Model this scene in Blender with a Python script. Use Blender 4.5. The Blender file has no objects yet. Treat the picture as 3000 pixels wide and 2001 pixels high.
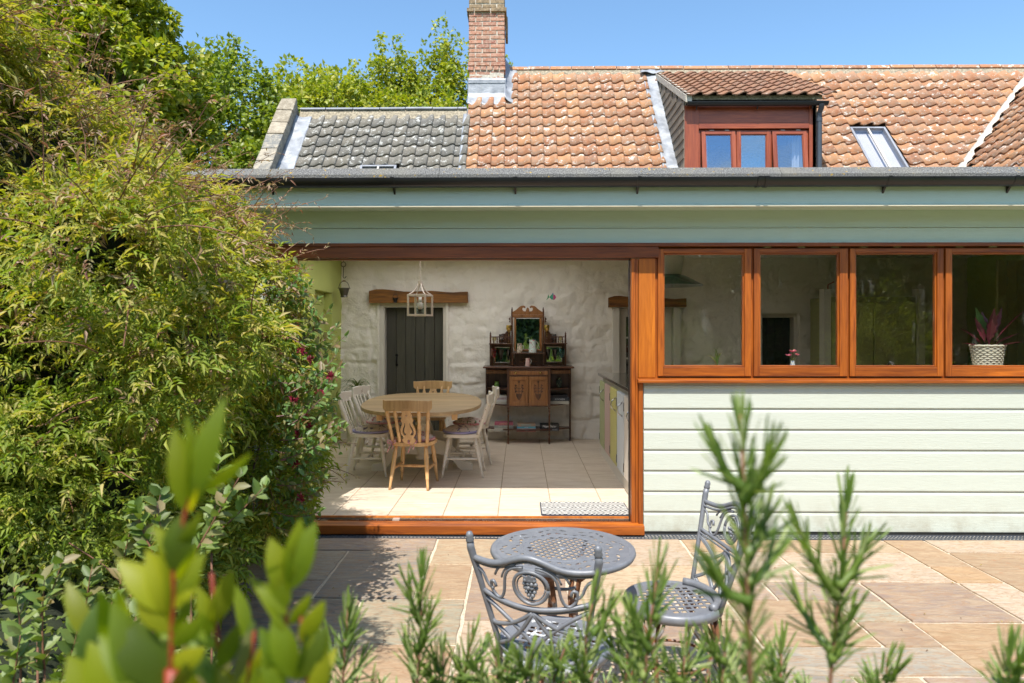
import bpy, bmesh, math, random
import numpy as np
from mathutils import Vector, Matrix
from mathutils.geometry import tessellate_polygon

random.seed(7); rng = np.random.default_rng(11)
sc = bpy.context.scene
COL = sc.collection
R = math.radians
PI = math.pi

# ------------------------------------------------------------------ camera
CAM = Vector((0.0, -5.42, 1.60))
YAW = R(0.66)
cd = bpy.data.cameras.new("camera")
cd.lens = 24.0; cd.sensor_width = 36.0; cd.sensor_fit = 'HORIZONTAL'
cd.shift_y = -0.0095
cd.clip_start = 0.05; cd.clip_end = 1000
cam = bpy.data.objects.new("camera", cd); COL.objects.link(cam)
cam.location = CAM; cam.rotation_euler = (PI/2, 0, YAW)
cd.dof.use_dof = True; cd.dof.focus_distance = 5.0; cd.dof.aperture_fstop = 5.2
sc.camera = cam

# ------------------------------------------------------------------ sky, sun, exposure
SUN_DIR = Vector((0.20, 1.0, -1.72)).normalized()       # direction the light travels
elev = math.asin(-SUN_DIR.z)
world = bpy.data.worlds.new("World"); sc.world = world; world.use_nodes = True
wn = world.node_tree; bg = wn.nodes["Background"]
sky = wn.nodes.new("ShaderNodeTexSky"); sky.sky_type = 'NISHITA'
sky.sun_disc = False; sky.sun_elevation = elev
sky.sun_rotation = math.atan2(-SUN_DIR.x, -SUN_DIR.y)    # sun stands where the light comes from
sky.air_density = 1.0; sky.dust_density = 0.6; sky.ozone_density = 1.7; sky.altitude = 0
bg.inputs[1].default_value = 0.15
# fair-weather cloud wisps, thin over the house and fuller behind the camera
tc_ = wn.nodes.new("ShaderNodeTexCoord"); mp_ = wn.nodes.new("ShaderNodeMapping"); mp_.inputs['Scale'].default_value = (1.6, 1.6, 4.2)
wn.links.new(tc_.outputs['Generated'], mp_.inputs[0])
nz_ = wn.nodes.new("ShaderNodeTexNoise"); nz_.inputs['Scale'].default_value = 2.2; nz_.inputs['Detail'].default_value = 8; nz_.inputs['Roughness'].default_value = .58; nz_.inputs['Distortion'].default_value = .4
wn.links.new(mp_.outputs[0], nz_.inputs['Vector'])
sx_ = wn.nodes.new("ShaderNodeSeparateXYZ"); wn.links.new(tc_.outputs['Generated'], sx_.inputs[0])
md_ = wn.nodes.new("ShaderNodeMath"); md_.operation = 'MULTIPLY_ADD'; md_.inputs[1].default_value = -.17; wn.links.new(sx_.outputs[1], md_.inputs[0]); wn.links.new(nz_.outputs[0], md_.inputs[2])
cr_ = wn.nodes.new("ShaderNodeValToRGB"); cr_.color_ramp.elements[0].position = .555; cr_.color_ramp.elements[1].position = .74; cr_.color_ramp.elements[1].color = (.75,.75,.75,1)
wn.links.new(md_.outputs[0], cr_.inputs[0])
mx_ = wn.nodes.new("ShaderNodeMix"); mx_.data_type = 'RGBA'; wn.links.new(cr_.outputs[0], mx_.inputs[0]); tn_ = wn.nodes.new('ShaderNodeMix'); tn_.data_type = 'RGBA'; tn_.blend_type = 'MULTIPLY'; tn_.inputs[0].default_value = 1.0; tn_.inputs[7].default_value = (.87, 1.04, 1.08, 1); wn.links.new(sky.outputs[0], tn_.inputs[6]); wn.links.new(tn_.outputs[2], mx_.inputs[6]); mx_.inputs[7].default_value = (4.6, 4.75, 5.0, 1)
wn.links.new(mx_.outputs[2], bg.inputs[0])
sl = bpy.data.lights.new("sun", 'SUN'); sl.energy = 4.3; sl.angle = R(0.53); sl.color = (1.0, 0.955, 0.89)
so = bpy.data.objects.new("sun", sl); COL.objects.link(so)
so.rotation_euler = SUN_DIR.to_track_quat('-Z', 'Y').to_euler(); so.location = (-3, -9, 12)
vs = sc.view_settings
vs.view_transform = 'Standard'; vs.look = 'None'; vs.gamma = 1; vs.use_curve_mapping = False
vs.exposure = 0.67
cy = sc.cycles
cy.use_denoising = True; cy.max_bounces = 10; cy.diffuse_bounces = 5; cy.glossy_bounces = 4
cy.transmission_bounces = 6; cy.transparent_max_bounces = 16
cy.sample_clamp_indirect = 6.0; cy.caustics_reflective = False; cy.caustics_refractive = False

# ------------------------------------------------------------------ helpers
def D(d): return d - 5.42                    # world Y of a plane d metres from the camera
def PX(px, py, d):                           # photograph pixel -> world X, Z on that plane
    u = (px-1500)/2000; t = d/(u*math.sin(YAW)+math.cos(YAW))
    return t*(u*math.cos(YAW)-math.sin(YAW)), 1.6+(972-py)/2000*t
def X_(px, d): return PX(px, 972, d)[0]
def Z_(py, d): return 1.6+(972-py)/2000*d
def P3(px, py, d):
    x, z = PX(px, py, d); return Vector((x, D(d), z))

class MB:
    def __init__(s): s.v = []; s.f = []; s.m = []; s.M = None
    def addv(s, pts):
        n = len(s.v)
        if s.M is not None: pts = [tuple(s.M @ Vector(p)) for p in pts]
        s.v += [tuple(p) for p in pts]; return n
    def face(s, ids, mi=0): s.f.append(tuple(ids)); s.m.append(mi)
    def box(s, x0, x1, y0, y1, z0, z1, mi=0):
        n = s.addv([(x0,y0,z0),(x1,y0,z0),(x1,y1,z0),(x0,y1,z0),(x0,y0,z1),(x1,y0,z1),(x1,y1,z1),(x0,y1,z1)])
        for q in ((0,3,2,1),(4,5,6,7),(0,1,5,4),(1,2,6,5),(2,3,7,6),(3,0,4,7)): s.face([n+i for i in q], mi)
        return s
    def quad(s, a, b, c, d, mi=0):
        n = s.addv([a,b,c,d]); s.face((n,n+1,n+2,n+3), mi); return s
    def beam(s, a, b, w, h, mi=0, up=(0,0,1)):
        a = Vector(a); b = Vector(b); t = (b-a).normalized(); up = Vector(up)
        if abs(t.dot(up)) > .98: up = Vector((0,1,0))
        sx = t.cross(up).normalized()*w/2; sz = sx.cross(t).normalized()*h/2
        p = [a-sx-sz, a+sx-sz, a+sx+sz, a-sx+sz, b-sx-sz, b+sx-sz, b+sx+sz, b-sx+sz]
        n = s.addv(p)
        for q in ((0,3,2,1),(4,5,6,7),(0,1,5,4),(1,2,6,5),(2,3,7,6),(3,0,4,7)): s.face([n+i for i in q], mi)
        return s
    def tube(s, pts, rad, n=8, mi=0, cap=True):
        pts = [Vector(p) for p in pts]
        if not hasattr(rad, '__len__'): rad = [rad]*len(pts)
        prev = None; rings = []
        for i, p in enumerate(pts):
            t = (pts[min(i+1,len(pts)-1)]-pts[max(i-1,0)])
            t = t.normalized() if t.length > 1e-9 else Vector((0,0,1))
            if prev is None:
                u = t.cross(Vector((0,0,1)));
                if u.length < .1: u = t.cross(Vector((1,0,0)))
            else: u = prev - t*prev.dot(t)
            u.normalize(); w = t.cross(u); prev = u
            rings.append(s.addv([p+(u*math.cos(a)+w*math.sin(a))*rad[i] for a in [2*PI*k/n for k in range(n)]]))
        for a, b in zip(rings, rings[1:]):
            for k in range(n): s.face((a+k, a+(k+1)%n, b+(k+1)%n, b+k), mi)
        if cap:
            s.face([rings[0]+k for k in range(n)][::-1], mi); s.face([rings[-1]+k for k in range(n)], mi)
        return s
    def lathe(s, prof, n=16, o=(0,0,0), axis=None, mi=0, cap=True):   # prof: (r, h) along axis from o
        o = Vector(o); ax = Vector(axis or (0,0,1)).normalized()
        u = ax.orthogonal().normalized(); w = ax.cross(u); rings = []
        for r, h in prof:
            rings.append(s.addv([o+ax*h+(u*math.cos(a)+w*math.sin(a))*max(r,1e-4) for a in [2*PI*k/n for k in range(n)]]))
        for a, b in zip(rings, rings[1:]):
            for k in range(n): s.face((a+k, a+(k+1)%n, b+(k+1)%n, b+k), mi)
        if cap:
            s.face([rings[0]+k for k in range(n)][::-1], mi); s.face([rings[-1]+k for k in range(n)], mi)
        return s
    def plate(s, outer, holes, th, M, mi=0):      # flat shape with holes in local XY, thickness th along local Z
        loops = [[Vector((p[0], p[1], 0)) for p in outer]]+[[Vector((p[0], p[1], 0)) for p in h] for h in holes]
        tris = tessellate_polygon(loops); flat = [p for l in loops for p in l]
        top = s.addv([M @ Vector((p.x, p.y, th)) for p in flat]); bot = s.addv([M @ Vector((p.x, p.y, 0)) for p in flat])
        for t in tris:
            a, b, c = [flat[i] for i in t]
            if (b-a).cross(c-a).z < 0: t = t[::-1]
            s.face([top+i for i in t], mi); s.face([bot+i for i in t][::-1], mi)
        k = 0
        for l in loops:
            area = sum(l[i].x*l[(i+1)%len(l)].y-l[(i+1)%len(l)].x*l[i].y for i in range(len(l)))
            hole = l is not loops[0]
            for i in range(len(l)):
                a, b = k+i, k+(i+1) % len(l)
                q = (bot+a, bot+b, top+b, top+a)
                if (area < 0) != hole: q = q[::-1]
                s.face(q, mi)
            k += len(l)
        return s
    def mesh(s, name, mats, smooth=False):
        me = bpy.data.meshes.new(name); me.from_pydata(s.v, [], s.f)
        for m in (mats if isinstance(mats, (list, tuple)) else [mats]): me.materials.append(m)
        if any(s.m): me.polygons.foreach_set("material_index", s.m)
        if smooth: me.polygons.foreach_set("use_smooth", [True]*len(s.f))
        me.update(); return me
    def build(s, name, mats, parent=None, smooth=False, bevel=0, loc=None, **kw):
        o = bpy.data.objects.new(name, s.mesh(name, mats, smooth is not False)); COL.objects.link(o)
        if smooth == 'auto':
            o.data.set_sharp_from_angle(angle=R(35))
        if parent: o.parent = parent
        if loc is not None: o.location = loc
        if bevel:
            b = o.modifiers.new("bevel", 'BEVEL'); b.width = bevel; b.segments = 2; b.limit_method = 'ANGLE'
            b.angle_limit = R(40)
        for k, v in kw.items(): o[k] = v
        return o

def tag(o, label=None, cat=None, group=None, kind=None):
    if label: o['label'] = label
    if cat: o['category'] = cat
    if group: o['group'] = group
    if kind: o['kind'] = kind
    return o
def empty(name, loc, rz=0, label=None, cat=None, group=None, kind=None):
    o = bpy.data.objects.new(name, None); COL.objects.link(o); o.empty_display_size = .1
    o.location = loc; o.rotation_euler = (0, 0, rz)
    return tag(o, label, cat, group, kind)
def inst(name, me, parent, M=None, **kw):
    o = bpy.data.objects.new(name, me); COL.objects.link(o); o.parent = parent
    if M is not None: o.matrix_local = M
    for k, v in kw.items(): o[k] = v
    return o
def copy_tree(o, parent=None):
    c = o.copy(); COL.objects.link(c)
    if parent: c.parent = parent
    for ch in list(o.children): copy_tree(ch, c)
    return c
def frame_M(o, x, y, z):
    return Matrix(((x[0],y[0],z[0],o[0]),(x[1],y[1],z[1],o[1]),(x[2],y[2],z[2],o[2]),(0,0,0,1)))
VERT = lambda o: frame_M(o, (1,0,0), (0,0,1), (0,-1,0))      # local XY stands upright facing the garden

# ------------------------------------------------------------------ materials
class N:
    def __init__(s, name):
        s.mat = bpy.data.materials.new(name); s.mat.use_nodes = True
        s.t = s.mat.node_tree; s.b = s.t.nodes["Principled BSDF"]; s.out = s.t.nodes["Material Output"]
    def n(s, typ, **kw):
        nd = s.t.nodes.new("ShaderNode"+typ)
        for k, v in kw.items():
            if k.startswith("i_"):
                key = k[2:]; key = int(key) if key.isdigit() else key.replace("_", " ")
                if isinstance(v, bpy.types.NodeSocket): s.t.links.new(v, nd.inputs[key])
                else: nd.inputs[key].default_value = v
            else: setattr(nd, k, v)
        return nd
    def link(s, a, b): s.t.links.new(a, b)
    def coord(s, kind='Object', scale=(1,1,1), rnd=True):
        tc = s.n("TexCoord"); v = tc.outputs[kind]
        if rnd:
            oi = s.n("ObjectInfo"); m = s.n("VectorMath", operation='MULTIPLY_ADD', i_0=oi.outputs['Random'], i_1=(37.1, 51.7, 23.3), i_2=v)
            v = m.outputs[0]
        mp = s.n("Mapping", i_Scale=scale); s.link(v, mp.inputs[0]); return mp.outputs[0]
    def noise(s, v, scale, detail=4, rough=.55, dist=0):
        return s.n("TexNoise", i_Vector=v, i_Scale=scale, i_Detail=detail, i_Roughness=rough, i_Distortion=dist).outputs[0]
    def ramp(s, fac, stops, interp='LINEAR'):
        r = s.n("ValToRGB", i_Fac=fac); r.color_ramp.interpolation = interp; e = r.color_ramp.elements
        while len(e) < len(stops): e.new(.5)
        for k, (p, c) in enumerate(stops):
            e[k].position = p; e[k].color = (tuple(c)[:3] if hasattr(c, "__len__") else (c, c, c))+(1,)
        return r.outputs[0]
    def mix(s, f, a, b, mode='MIX'):
        m = s.n("Mix", data_type='RGBA', blend_type=mode)
        for k, v in ((0, f), (6, a), (7, b)):
            if isinstance(v, bpy.types.NodeSocket): s.link(v, m.inputs[k])
            else: m.inputs[k].default_value = (tuple(v)+(1,))[:4] if hasattr(v, '__len__') else v
        return m.outputs[2]
    def math(s, op, a, b=0.0, c=0.0):
        m = s.n("Math", operation=op)
        for k, v in enumerate((a, b, c)):
            if isinstance(v, bpy.types.NodeSocket): s.link(v, m.inputs[k])
            else: m.inputs[k].default_value = v
        return m.outputs[0]
    def island(s):
        g = s.n("NewGeometry"); o = s.n("ObjectInfo")
        return s.math('FRACT', s.math('ADD', g.outputs['Random Per Island'], o.outputs['Random']))
    def bump(s, h, strength=.3, dist=.01):
        b = s.n("Bump", i_Height=h, i_Strength=strength, i_Distance=dist); s.link(b.outputs[0], s.b.inputs['Normal'])
    def fin(s, col=None, rough=.6, metal=0, spec=None, coat=0):
        for k, v in (('Base Color', col), ('Roughness', rough), ('Metallic', metal), ('Specular IOR Level', spec), ('Coat Weight', coat)):
            if v is None: continue
            if isinstance(v, bpy.types.NodeSocket): s.link(v, s.b.inputs[k])
            elif k == 'Base Color': s.b.inputs[k].default_value = tuple(v)+(1,)
            else: s.b.inputs[k].default_value = v
        if coat: s.b.inputs['Coat Roughness'].default_value = .15
        return s.mat

def simple(name, col, rough=.5, metal=0, var=.12, scale=8, bump=.1, coat=0):
    n = N(name); v = n.coord()
    f = n.noise(v, scale, 5)
    c = n.mix(n.ramp(f, [(.3, 0.0), (.7, 1.0)]), [x*(1-var) for x in col], [min(1, x*(1+var)) for x in col])
    n.bump(n.noise(v, scale*9, 3), bump, .003)
    r = n.math('MULTIPLY_ADD', f, .25, rough-.12)
    return n.fin(c, r, metal, None, coat)

def wood(name, dark, light, axis=0, rough=.35, coat=.0, scale=1.0, knots=False):
    n = N(name); sc3 = [14*scale]*3; sc3[axis] = 1.0*scale; v = n.coord(scale=sc3)
    g = n.noise(v, 2.2, 6, .6, .8); v2 = n.coord(scale=[60*scale if i != axis else 2.5 for i in range(3)])
    fine = n.noise(v2, 2, 3, .7)
    f = n.math('ADD', n.math('MULTIPLY', g, .75), n.math('MULTIPLY', fine, .35))
    c = n.mix(n.ramp(f, [(.35, 0.0), (.72, 1.0)]), dark, light)
    big = n.noise(n.coord(scale=[3 if i != axis else .5 for i in range(3)]), 1.5, 3)
    c = n.mix(n.ramp(big, [(.35, .0), (.7, .5)]), c, [x*.55 for x in dark])
    if knots:
        vo = n.n("TexVoronoi", i_Vector=n.coord(scale=(3, 9, 9)), i_Scale=1.4, feature='F1').outputs[0]
        c = n.mix(n.ramp(vo, [(.03, 1.0), (.09, 0.0)]), c, [x*.3 for x in dark])
    n.bump(fine, .15, .002)
    return n.fin(c, n.math('MULTIPLY_ADD', fine, .25, rough-.1), 0, None, coat)

M = {}
M['mahog'] = wood('varnished_red_wood_h', (.15,.028,.005), (.56,.150,.012), 0, .40, .05)
M['mahog_v'] = wood('varnished_red_wood_v', (.15,.028,.005), (.56,.150,.012), 2, .40, .05)
M['oakpost_v'] = wood('varnished_oak_v', (.30,.065,.006), (.70,.21,.014), 2, .40, .05, .6)
M['rail_dark'] = wood('stain_and_shade_rail', (.095,.021,.006), (.34,.088,.017), 0, .4, .05)  # partly a darker stain, partly eave shade put into the wood colour
M['dormer_v'] = wood('dormer_stain_v', (.20,.032,.012), (.46,.110,.035), 2, .4, .2)
M['dormer_h'] = wood('dormer_stain_h', (.20,.032,.012), (.46,.110,.035), 0, .4, .2)
M['pine'] = wood('waxed_pine', (.50,.27,.10), (.80,.52,.25), 2, .42, .1, .6)
M['pine_top'] = wood('stripped_pine_top', (.36,.235,.115), (.56,.395,.21), 0, .5, 0, .8, True)
M['walnut'] = wood('dark_walnut', (.045,.016,.008), (.15,.055,.022), 2, .32, .3)
M['walnut_h'] = wood('dark_walnut_h', (.045,.016,.008), (.15,.055,.022), 0, .32, .3)
M['walnut_lt'] = wood('mid_walnut', (.20,.075,.022), (.42,.185,.06), 2, .36, .2)
M['beam'] = wood('old_oak_beam', (.05,.020,.006), (.42,.17,.030), 0, .75, 0, .5)

def sage(name, col):
    n = N(name); v = n.coord(scale=(1.5, 10, 14))
    g = n.noise(v, 4, 6, .65, .6); f2 = n.noise(n.coord(), 1.3, 3)
    c = n.mix(n.ramp(g, [(.3, 0.0), (.7, 1.0)]), [x*.93 for x in col], col)
    c = n.mix(n.ramp(f2, [(.4, 0.0), (.8, .25)]), c, [x*.86 for x in col])
    orn = n.n('ObjectInfo').outputs['Random']; c = n.mix(n.math('MULTIPLY', orn, .5), c, [x*.90 for x in col])
    sz_ = n.n('SeparateXYZ', i_0=n.n('NewGeometry').outputs['Position']).outputs[2]; sm_ = n.noise(n.coord(rnd=False), 6, 4, .7)
    spl = n.math('MULTIPLY', n.ramp(sz_, [(.02, 1.0), (.30, 0.0)]), n.ramp(sm_, [(.42, 0.0), (.72, .7)])); c = n.mix(spl, c, (.34,.30,.21))
    sp = n.noise(n.coord(), 90, 2, .5)
    c = n.mix(n.ramp(sp, [(.76, 0.0), (.80, .5)]), c, (.25,.22,.16))
    n.bump(n.noise(n.coord(scale=(1.2, 12, 20)), 7, 6, .7, 1.2), .45, .006)
    return n.fin(c, .5)
M['sage'] = sage('sage_painted_board', (.575,.61,.525))
M['sage2'] = sage('sage_fascia_paint', (.57,.69,.62))
M['cream_trim'] = simple('cream_trim', (.62,.56,.42), .5)
M['black_plastic'] = simple('black_gutter', (.012,.012,.014), .32, 0, .2, 3, .03)
M['grey_pipe'] = simple('grey_downpipe', (.055,.065,.08), .38, 0, .15, 3, .03)
M['black_metal'] = simple('black_iron', (.02,.02,.022), .45, .6, .2, 10, .1)
M['steel'] = simple('brushed_steel', (.55,.55,.55), .25, 1.0, .1, 10, .02)
M['nickel'] = simple('satin_nickel', (.60,.50,.42), .35, .35, .08, 6, .02)
M['brass'] = simple('brass', (.62,.42,.14), .25, 1.0, .1, 10, .02)
M['pewter'] = simple('old_pewter', (.14,.135,.12), .35, .9, .3, 12, .1)
M['mullion_dark'] = simple('dark_rubber', (.02,.015,.012), .5)

def felt():
    n = N('mineral_felt'); v = n.coord('Object', rnd=False)
    f = n.noise(v, 110, 3, .85); c = n.ramp(f, [(.36, (.05,.05,.05)), (.5, (.125,.122,.115)), (.64, (.32,.31,.29))])
    l = n.noise(v, 9, 3, .7); l2 = n.noise(v, 45, 2)
    c = n.mix(n.ramp(n.math('MULTIPLY', l, l2), [(.37, 0.0), (.40, 1.0)]), c, (.42,.26,.03))
    c = n.mix(n.ramp(n.noise(n.coord(rnd=False), 3, 2), [(.45, 0.0), (.7, .5)]), c, (.22,.20,.15))
    n.bump(f, .8, .004); return n.fin(c, .9)
M['felt'] = felt()

def tile_mat(name, cols, dirt, lich, lichen_amt=.62):
    n = N(name); v = n.coord(); isl = n.island()
    add = n.n("VectorMath", operation='MULTIPLY_ADD', i_0=isl, i_1=(91.,57.,33.), i_2=v).outputs[0]
    base = n.ramp(isl, [(k/(len(cols)-1), c) for k, c in enumerate(cols)])
    f = n.noise(add, 9, 5, .65); c = n.mix(n.ramp(f, [(.42, 0.0), (.68, .8)]), base, dirt)
    mid = n.noise(add, 22, 4, .6); c = n.mix(n.ramp(mid, [(.35, .35), (.6, 0.0)]), c, [min(1, x*1.35) for x in cols[0]])
    big = n.noise(add, 10.0, 4, .6, .1); small = n.noise(add, 55, 3, .6)
    lm = n.math('ADD', n.math('MULTIPLY', big, .72), n.math('MULTIPLY', small, .28))
    c = n.mix(n.ramp(lm, [(lichen_amt-.035, 0.0), (lichen_amt, 1.0)]), c, lich)
    vo = n.n("TexVoronoi", i_Vector=add, i_Scale=19.0, i_Randomness=1.0).outputs[0]
    c = n.mix(n.ramp(n.math('ADD', vo, n.math('MULTIPLY', big, .45)), [(.30, .9), (.33, 0.0)]), c, (.72,.69,.58))
    dk = n.noise(add, 34, 3, .7); c = n.mix(n.ramp(dk, [(.60, 0.0), (.70, .75)]), c, [x*.35 for x in dirt])
    n.bump(n.math('ADD', f, n.math('MULTIPLY', small, .5)), .5, .006)
    return n.fin(c, .85)
M['tile_orange'] = tile_mat('clay_pantile', [(.43,.195,.085), (.32,.135,.068), (.49,.245,.11), (.38,.205,.12), (.26,.12,.07)], (.32,.24,.17), (.66,.60,.52), .605)
M['tile_brown'] = tile_mat('brown_pantile', [(.28,.13,.07), (.22,.105,.065), (.33,.155,.08), (.25,.14,.09)], (.16,.11,.075), (.50,.45,.38), .66)
M['tile_grey'] = tile_mat('grey_pantile', [(.17,.155,.13), (.13,.125,.115), (.20,.18,.15), (.16,.14,.11)], (.24,.22,.18), (.54,.53,.49), .60)
M['ridge_grey'] = simple('slate_ridge', (.26,.27,.30), .55, 0, .2, 5, .2)
M['mortar'] = simple('lichen_mortar', (.33,.28,.20), .95, 0, .5, 30, 1.0)
M['mortar_lt'] = simple('pale_mortar', (.55,.50,.42), .95, 0, .3, 30, 1.0)

def lead():
    n = N('lead_flashing'); v = n.coord(rnd=False)
    f = n.noise(v, 5, 5, .6); c = n.mix(n.ramp(f, [(.35, 0.0), (.7, 1.0)]), (.22,.235,.26), (.41,.425,.45))
    st = n.noise(n.coord(scale=(14, 14, 2), rnd=False), 2, 4, .7); c = n.mix(n.ramp(st, [(.55, 0.0), (.75, .6)]), c, (.25,.26,.24))
    n.bump(n.noise(v, 7, 4), .6, .02); return n.fin(c, .5, .25)
M['lead'] = lead()
def brick():
    n = N('old_red_brick'); v = n.coord(); isl = n.island()
    base = n.ramp(isl, [(0, (.42,.13,.075)), (.25, (.36,.15,.09)), (.5, (.50,.20,.11)), (.75, (.30,.10,.07)), (1, (.46,.24,.14))])
    f = n.noise(v, 22, 5, .7); c = n.mix(n.ramp(f, [(.38, 0.0), (.62, .85)]), base, (.56,.38,.28))
    f2 = n.noise(v, 60, 3, .6); c = n.mix(n.ramp(f2, [(.6, 0.0), (.72, .6)]), c, (.10,.05,.035))
    n.bump(f, .8, .012); return n.fin(c, .9)
M['brick'] = brick()
M['brick_brown'] = simple('weathered_brown_brick', (.28,.20,.12), .9, 0, .45, 26, 1.0)
def stone():
    n = N('coping_stone'); v = n.coord(); isl = n.island()
    base = n.ramp(isl, [(0, (.27,.23,.17)), (.4, (.36,.30,.22)), (.7, (.22,.22,.21)), (1, (.44,.37,.27))])
    f = n.noise(v, 9, 6, .7); c = n.mix(n.ramp(f, [(.45, 0.0), (.62, .8)]), base, (.50,.44,.34))
    f2 = n.noise(v, 30, 4, .7); c = n.mix(n.ramp(f2, [(.58, 0.0), (.7, .7)]), c, (.12,.10,.08))
    n.bump(n.math('ADD', f, f2), 1.0, .02); return n.fin(c, .95)
M['stone'] = stone()

def slab():
    n = N('indian_sandstone'); v = n.coord(); isl = n.n("ObjectInfo")
    at = n.n("Attribute", attribute_type='OBJECT', attribute_name='tone').outputs['Color']
    add = n.n("Mapping", i_Scale=(1, 3.2, 1)); n.link(v, add.inputs[0])
    f = n.noise(add.outputs[0], 3.5, 6, .6, 1.6)
    c = n.mix(n.ramp(f, [(.35, 0.0), (.62, .50)]), at, (.50,.37,.23))
    f3 = n.noise(add.outputs[0], 6.5, 5, .6, 2.2); c = n.mix(n.ramp(f3, [(.50, 0.0), (.58, .7), (.64, 0.0)]), c, (.33,.19,.10))
    f2 = n.noise(v, 26, 4, .65); c = n.mix(n.ramp(f2, [(.35, .28), (.55, 0.0)]), c, (.30,.20,.12))
    vo = n.n("TexVoronoi", i_Vector=v, i_Scale=7.5).outputs[0]
    msk = n.math('MULTIPLY', n.ramp(vo, [(.10, .8), (.16, 0.0)]), n.ramp(n.noise(v, 1.2, 1), [(.52, 0.0), (.6, 1.0)]))
    c = n.mix(msk, c, (.36,.19,.10))
    sp = n.noise(v, 140, 2); c = n.mix(n.ramp(sp, [(.7, 0.0), (.78, .6)]), c, (.14,.10,.07))
    n.bump(n.math('ADD', n.math('MULTIPLY', f, 2.4), n.math('MULTIPLY', f2, .6)), .8, .007)
    return n.fin(c, .72)
M['slab'] = slab()
M['grout_pat'] = simple('sandy_jointing', (.64,.53,.39), .95, 0, .25, 60, 1.0)
def ftile():
    n = N('travertine_floor_tile'); v = n.coord(scale=(1, 3.5, 1))
    f = n.noise(v, 3.2, 7, .72, .6); c = n.mix(n.ramp(f, [(.40, 0.0), (.70, .9)]), (.68,.575,.46), (.48,.365,.26))
    big = n.noise(v, 1.1, 3); c = n.mix(n.ramp(big, [(.3, .6), (.7, 0.0)]), c, (.70,.58,.46))
    n.bump(n.noise(v, 20, 4), .15, .003); return n.fin(c, n.math('MULTIPLY_ADD', f, .2, .36))
M['ftile'] = ftile()
M['fgrout'] = simple('floor_grout', (.36,.26,.16), .9, 0, .2, 40, .6)
def plaster(name, col, b=.8):
    n = N(name); v = n.coord(rnd=False)
    f = n.noise(v, 5, 7, .62, .8); f2 = n.noise(v, 22, 5, .6, .6); f3 = n.noise(v, 1.2, 3)
    c = n.mix(n.ramp(f3, [(.3, 0.0), (.7, 1.0)]), [x*.92 for x in col], col)
    n.bump(n.math('ADD', f, n.math('MULTIPLY', f2, .35)), b, .03); return n.fin(c, .8)
M['plaster'] = plaster('limewashed_rough_stone', (.86,.81,.73))
M['green_wall'] = simple('olive_green_wall', (.47,.52,.15), .85, 0, .05, 2, .05)
M['ceiling'] = simple('white_ceiling', (.88,.86,.82), .9, 0, .03, 2, .02)
def cream_distress():
    n = N('distressed_cream_paint'); v = n.coord()
    f = n.noise(v, 28, 5, .75); f1 = n.noise(v, 5, 2)
    c = n.mix(n.ramp(n.math('ADD', n.math('MULTIPLY', f, .7), n.math('MULTIPLY', f1, .3)), [(.61, 0.0), (.625, 1.0)]), (.76,.69,.585), (.25,.12,.05))
    n.bump(f, .12, .003); return n.fin(c, .45)
M['cream'] = cream_distress()
M['white_paint'] = simple('white_joinery_paint', (.66,.62,.55), .4, 0, .05, 3, .03)
M['door_dark'] = wood('dark_green_grey_door', (.05,.048,.036), (.09,.085,.065), 2, .5)
M['granite'] = simple('granite_worktop', (.11,.095,.08), .12, 0, .8, 90, .02, .5)
M['dark'] = simple('dark_recess', (.03,.028,.024), .6)
def glass():
    n = N('window_glass'); n.t.nodes.remove(n.b)
    g = n.n("NewGeometry"); dt = n.n("VectorMath", operation='DOT_PRODUCT', i_0=g.outputs['Incoming'], i_1=g.outputs['Normal']).outputs['Value']
    fr = n.math('MULTIPLY_ADD', n.math('POWER', n.math('SUBTRACT', 1.0, n.math('ABSOLUTE', dt)), 5.0), .95, .043)
    v = n.coord('Object', rnd=True)
    dn = n.noise(n.coord('Object', scale=(5, 5, .9)), 1.6, 6, .75)
    dust = n.ramp(dn, [(.60, 0.0), (.78, .16)])
    nb = n.n("Bump", i_Height=n.noise(v, 2.0, 2), i_Strength=.06, i_Distance=.02)
    gl = n.n("BsdfGlossy", i_Roughness=.0); gl.inputs['Color'].default_value = (1,1,1,1); n.link(nb.outputs[0], gl.inputs['Normal'])
    tr = n.n("BsdfTransparent", i_Color=(.965,.975,.95,1))
    mx = n.n("MixShader"); n.link(n.math('MULTIPLY_ADD', fr, 1.5, .012), mx.inputs[0]); n.link(tr.outputs[0], mx.inputs[1]); n.link(gl.outputs[0], mx.inputs[2])
    df = n.n("BsdfDiffuse", i_Color=(.55,.55,.5,1)); mx2 = n.n("MixShader"); n.link(dust, mx2.inputs[0]); n.link(mx.outputs[0], mx2.inputs[1]); n.link(df.outputs[0], mx2.inputs[2])
    n.link(mx2.outputs[0], n.out.inputs[0]); return n.mat
M['glass'] = glass()
def glassware(name, col, f=.0):
    n = N(name); n.t.nodes.remove(n.b)
    lw = n.n("LayerWeight", i_Blend=.35).outputs['Facing']
    gl = n.n("BsdfGlossy", i_Roughness=.03); tr = n.n("BsdfTransparent", i_Color=tuple(col)+(1,))
    mx = n.n("MixShader"); n.link(n.math('MULTIPLY_ADD', lw, .55, .05), mx.inputs[0]); n.link(tr.outputs[0], mx.inputs[1]); n.link(gl.outputs[0], mx.inputs[2])
    n.link(mx.outputs[0], n.out.inputs[0]); return n.mat
M['clear'] = glassware('clear_glass', (.93,.93,.92)); M['smoke'] = glassware('amber_smoked_glass', (.16,.07,.03))
M['teal_g'] = glassware('teal_tinted_glass', (.35,.75,.72)); M['red_g'] = glassware('red_painted_glass', (.85,.25,.2))
m = N('mirror_silver'); M['mirror'] = m.fin((.82,.84,.82), .015, 1.0)
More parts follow.
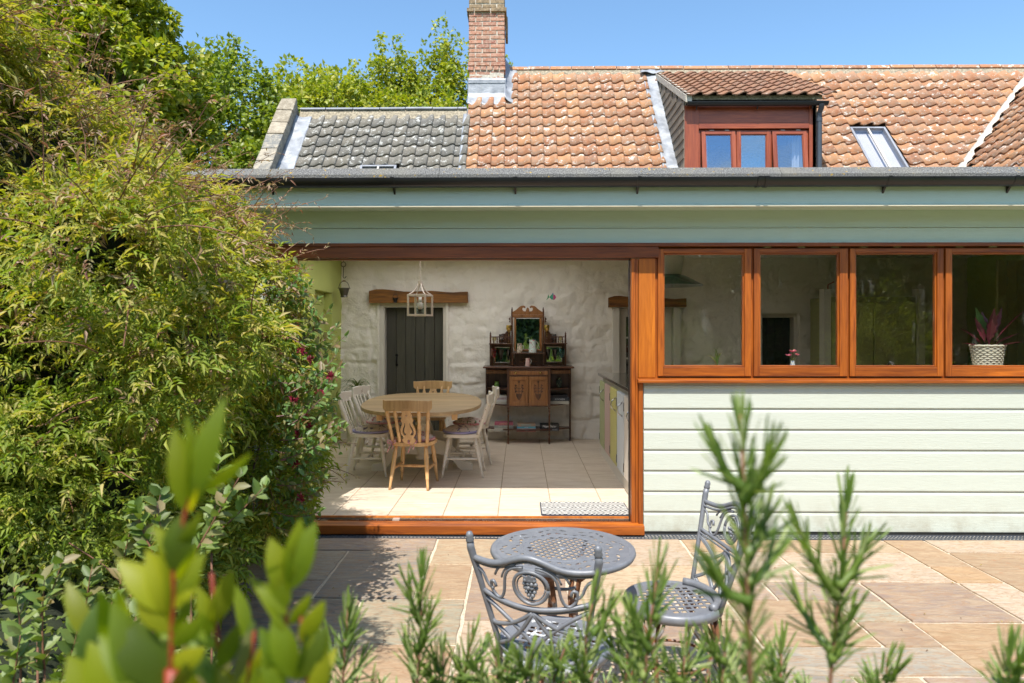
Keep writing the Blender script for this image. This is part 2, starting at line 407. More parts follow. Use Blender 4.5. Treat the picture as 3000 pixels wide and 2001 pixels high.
def cast():
    n = N('grey_cast_aluminium'); v = n.coord()
    f = n.noise(v, 18, 5, .65); c = n.mix(n.ramp(f, [(.4, 0.0), (.75, .6)]), (.175,.18,.195), (.27,.272,.28))
    w = n.noise(v, 11, 4, .65); c = n.mix(n.ramp(w, [(.70, 0.0), (.72, 1.0)]), c, (.72,.74,.76))
    n.bump(n.noise(v, 60, 4), .2, .003); return n.fin(c, .45, .15)
M['cast'] = cast()
def cast_seat():
    n = N('flaking_grey_seat_paint'); v = n.coord()
    w = n.noise(v, 9, 5, .7); c = n.mix(n.ramp(w, [(.585, 0.0), (.60, 1.0)]), (.20,.21,.235), (.76,.78,.80))
    n.bump(n.noise(v, 60, 4), .2, .003); return n.fin(c, .45, .1)
M['cast_seat'] = cast_seat()
def rust():
    n = N('rusting_cast_leg'); v = n.coord()
    w = n.noise(v, 12, 5, .7); c = n.ramp(w, [(.35, (.10,.035,.015)), (.5, (.26,.11,.05)), (.62, (.34,.32,.30))])
    n.bump(w, .5, .006); return n.fin(c, .75, .1)
M['rust'] = rust()
def floral(name, base, spots, scale=60):
    n = N(name); v = n.coord(); add = v
    c = base
    for k, (col, th, s) in enumerate(spots):
        vo = n.n("TexNoise", i_Vector=n.coord(scale=(1+k*.13,)*3), i_Scale=scale*s, i_Detail=3, i_Distortion=.8).outputs[0]
        c = n.mix(n.ramp(vo, [(th, 0.0), (th+.02, 1.0)]), c, col)
    n.bump(n.noise(v, 14, 3), .5, .01); return n.fin(c, .85)
M['cush_lav'] = floral('lavender_print_cotton', (.72,.62,.52), [((.16,.12,.22), .60, .25), ((.16,.20,.09), .62, .35)])
M['cush_rose'] = floral('rose_print_cotton', (.74,.62,.55), [((.45,.10,.12), .61, .3), ((.12,.20,.08), .60, .33)])
M['piping_lilac'] = simple('lilac_cotton', (.36,.33,.55), .85); M['gingham'] = floral('red_gingham', (.72,.5,.48), [((.5,.08,.12), .5, 3.0)])
def chk():
    n = N('woven_diamond_mat'); tc = n.n("TexCoord").outputs['Object']; sep = n.n("SeparateXYZ", i_0=tc)
    u = n.math('PINGPONG', sep.outputs[0], .085); w = n.math('PINGPONG', sep.outputs[1], .085)
    dd = n.math('PINGPONG', n.math('ADD', u, w), .020)
    nz = n.noise(tc, 130, 2); s = n.math('ADD', dd, n.math('MULTIPLY', nz, .012))
    c = n.ramp(n.math('MULTIPLY', s, 40), [(.55, (.03,.032,.04)), (.68, (.62,.60,.56))])
    n.bump(nz, .5, .004); return n.fin(c, .95)
M['mat'] = chk()
M['jug_rose'] = floral('rose_chintz_china', (.62,.72,.68), [((.6,.08,.12), .60, .5), ((.1,.3,.15), .66, .7)], 90)
M['jug_dark'] = floral('dark_flower_china', (.66,.56,.42), [((.06,.03,.07), .56, .55)], 90)
M['jug_pink'] = floral('pink_chintz_china', (.68,.48,.42), [((.55,.10,.10), .60, .6)], 110)
def paint(name, c, r=.6): return simple(name, c, r, 0, .06, 4, .03)
M['soil'] = simple('garden_soil', (.06,.042,.028), .95, 0, .4, 12, 1.0)
def grass():
    n = N('lawn_grass'); v = n.coord(rnd=False); f = n.noise(v, .7, 5, .7); f2 = n.noise(v, 40, 3)
    c = n.mix(f, (.10,.17,.03), (.18,.27,.05)); c = n.mix(n.ramp(f2, [(.4, 0.0), (.7, .5)]), c, (.03,.06,.01))
    n.bump(f2, .6, .03); return n.fin(c, .9)
M['grass'] = grass()
def leafmat(name, cols, trans=.45, rough=.45, tmul=(1.5,1.55,.5), spec=.5):
    n = N(name); isl = n.island()
    c = n.ramp(isl, [(k/(len(cols)-1), x) for k, x in enumerate(cols)])
    n.fin(c, rough, 0, spec)
    tl = n.n("BsdfTranslucent"); tc = n.mix(1.0, c, tuple(tmul), 'MULTIPLY'); n.link(tc, tl.inputs[0])
    mx = n.n("MixShader", i_Fac=trans); n.link(n.b.outputs[0], mx.inputs[1]); n.link(tl.outputs[0], mx.inputs[2])
    n.link(mx.outputs[0], n.out.inputs[0]); return n.mat
M['lf_jas'] = leafmat('jasmine_leaf', [(.27,.31,.03), (.41,.41,.05), (.15,.21,.022), (.52,.44,.13), (.33,.35,.03), (.56,.46,.20), (.19,.25,.025)], .40, .5, (1.5,1.45,.4), .25)
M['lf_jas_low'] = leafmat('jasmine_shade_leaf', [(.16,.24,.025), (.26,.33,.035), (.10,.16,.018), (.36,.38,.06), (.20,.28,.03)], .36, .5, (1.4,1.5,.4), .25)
M['lf_jas_tip'] = leafmat('jasmine_tip_leaf', [(.30,.17,.09), (.34,.24,.13), (.24,.22,.07), (.40,.28,.18), (.25,.10,.06)], .3, .5, (1.4,1.1,.7))
M['lf_tree'] = leafmat('tree_leaf_bright', [(.25,.30,.022), (.38,.39,.03), (.14,.20,.018), (.46,.42,.05), (.28,.33,.03), (.17,.24,.02)], .36)
M['lf_tree2'] = leafmat('tree_leaf_green', [(.15,.22,.02), (.26,.32,.03), (.09,.15,.015), (.35,.37,.04)], .34)
M['lf_dark'] = leafmat('hedge_leaf', [(.05,.08,.016), (.08,.12,.024), (.035,.06,.014), (.13,.17,.04)], .25)
M['lf_mid'] = leafmat('shrub_leaf', [(.11,.16,.025), (.16,.21,.035), (.22,.25,.05), (.08,.12,.02)], .35)
M['lf_honey'] = leafmat('honeysuckle_leaf', [(.10,.20,.05), (.15,.27,.07), (.08,.15,.04), (.22,.28,.06), (.22,.14,.07), (.12,.22,.07)], .35)
M['lf_laurel'] = leafmat('yellow_green_laurel_leaf', [(.34,.36,.012), (.12,.19,.012), (.44,.42,.02), (.08,.13,.012), (.30,.33,.012), (.18,.25,.012)], .55, .5, (1.9,1.8,.25))
M['lf_cot'] = leafmat('grey_green_round_leaf', [(.13,.20,.045), (.18,.26,.055), (.24,.30,.09), (.10,.16,.035), (.32,.24,.12)], .35, .5)
M['lf_ros'] = leafmat('rosemary_needle', [(.14,.22,.04), (.21,.29,.06), (.10,.165,.03), (.30,.37,.10), (.38,.42,.20)], .3, .4)
M['lf_spider'] = leafmat('spider_plant_leaf', [(.10,.15,.03), (.16,.21,.06), (.07,.11,.02)], .3)
M['lf_maroon'] = leafmat('maroon_leaf', [(.14,.025,.04), (.19,.035,.055), (.10,.02,.03)], .2, .35, (1.6,.8,.8))
M['flower'] = leafmat('crimson_flower', [(.40,.025,.07), (.14,.012,.025), (.50,.05,.10)], .3, .5, (1.2,.8,.9))
M['flower_pink'] = leafmat('pink_flower', [(.75,.20,.40), (.80,.32,.30), (.70,.15,.35)], .3, .5, (1.2,.8,.9))
M['twig'] = simple('red_brown_twig', (.20,.09,.05), .7, 0, .3, 20, .3)
M['twig_p'] = simple('purple_twig', (.24,.13,.13), .6, 0, .3, 20, .3)
M['bark'] = simple('grey_bark', (.13,.105,.075), .9, 0, .4, 12, 1.0)
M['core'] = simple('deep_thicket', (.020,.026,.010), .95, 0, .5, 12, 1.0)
# ================================================================== GROUND AND PATIO
MB().quad((-300,-300,-.06),(300,-300,-.06),(300,300,-.06),(-300,300,-.06)).build('lawn', M['grass'], kind='structure')
patio = MB().box(-5.2, 8.0, D(1.75), D(5.30), -.05, -.006).build('patio', M['grout_pat'], kind='structure')
MB().box(-5.2, 8.0, D(5.30), D(5.56), -.05, -.002).build('footing_strip', M['mortar_lt'], patio)
SX, SY = .31, .298
def slab_col(name):
    pal = {'tan': (.40,.25,.13), 'pink': (.36,.245,.185), 'pale': (.54,.42,.30), 'peach': (.50,.37,.22), 'grey': (.31,.28,.22),
           'slate': (.21,.19,.165), 'orange': (.47,.27,.11), 'green': (.36,.335,.23), 'brown': (.29,.19,.12), 'mauve': (.28,.22,.19)}
    return pal[name]
def place_slab(k0, k1, j0, j1, tone):
    x0, x1 = 2.16+SX*k0, 2.16+SX*(k1+1); d1, d0 = 5.275-SY*j0, 5.275-SY*(j1+1)
    g = .0105; m = MB(); ys, xs = D(d0)+g, x0+g; ye, xe = D(d1)-g, x1-g
    n = [3+2*(k1-k0), 3+2*(j1-j0)]; j = lambda: random.uniform(-.005, .005)
    ring = [(xs+(xe-xs)*i/n[0], ys+j()) for i in range(n[0])]+[(xe+j(), ys+(ye-ys)*i/n[1]) for i in range(n[1])]
    ring += [(xe-(xe-xs)*i/n[0], ye+j()) for i in range(n[0])]+[(xs+j(), ye-(ye-ys)*i/n[1]) for i in range(n[1])]
    h = random.uniform(.001, .005); cx, cy_ = (xs+xe)/2, (ys+ye)/2
    a = m.addv([(p[0]-cx, p[1]-cy_, -.03) for p in ring]); b = m.addv([(p[0]-cx, p[1]-cy_, -.004) for p in ring])
    c = m.addv([((p[0]-cx)*(1-.010), (p[1]-cy_)*(1-.010), 0) for p in ring]); L = len(ring)
    for i in range(L):
        m.face((a+i, a+(i+1)%L, b+(i+1)%L, b+i)); m.face((b+i, b+(i+1)%L, c+(i+1)%L, c+i))
    m.face([c+i for i in range(L)])
    o = m.build('paving_slab', M['slab'], patio, loc=(cx, cy_, h))
    t = slab_col(tone); f = random.uniform(.74, 1.0); g_ = sum(t)/3; o['tone'] = [(x*.84+g_*.16)*f for x in t]
occ = set()
known = [(0,1,3,4,'pink'),(2,2,0,1,'tan'),(2,2,2,2,'orange'),(3,5,0,0,'pale'),(3,4,1,3,'tan'),(2,4,3,4,'tan') ,(0,3,5,6,'orange'),(-1,-1,4,4,'green'),
         (-1,-1,5,5,'brown'),(-2,-1,3,3,'mauve'),(-3,-1,6,6,'grey'),(-1,1,1,2,'pale'),(1,1,0,0,'peach'),(0,0,0,0,'tan'),(-3,-2,4,5,'tan'),
         (-9,-9,2,3,'tan'),(-8,-7,2,4,'pink'),(-9,-7,0,1,'peach'),(-10,-9,4,5,'green'),(-8,-6,5,6,'pale'),(-10,-9,6,7,'tan'),
         (-11,-10,1,3,'slate'),(-12,-10,0,0,'mauve'),(-6,-4,2,3,'peach'),(-3,-1,1,2,'pale'),(-6,-4,0,1,'pale'),(-3,-1,0,0,'tan'),(-13,-11,4,5,'slate'),(-5,-3,7,8,'grey')]
def try_slab(k0, k1, j0, j1, tone):
    cells = [(k, j) for k in range(k0, k1+1) for j in range(j0, j1+1)]
    if any(c in occ for c in cells): return False
    occ.update(cells); place_slab(k0, k1, j0, j1, tone); return True
for s in known: try_slab(*s)
tones = ['tan','pale','peach','grey','orange','pink','brown','pale','green','tan']
for j in range(0, 12):
    for k in range(-23, 18):
        if (k, j) in occ: continue
        for w, h in random.sample([(3,2),(2,2),(2,1),(1,1),(2,3),(3,1),(1,2)], 7)+[(1,1)]:
            left = 2.16+SX*k < -.7
            if j+h <= 12 and try_slab(k, k+w-1, j, j+h-1, random.choice(['slate','mauve','grey','slate','brown'] if left and k < -9 and j > 0 else tones)): break
# drain channel
dm = MB(); x = -2.4
dr = empty('drain_channel', (0, D(5.36), 0), 0, 'black slotted drain grating between house wall and paving', 'drain')
dm.box(-3, 7, -.075, .075, -.04, -.012)
dm.build('channel', M['dark'], dr)
gx = -2.35
for seg in range(8):
    g = MB(); x0 = gx+seg*1.0; x1 = x0+.996
    for yy in (-.07, -.035, 0, .035, .07): g.box(x0, x1, yy-.0045, yy+.0045, -.012, .003)
    for yy in (-.075, .075): g.box(x0, x1, yy-.006, yy+.006, -.012, .004)
    xx = x0+.006
    while xx < x1: g.box(xx-.0045, xx+.0045, -.069, .069, -.0115, .002); xx += .0285
    g.build('grate', M['cast'] if False else M['grey_pipe'], dr)

# ================================================================== INTERIOR FLOOR
FZ = .10
floor = MB().box(-2.5, 6.2, D(5.50), D(9.60), -.04, FZ-.004).build('floor', M['fgrout'], kind='structure')
off3 = {0: 0, 1: .15, 2: -.15}; tile_me = {}
for k in range(-6, 14):
    x0 = -.18+.45*k; o = 5.80+off3[k % 3]; j = -1
    while True:
        d0, d1 = o+.45*j, o+.45*(j+1); j += 1
        d0c, d1c = max(d0, 5.505), min(d1, 9.55)
        if d0 > 9.5: break
        if d1c-d0c < .02: continue
        xa, xb = max(x0, -2.5), min(x0+.45, 6.2)
        if xb-xa < .02: continue
        key = (round(xb-xa, 3), round(d1c-d0c, 3))
        if key not in tile_me:
            w, l = key[0]/2-.0035, key[1]/2-.001
            b = MB(); n = b.addv([(-w,-l,0),(w,-l,0),(w,l,0),(-w,l,0),(-w-.0,-l,-.02),(w,-l,-.02),(w,l,-.02),(-w,l,-.02),(-w+.002,-l+.002,.002),(w-.002,-l+.002,.002),(w-.002,l-.002,.002),(-w+.002,l-.002,.002)])
            b.face((n+8,n+9,n+10,n+11))
            for q in range(4): r = (q+1) % 4; b.face((n+q,n+r,n+8+r,n+8+q)); b.face((n+4+q,n+4+r,n+r,n+q))
            tile_me[key] = b.mesh('floor_tile', M['ftile'])
        inst('floor_tile', tile_me[key], floor, Matrix.Translation(((xa+xb)/2, (D(d0c)+D(d1c))/2, FZ-.002)))

# ================================================================== GARDEN ROOM (timber extension)
gr = empty('garden_room', (0, 0, 0), 0, 'pale green weatherboarded extension with orange varnished timber windows and wide door opening', 'house')
def prism_x(mb, prof, x0, x1, mi=0):                 # profile in (Y, Z), extruded along X
    n = len(prof); a = mb.addv([(x0, y, z) for y, z in prof]); b = mb.addv([(x1, y, z) for y, z in prof])
    ar = sum(prof[i][0]*prof[(i+1)%n][1]-prof[(i+1)%n][0]*prof[i][1] for i in range(n))
    for i in range(n):
        q = (a+i, b+i, b+(i+1)%n, a+(i+1)%n); mb.face(q if ar < 0 else q[::-1], mi)
    e = [a+i for i in range(n)]; f = [b+i for i in range(n)]
    mb.face(e if ar < 0 else e[::-1], mi); mb.face(f[::-1] if ar < 0 else f, mi)
XR = 6.3
F = 5.42
xb0 = X_(1886, 5.40)
# weatherboards
zs = [Z_(y, 5.40) for y in (1121, 1135, 1195, 1256, 1315.5, 1376, 1436, 1496, 1555)]
for a, b in zip(zs, zs[1:]):
    m = MB(); y0 = D(5.40)
    prism_x(m, [(y0+.03, b+.001), (y0-.003, b+.001), (y0-.004, b+.008), (y0, a-.032), (y0+.0028, a-.024), (y0+.0062, a-.0165), (y0+.0085, a-.001), (y0+.03, a-.001)], 0, XR-xb0)
    m.build('weatherboard', M['sage'], gr, loc=(xb0, 0, 0))
MB().box(xb0, XR, D(5.43), D(5.50), .0, zs[0]).box(xb0, XR, D(5.405), D(5.43), .0, zs[-1]-.002).build('wall_backing', M['dark'], gr)
MB().box(xb0, XR, D(5.52), D(5.56), .0, zs[0]).build('inner_lining', M['white_paint'], gr)
# sill below the windows
m = MB(); prism_x(m, [(D(5.345), Z_(1121, 5.35)), (D(5.345), Z_(1113, 5.35)), (D(5.42), Z_(1107, 5.42)), (D(5.50), Z_(1107, 5.42)), (D(5.50), Z_(1123, 5.42)), (D(5.37), Z_(1123, 5.36))], 0, XR-X_(1870, 5.35))
m.build('window_sill', M['mahog'], gr, bevel=.004, loc=(X_(1870, 5.35), 0, 0))
MB().box(xb0, XR, D(5.60), D(5.78), Z_(1086, 5.5), Z_(1079, 5.5)).build('window_board', M['white_paint'], gr)
# top strip and head board
z0, z1 = Z_(722, 5.38), Z_(712, 5.38)
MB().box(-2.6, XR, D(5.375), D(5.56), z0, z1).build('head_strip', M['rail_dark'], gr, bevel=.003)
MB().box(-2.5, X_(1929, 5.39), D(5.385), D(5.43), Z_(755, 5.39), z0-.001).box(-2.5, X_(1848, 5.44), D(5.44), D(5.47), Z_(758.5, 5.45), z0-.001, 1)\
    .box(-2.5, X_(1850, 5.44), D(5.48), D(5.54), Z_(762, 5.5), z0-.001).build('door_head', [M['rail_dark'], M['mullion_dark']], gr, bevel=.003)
# jambs and post
MB().box(X_(1848, 5.40), X_(1853, 5.40), D(5.47), D(5.53), FZ-.02, z0-.002, 1).box(X_(1850, 5.40), X_(1862, 5.40), D(5.40), D(5.54), .035, Z_(757, 5.4))\
    .box(X_(1863, 5.40), X_(1870, 5.39), D(5.405), D(5.54), .03, Z_(757, 5.4)).build('door_jamb', [M['mahog_v'], M['mullion_dark']], gr, bevel=.003)
MB().box(X_(1870.5, 5.39), X_(1884, 5.39), D(5.385), D(5.54), .035, Z_(1122, 5.39)).build('door_jamb', M['mahog_v'], gr, bevel=.004)
MB().box(X_(1871, 5.40), X_(1920, 5.40), D(5.405), D(5.52), Z_(1107, 5.4), Z_(756, 5.39)).build('door_post', M['oakpost_v'], gr, bevel=.004)
MB().box(X_(852, 5.45), X_(867, 5.45), D(5.43), D(5.54), .04, z0-.002).build('door_jamb', M['oakpost_v'], gr, bevel=.004)
MB().box(-2.6, X_(850, 5.45), D(5.44), D(5.54), .04, z0-.002).build('side_panel', M['sage'], gr)
# threshold
xl, xr_ = X_(820, 5.4), X_(1887, 5.36)
m = MB(); prism_x(m, [(D(5.335), .012), (D(5.335), Z_(1541.5, 5.335)), (D(5.40), Z_(1531, 5.40)), (D(5.44), Z_(1531, 5.40)), (D(5.44), .012)], xl, xr_)
m.build('threshold', M['mahog'], gr, bevel=.004)
m = MB(); m.box(xl, X_(1860, 5.4), D(5.441), D(5.52), .02, Z_(1528, 5.46)); m.build('threshold', M['mahog'], gr)
m = MB()
for dd in (5.455, 5.475, 5.495): m.box(xl, X_(1848, 5.45), D(dd), D(dd+.006), .05, Z_(1522, 5.48))
m.build('door_track', M['steel'], gr)
MB().box(xl, X_(1850, 5.45), D(5.505), D(5.535), .03, FZ+.008).build('threshold', M['oakpost_v'], gr, bevel=.003)
MB().box(X_(1150, 5.46), X_(1152, 5.46)+.05, D(5.452), D(5.505), .05, Z_(1520, 5.48)).build('track_latch', M['nickel'], gr)
# windows
def casement(xa, xb, za, zb, ga, gb, gza, gzb, d, parent, mats=(None, None), glassm=None, th=.05, stay=True):
    f = MB(); y0, y1 = D(d), D(d+th)
    f.box(xa, ga-.012, y0, y1, za, zb, 1).box(gb+.012, xb, y0, y1, za, zb, 1)
    f.box(ga-.012, gb+.012, y0+.001, y1, za, gza-.012).box(ga-.012, gb+.012, y0+.001, y1, gzb+.012, zb)
    s = .012     # bead round the glass, set back
    f.box(ga-s, ga, y0+.012, y1-.004, gza-s, gzb+s, 1).box(gb, gb+s, y0+.012, y1-.004, gza-s, gzb+s, 1)
    f.box(ga, gb, y0+.013, y1-.004, gza-s, gza).box(ga, gb, y0+.013, y1-.004, gzb, gzb+s)
    w = f.build('window', mats, parent, bevel=.003)
    MB().box(ga-.004, gb+.004, D(d+th*.55), D(d+th*.55)+.004, gza-.004, gzb+.004).build('pane', glassm or M['glass'], w)
    return w
wd = 5.405
wins = [(1928,2201,1948,2177),(2209,2484,2230,2456),(2491,2764,2511,2742),(2771,3044,2793,3022),(3052,3326,3074,3300)]
for i, (a, b, ga, gb) in enumerate(wins):
    w = casement(X_(a, wd), X_(b, wd), Z_(1102, wd), Z_(729, wd), X_(ga, wd), X_(gb, wd), Z_(1070, wd), Z_(746, wd), wd, gr, (M['mahog'], M['mahog_v']))
    if i:
        for q in (.1, .46, .82):
            hx = X_(a, wd)+(X_(b, wd)-X_(a, wd))*q
            MB().box(hx, hx+.06, D(5.398), D(5.404), Z_(726, 5.4), Z_(724, 5.4)).build('hinge', M['brass'], w)
MB().box(X_(1921, 5.43), XR, D(5.435), D(5.52), Z_(729, 5.45), z0-.001).box(X_(1921, 5.43), XR, D(5.435), D(5.52), Z_(1107, 5.43), Z_(1103, 5.43))\
    .build('window_surround', M['mahog'], gr)
for a in (1924, 2205, 2487.5, 2767.5, 3048):
    MB().box(X_(a-5, 5.43), X_(a+5, 5.43), D(5.430), D(5.53), Z_(1107, 5.43), Z_(727, 5.43)).build('mullion', M['mahog_v'], gr, bevel=.002)
MB().box(X_(3320, 5.4), XR, D(5.40), D(5.5), Z_(1107, 5.43), z0).build('corner_panel', M['mahog_v'], gr)
# boards above the windows, soffit, fascia
zA, zB = Z_(668, 5.395), 2.555
for (za, zb, dd, bead) in ((zA, zB, 5.395, 1), (z1+.001, zA-.003, 5.403, 0)):
    m = MB(); y0 = D(dd)
    prism_x(m, [(y0+.05, za), (y0-.004, za), (y0-.004, za+.006), (y0, za+.010), (y0, zb), (y0+.05, zb)], 0, XR+2.7)
    m.build('head_board', M['sage2'], gr, loc=(-2.7, 0, 0))
m = MB(); m.box(-2.7, XR, D(5.165), D(5.42), 2.556, 2.57); m.build('soffit', M['sage2'], gr)
m = MB(); prism_x(m, [(D(5.165), 2.542), (D(5.132), 2.542), (D(5.13), 2.555), (D(5.14), 2.562), (D(5.14), 2.75), (D(5.165), 2.75)], 0, XR+2.7)
m.build('fascia_board', M['sage2'], gr, loc=(-2.7, 0, 0))
MB().box(-2.7, XR, D(5.127), D(5.14), 2.539, 2.546).build('fascia_trim', M['cream_trim'], gr)
for q in range(2):
    v = MB(); x0 = X_(2090, 5.22)+q*.105
    for t in range(9): v.box(x0+.011*t, x0+.011*t+.006, D(5.165), D(5.20), 2.543, 2.553)
    v.box(x0, x0+.1, D(5.166), D(5.171), 2.540, 2.554); v.build('soffit_vent', M['cream_trim'], gr)
# gutter
def gutter(x0, x1, d, z, r, parent, mat, brackets, unions=(), br=.005):
    m = MB(); n = 14; yc = D(d)
    o_ = [(yc+r*math.cos(PI+PI*i/n), z+r*math.sin(PI+PI*i/n)*1.05) for i in range(n+1)]
    i_ = [(yc+(r-.004)*math.cos(2*PI-PI*i/n), z+(r-.004)*math.sin(2*PI-PI*i/n)*1.05) for i in range(n+1)]
    prism_x(m, o_+i_, x0, x1); g = m.build('gutter', mat, parent, smooth='auto')
    def band(xc, w, t, nm):
        b = MB(); oo = [(yc+(r+t)*math.cos(PI+PI*i/n), z+.004+(r+t)*math.sin(PI+PI*i/n)*1.05) for i in range(n+1)]
        ii = [(yc+(r+.001)*math.cos(2*PI-PI*i/n), z+.004+(r+.001)*math.sin(2*PI-PI*i/n)*1.05) for i in range(n+1)]
        prism_x(b, oo+ii, xc-w/2, xc+w/2)
        if nm == 'bracket':
            prism_x(b, [(yc+r*.2, z-r*1.0), (yc+r*.95, z-r*.4), (yc+r*.95, z-r*1.75), (yc+r*.7, z-r*1.5)], xc-w*.25, xc+w*.25)
        b.build(nm, mat, g, smooth='auto')
    for q in brackets: band(q, .028, br, 'bracket')
    for q in unions:
        for s in (-.028, .028): band(q+s, .026, br+.003, 'union')
        band(q, .05, .002, 'union')
    return g
gutter(-2.35, XR, 5.085, 2.738, .060, gr, M['black_plastic'], [X_(p, 5.12) for p in (798, 1155, 1510, 1868, 2590, 2955)], [X_(2225, 5.12)])
# felt roof
seams = [-2.7]+[X_(p, 5.15) for p in (797, 1289, 1784, 2279, 2777, 3270)]
for a, b in zip(seams, seams[1:]):
    m = MB(); prism_x(m, [(D(5.075), 2.745), (D(5.075), 2.772), (D(5.13), 2.830), (D(5.34), 2.838), (D(5.42), 2.80), (D(5.42), 2.745)], a+.0015, b-.0015)
    m.build('felt_edge', M['felt'], gr)
def holed(x0, x1, y0, y1, z0, z1, hs, nm, mat):
    m = MB(); x = x0
    for a, b, c, e in hs:
        m.box(x, a, y0, y1, z0, z1); m.box(a, b, y0, c, z0, z1); m.box(a, b, e, y1, z0, z1); x = b
    m.box(x, x1, y0, y1, z0, z1); m.build(nm, mat, gr)
RL = [(-2.1, .5, D(6.5), D(9.0)), (2.6, 3.4, D(7.2), D(8.2))]
holed(-2.65, XR, D(5.42), D(9.60), 2.70, 2.80, RL, 'flat_roof', M['felt'])
holed(-2.6, XR, D(5.56), D(9.56), 2.625, 2.66, RL, 'ceiling', M['ceiling'])
# made-up opal roof lights, added in the unseen roof to brighten the room
M['opal'] = (lambda n: (n.t.nodes.remove(n.b), n.link(n.n("BsdfTranslucent", i_Color=(.96,.93,.87,1)).outputs[0], n.out.inputs[0]), n.mat)[2])(N('light_fill_opal'))
for a, b, c, e in RL:
    m = MB(); m.box(a-.04, a, c-.04, e+.04, 2.62, 2.90).box(b, b+.04, c-.04, e+.04, 2.62, 2.90).box(a, b, c-.04, c, 2.62, 2.90).box(a, b, e, e+.04, 2.62, 2.90)
    k_ = m.build('added_rooflight_kerb', M['white_paint'], gr); MB().quad((a-.02, c-.02, 2.902), (b+.02, c-.02, 2.902), (b+.02, e+.02, 2.902), (a-.02, e+.02, 2.902)).build('added_opal_sheet', M['opal'], k_)
MB().box(-2.5, XR, D(5.545), D(5.62), z0+.0, 2.63).build('inner_lining', M['white_paint'], gr)

# ================================================================== INTERIOR WALLS
def smooth_noise(nx, nz, cell, seed):
    r = np.random.default_rng(seed); gx_, gz_ = int(nx/cell)+3, int(nz/cell)+3
    g = r.random((gx_, gz_)); xs_ = np.arange(nx)/cell; zs_ = np.arange(nz)/cell
    xi, zi = xs_.astype(int), zs_.astype(int); fx, fz = xs_-xi, zs_-zi
    fx, fz = fx*fx*(3-2*fx), fz*fz*(3-2*fz); fx = fx[:,None]; fz = fz[None,:]
    a = g[np.ix_(xi, zi)]; b = g[np.ix_(xi+1, zi)]; c = g[np.ix_(xi, zi+1)]; e = g[np.ix_(xi+1, zi+1)]
    return (a*(1-fx)+b*fx)*(1-fz)+(c*(1-fx)+e*fx)*fz
def stone_wall():
    X0, X1, Z0, Z1, st = -2.5, 6.2, .09, 2.63, .0235
    nx, nz = int((X1-X0)/st)+1, int((Z1-Z0)/st)+1
    xs_ = np.linspace(X0, X1, nx); zs_ = np.linspace(Z0, Z1, nz)
    # irregular stone courses: warped cells with soft joints
    wx = smooth_noise(nx, nz, 9, 3); wz = smooth_noise(nx, nz, 13, 4)
    r = np.random.default_rng(5); pts = []
    z = Z0
    while z < Z1:
        h = r.uniform(.16, .34); x = X0-r.uniform(0, .3)
        while x < X1:
            w = r.uniform(.22, .62); pts.append((x+w/2, z+h/2, w, h)); x += w
        z += h
    P = np.array(pts); XX, ZZ = np.meshgrid(xs_, zs_, indexing='ij')
    xw = XX+(wx-.5)*.10; zw = ZZ+(wz-.5)*.09
    inside = np.zeros_like(XX); hgt = np.zeros_like(XX); hr = r.random(len(P))
    for (cx, cz, w, h), q in zip(P, hr):
        u = np.abs(xw-cx)/(w/2); v = np.abs(zw-cz)/(h/2); e = np.clip(1-np.maximum(u, v), 0, 1)
        mnt = np.clip(np.minimum((1-u)*w/2, (1-v)*h/2)/.03, 0, 1)
        msk = (u < 1) & (v < 1); s = mnt*mnt*(3-2*mnt)
        inside = np.where(msk, s, inside); hgt = np.where(msk, q, hgt)
    amp = smooth_noise(nx, nz, 40, 8); fade = np.clip((1.9-ZZ)/.8, .12, 1)*np.clip(.25+amp*1.3, 0, 1)
    dsp = .036*inside*fade*(.35+hgt)+.034*smooth_noise(nx, nz, 10, 9)+.022*smooth_noise(nx, nz, 4, 10)+.008*r.random((nx, nz))*.6
    ridge = np.abs(smooth_noise(nx, nz, 7, 21)-.5); dsp -= .016*np.clip(1-ridge/.05, 0, 1)
    Y = D(9.52)+.05-dsp
    holes = [(-1.965, -1.03, -1, 1.985), (1.33, 2.20, -1, 1.98), (3.36, 3.88, -1, 1.85)]
    V = np.stack([XX, Y, ZZ], -1).reshape(-1, 3); F_ = []
    xc = (xs_[:-1]+xs_[1:])/2; zc = (zs_[:-1]+zs_[1:])/2
    I = np.arange(nx*nz).reshape(nx, nz)
    ok = np.ones((nx-1, nz-1), bool)
    for a, b, c, e in holes:
        ok &= ~(((xc[:,None] > a) & (xc[:,None] < b)) & ((zc[None,:] > c) & (zc[None,:] < e)))
    q = np.stack([I[:-1,:-1], I[1:,:-1], I[1:,1:], I[:-1,1:]], -1)[ok]
    me = bpy.data.meshes.new('stone_wall'); me.from_pydata(V.tolist(), [], q.tolist()); me.materials.append(M['plaster'])
    me.polygons.foreach_set("use_smooth", [True]*len(me.polygons)); me.update(); return me
swall = bpy.data.objects.new('stone_wall', stone_wall()); COL.objects.link(swall)
tag(swall, 'rough whitewashed stone wall at the back of the room behind the dresser', 'wall')
MB().box(-2.55, 6.2, D(9.98), D(10.05), 0, 2.7).build('backing', M['dark'], swall)
r_ = MB()
for a, b, e in ((-1.965, -1.03, 1.985), (1.33, 2.20, 1.98), (3.36, 3.88, 1.85)):
    r_.box(a-.03, a-.002, D(9.51), D(9.97), .09, e+.02).box(b+.002, b+.03, D(9.51), D(9.97), .09, e+.02).box(a-.03, b+.03, D(9.51), D(9.97), e+.02, e+.045)
r_.build('door_reveal', M['plaster'], swall)
gw = MB()
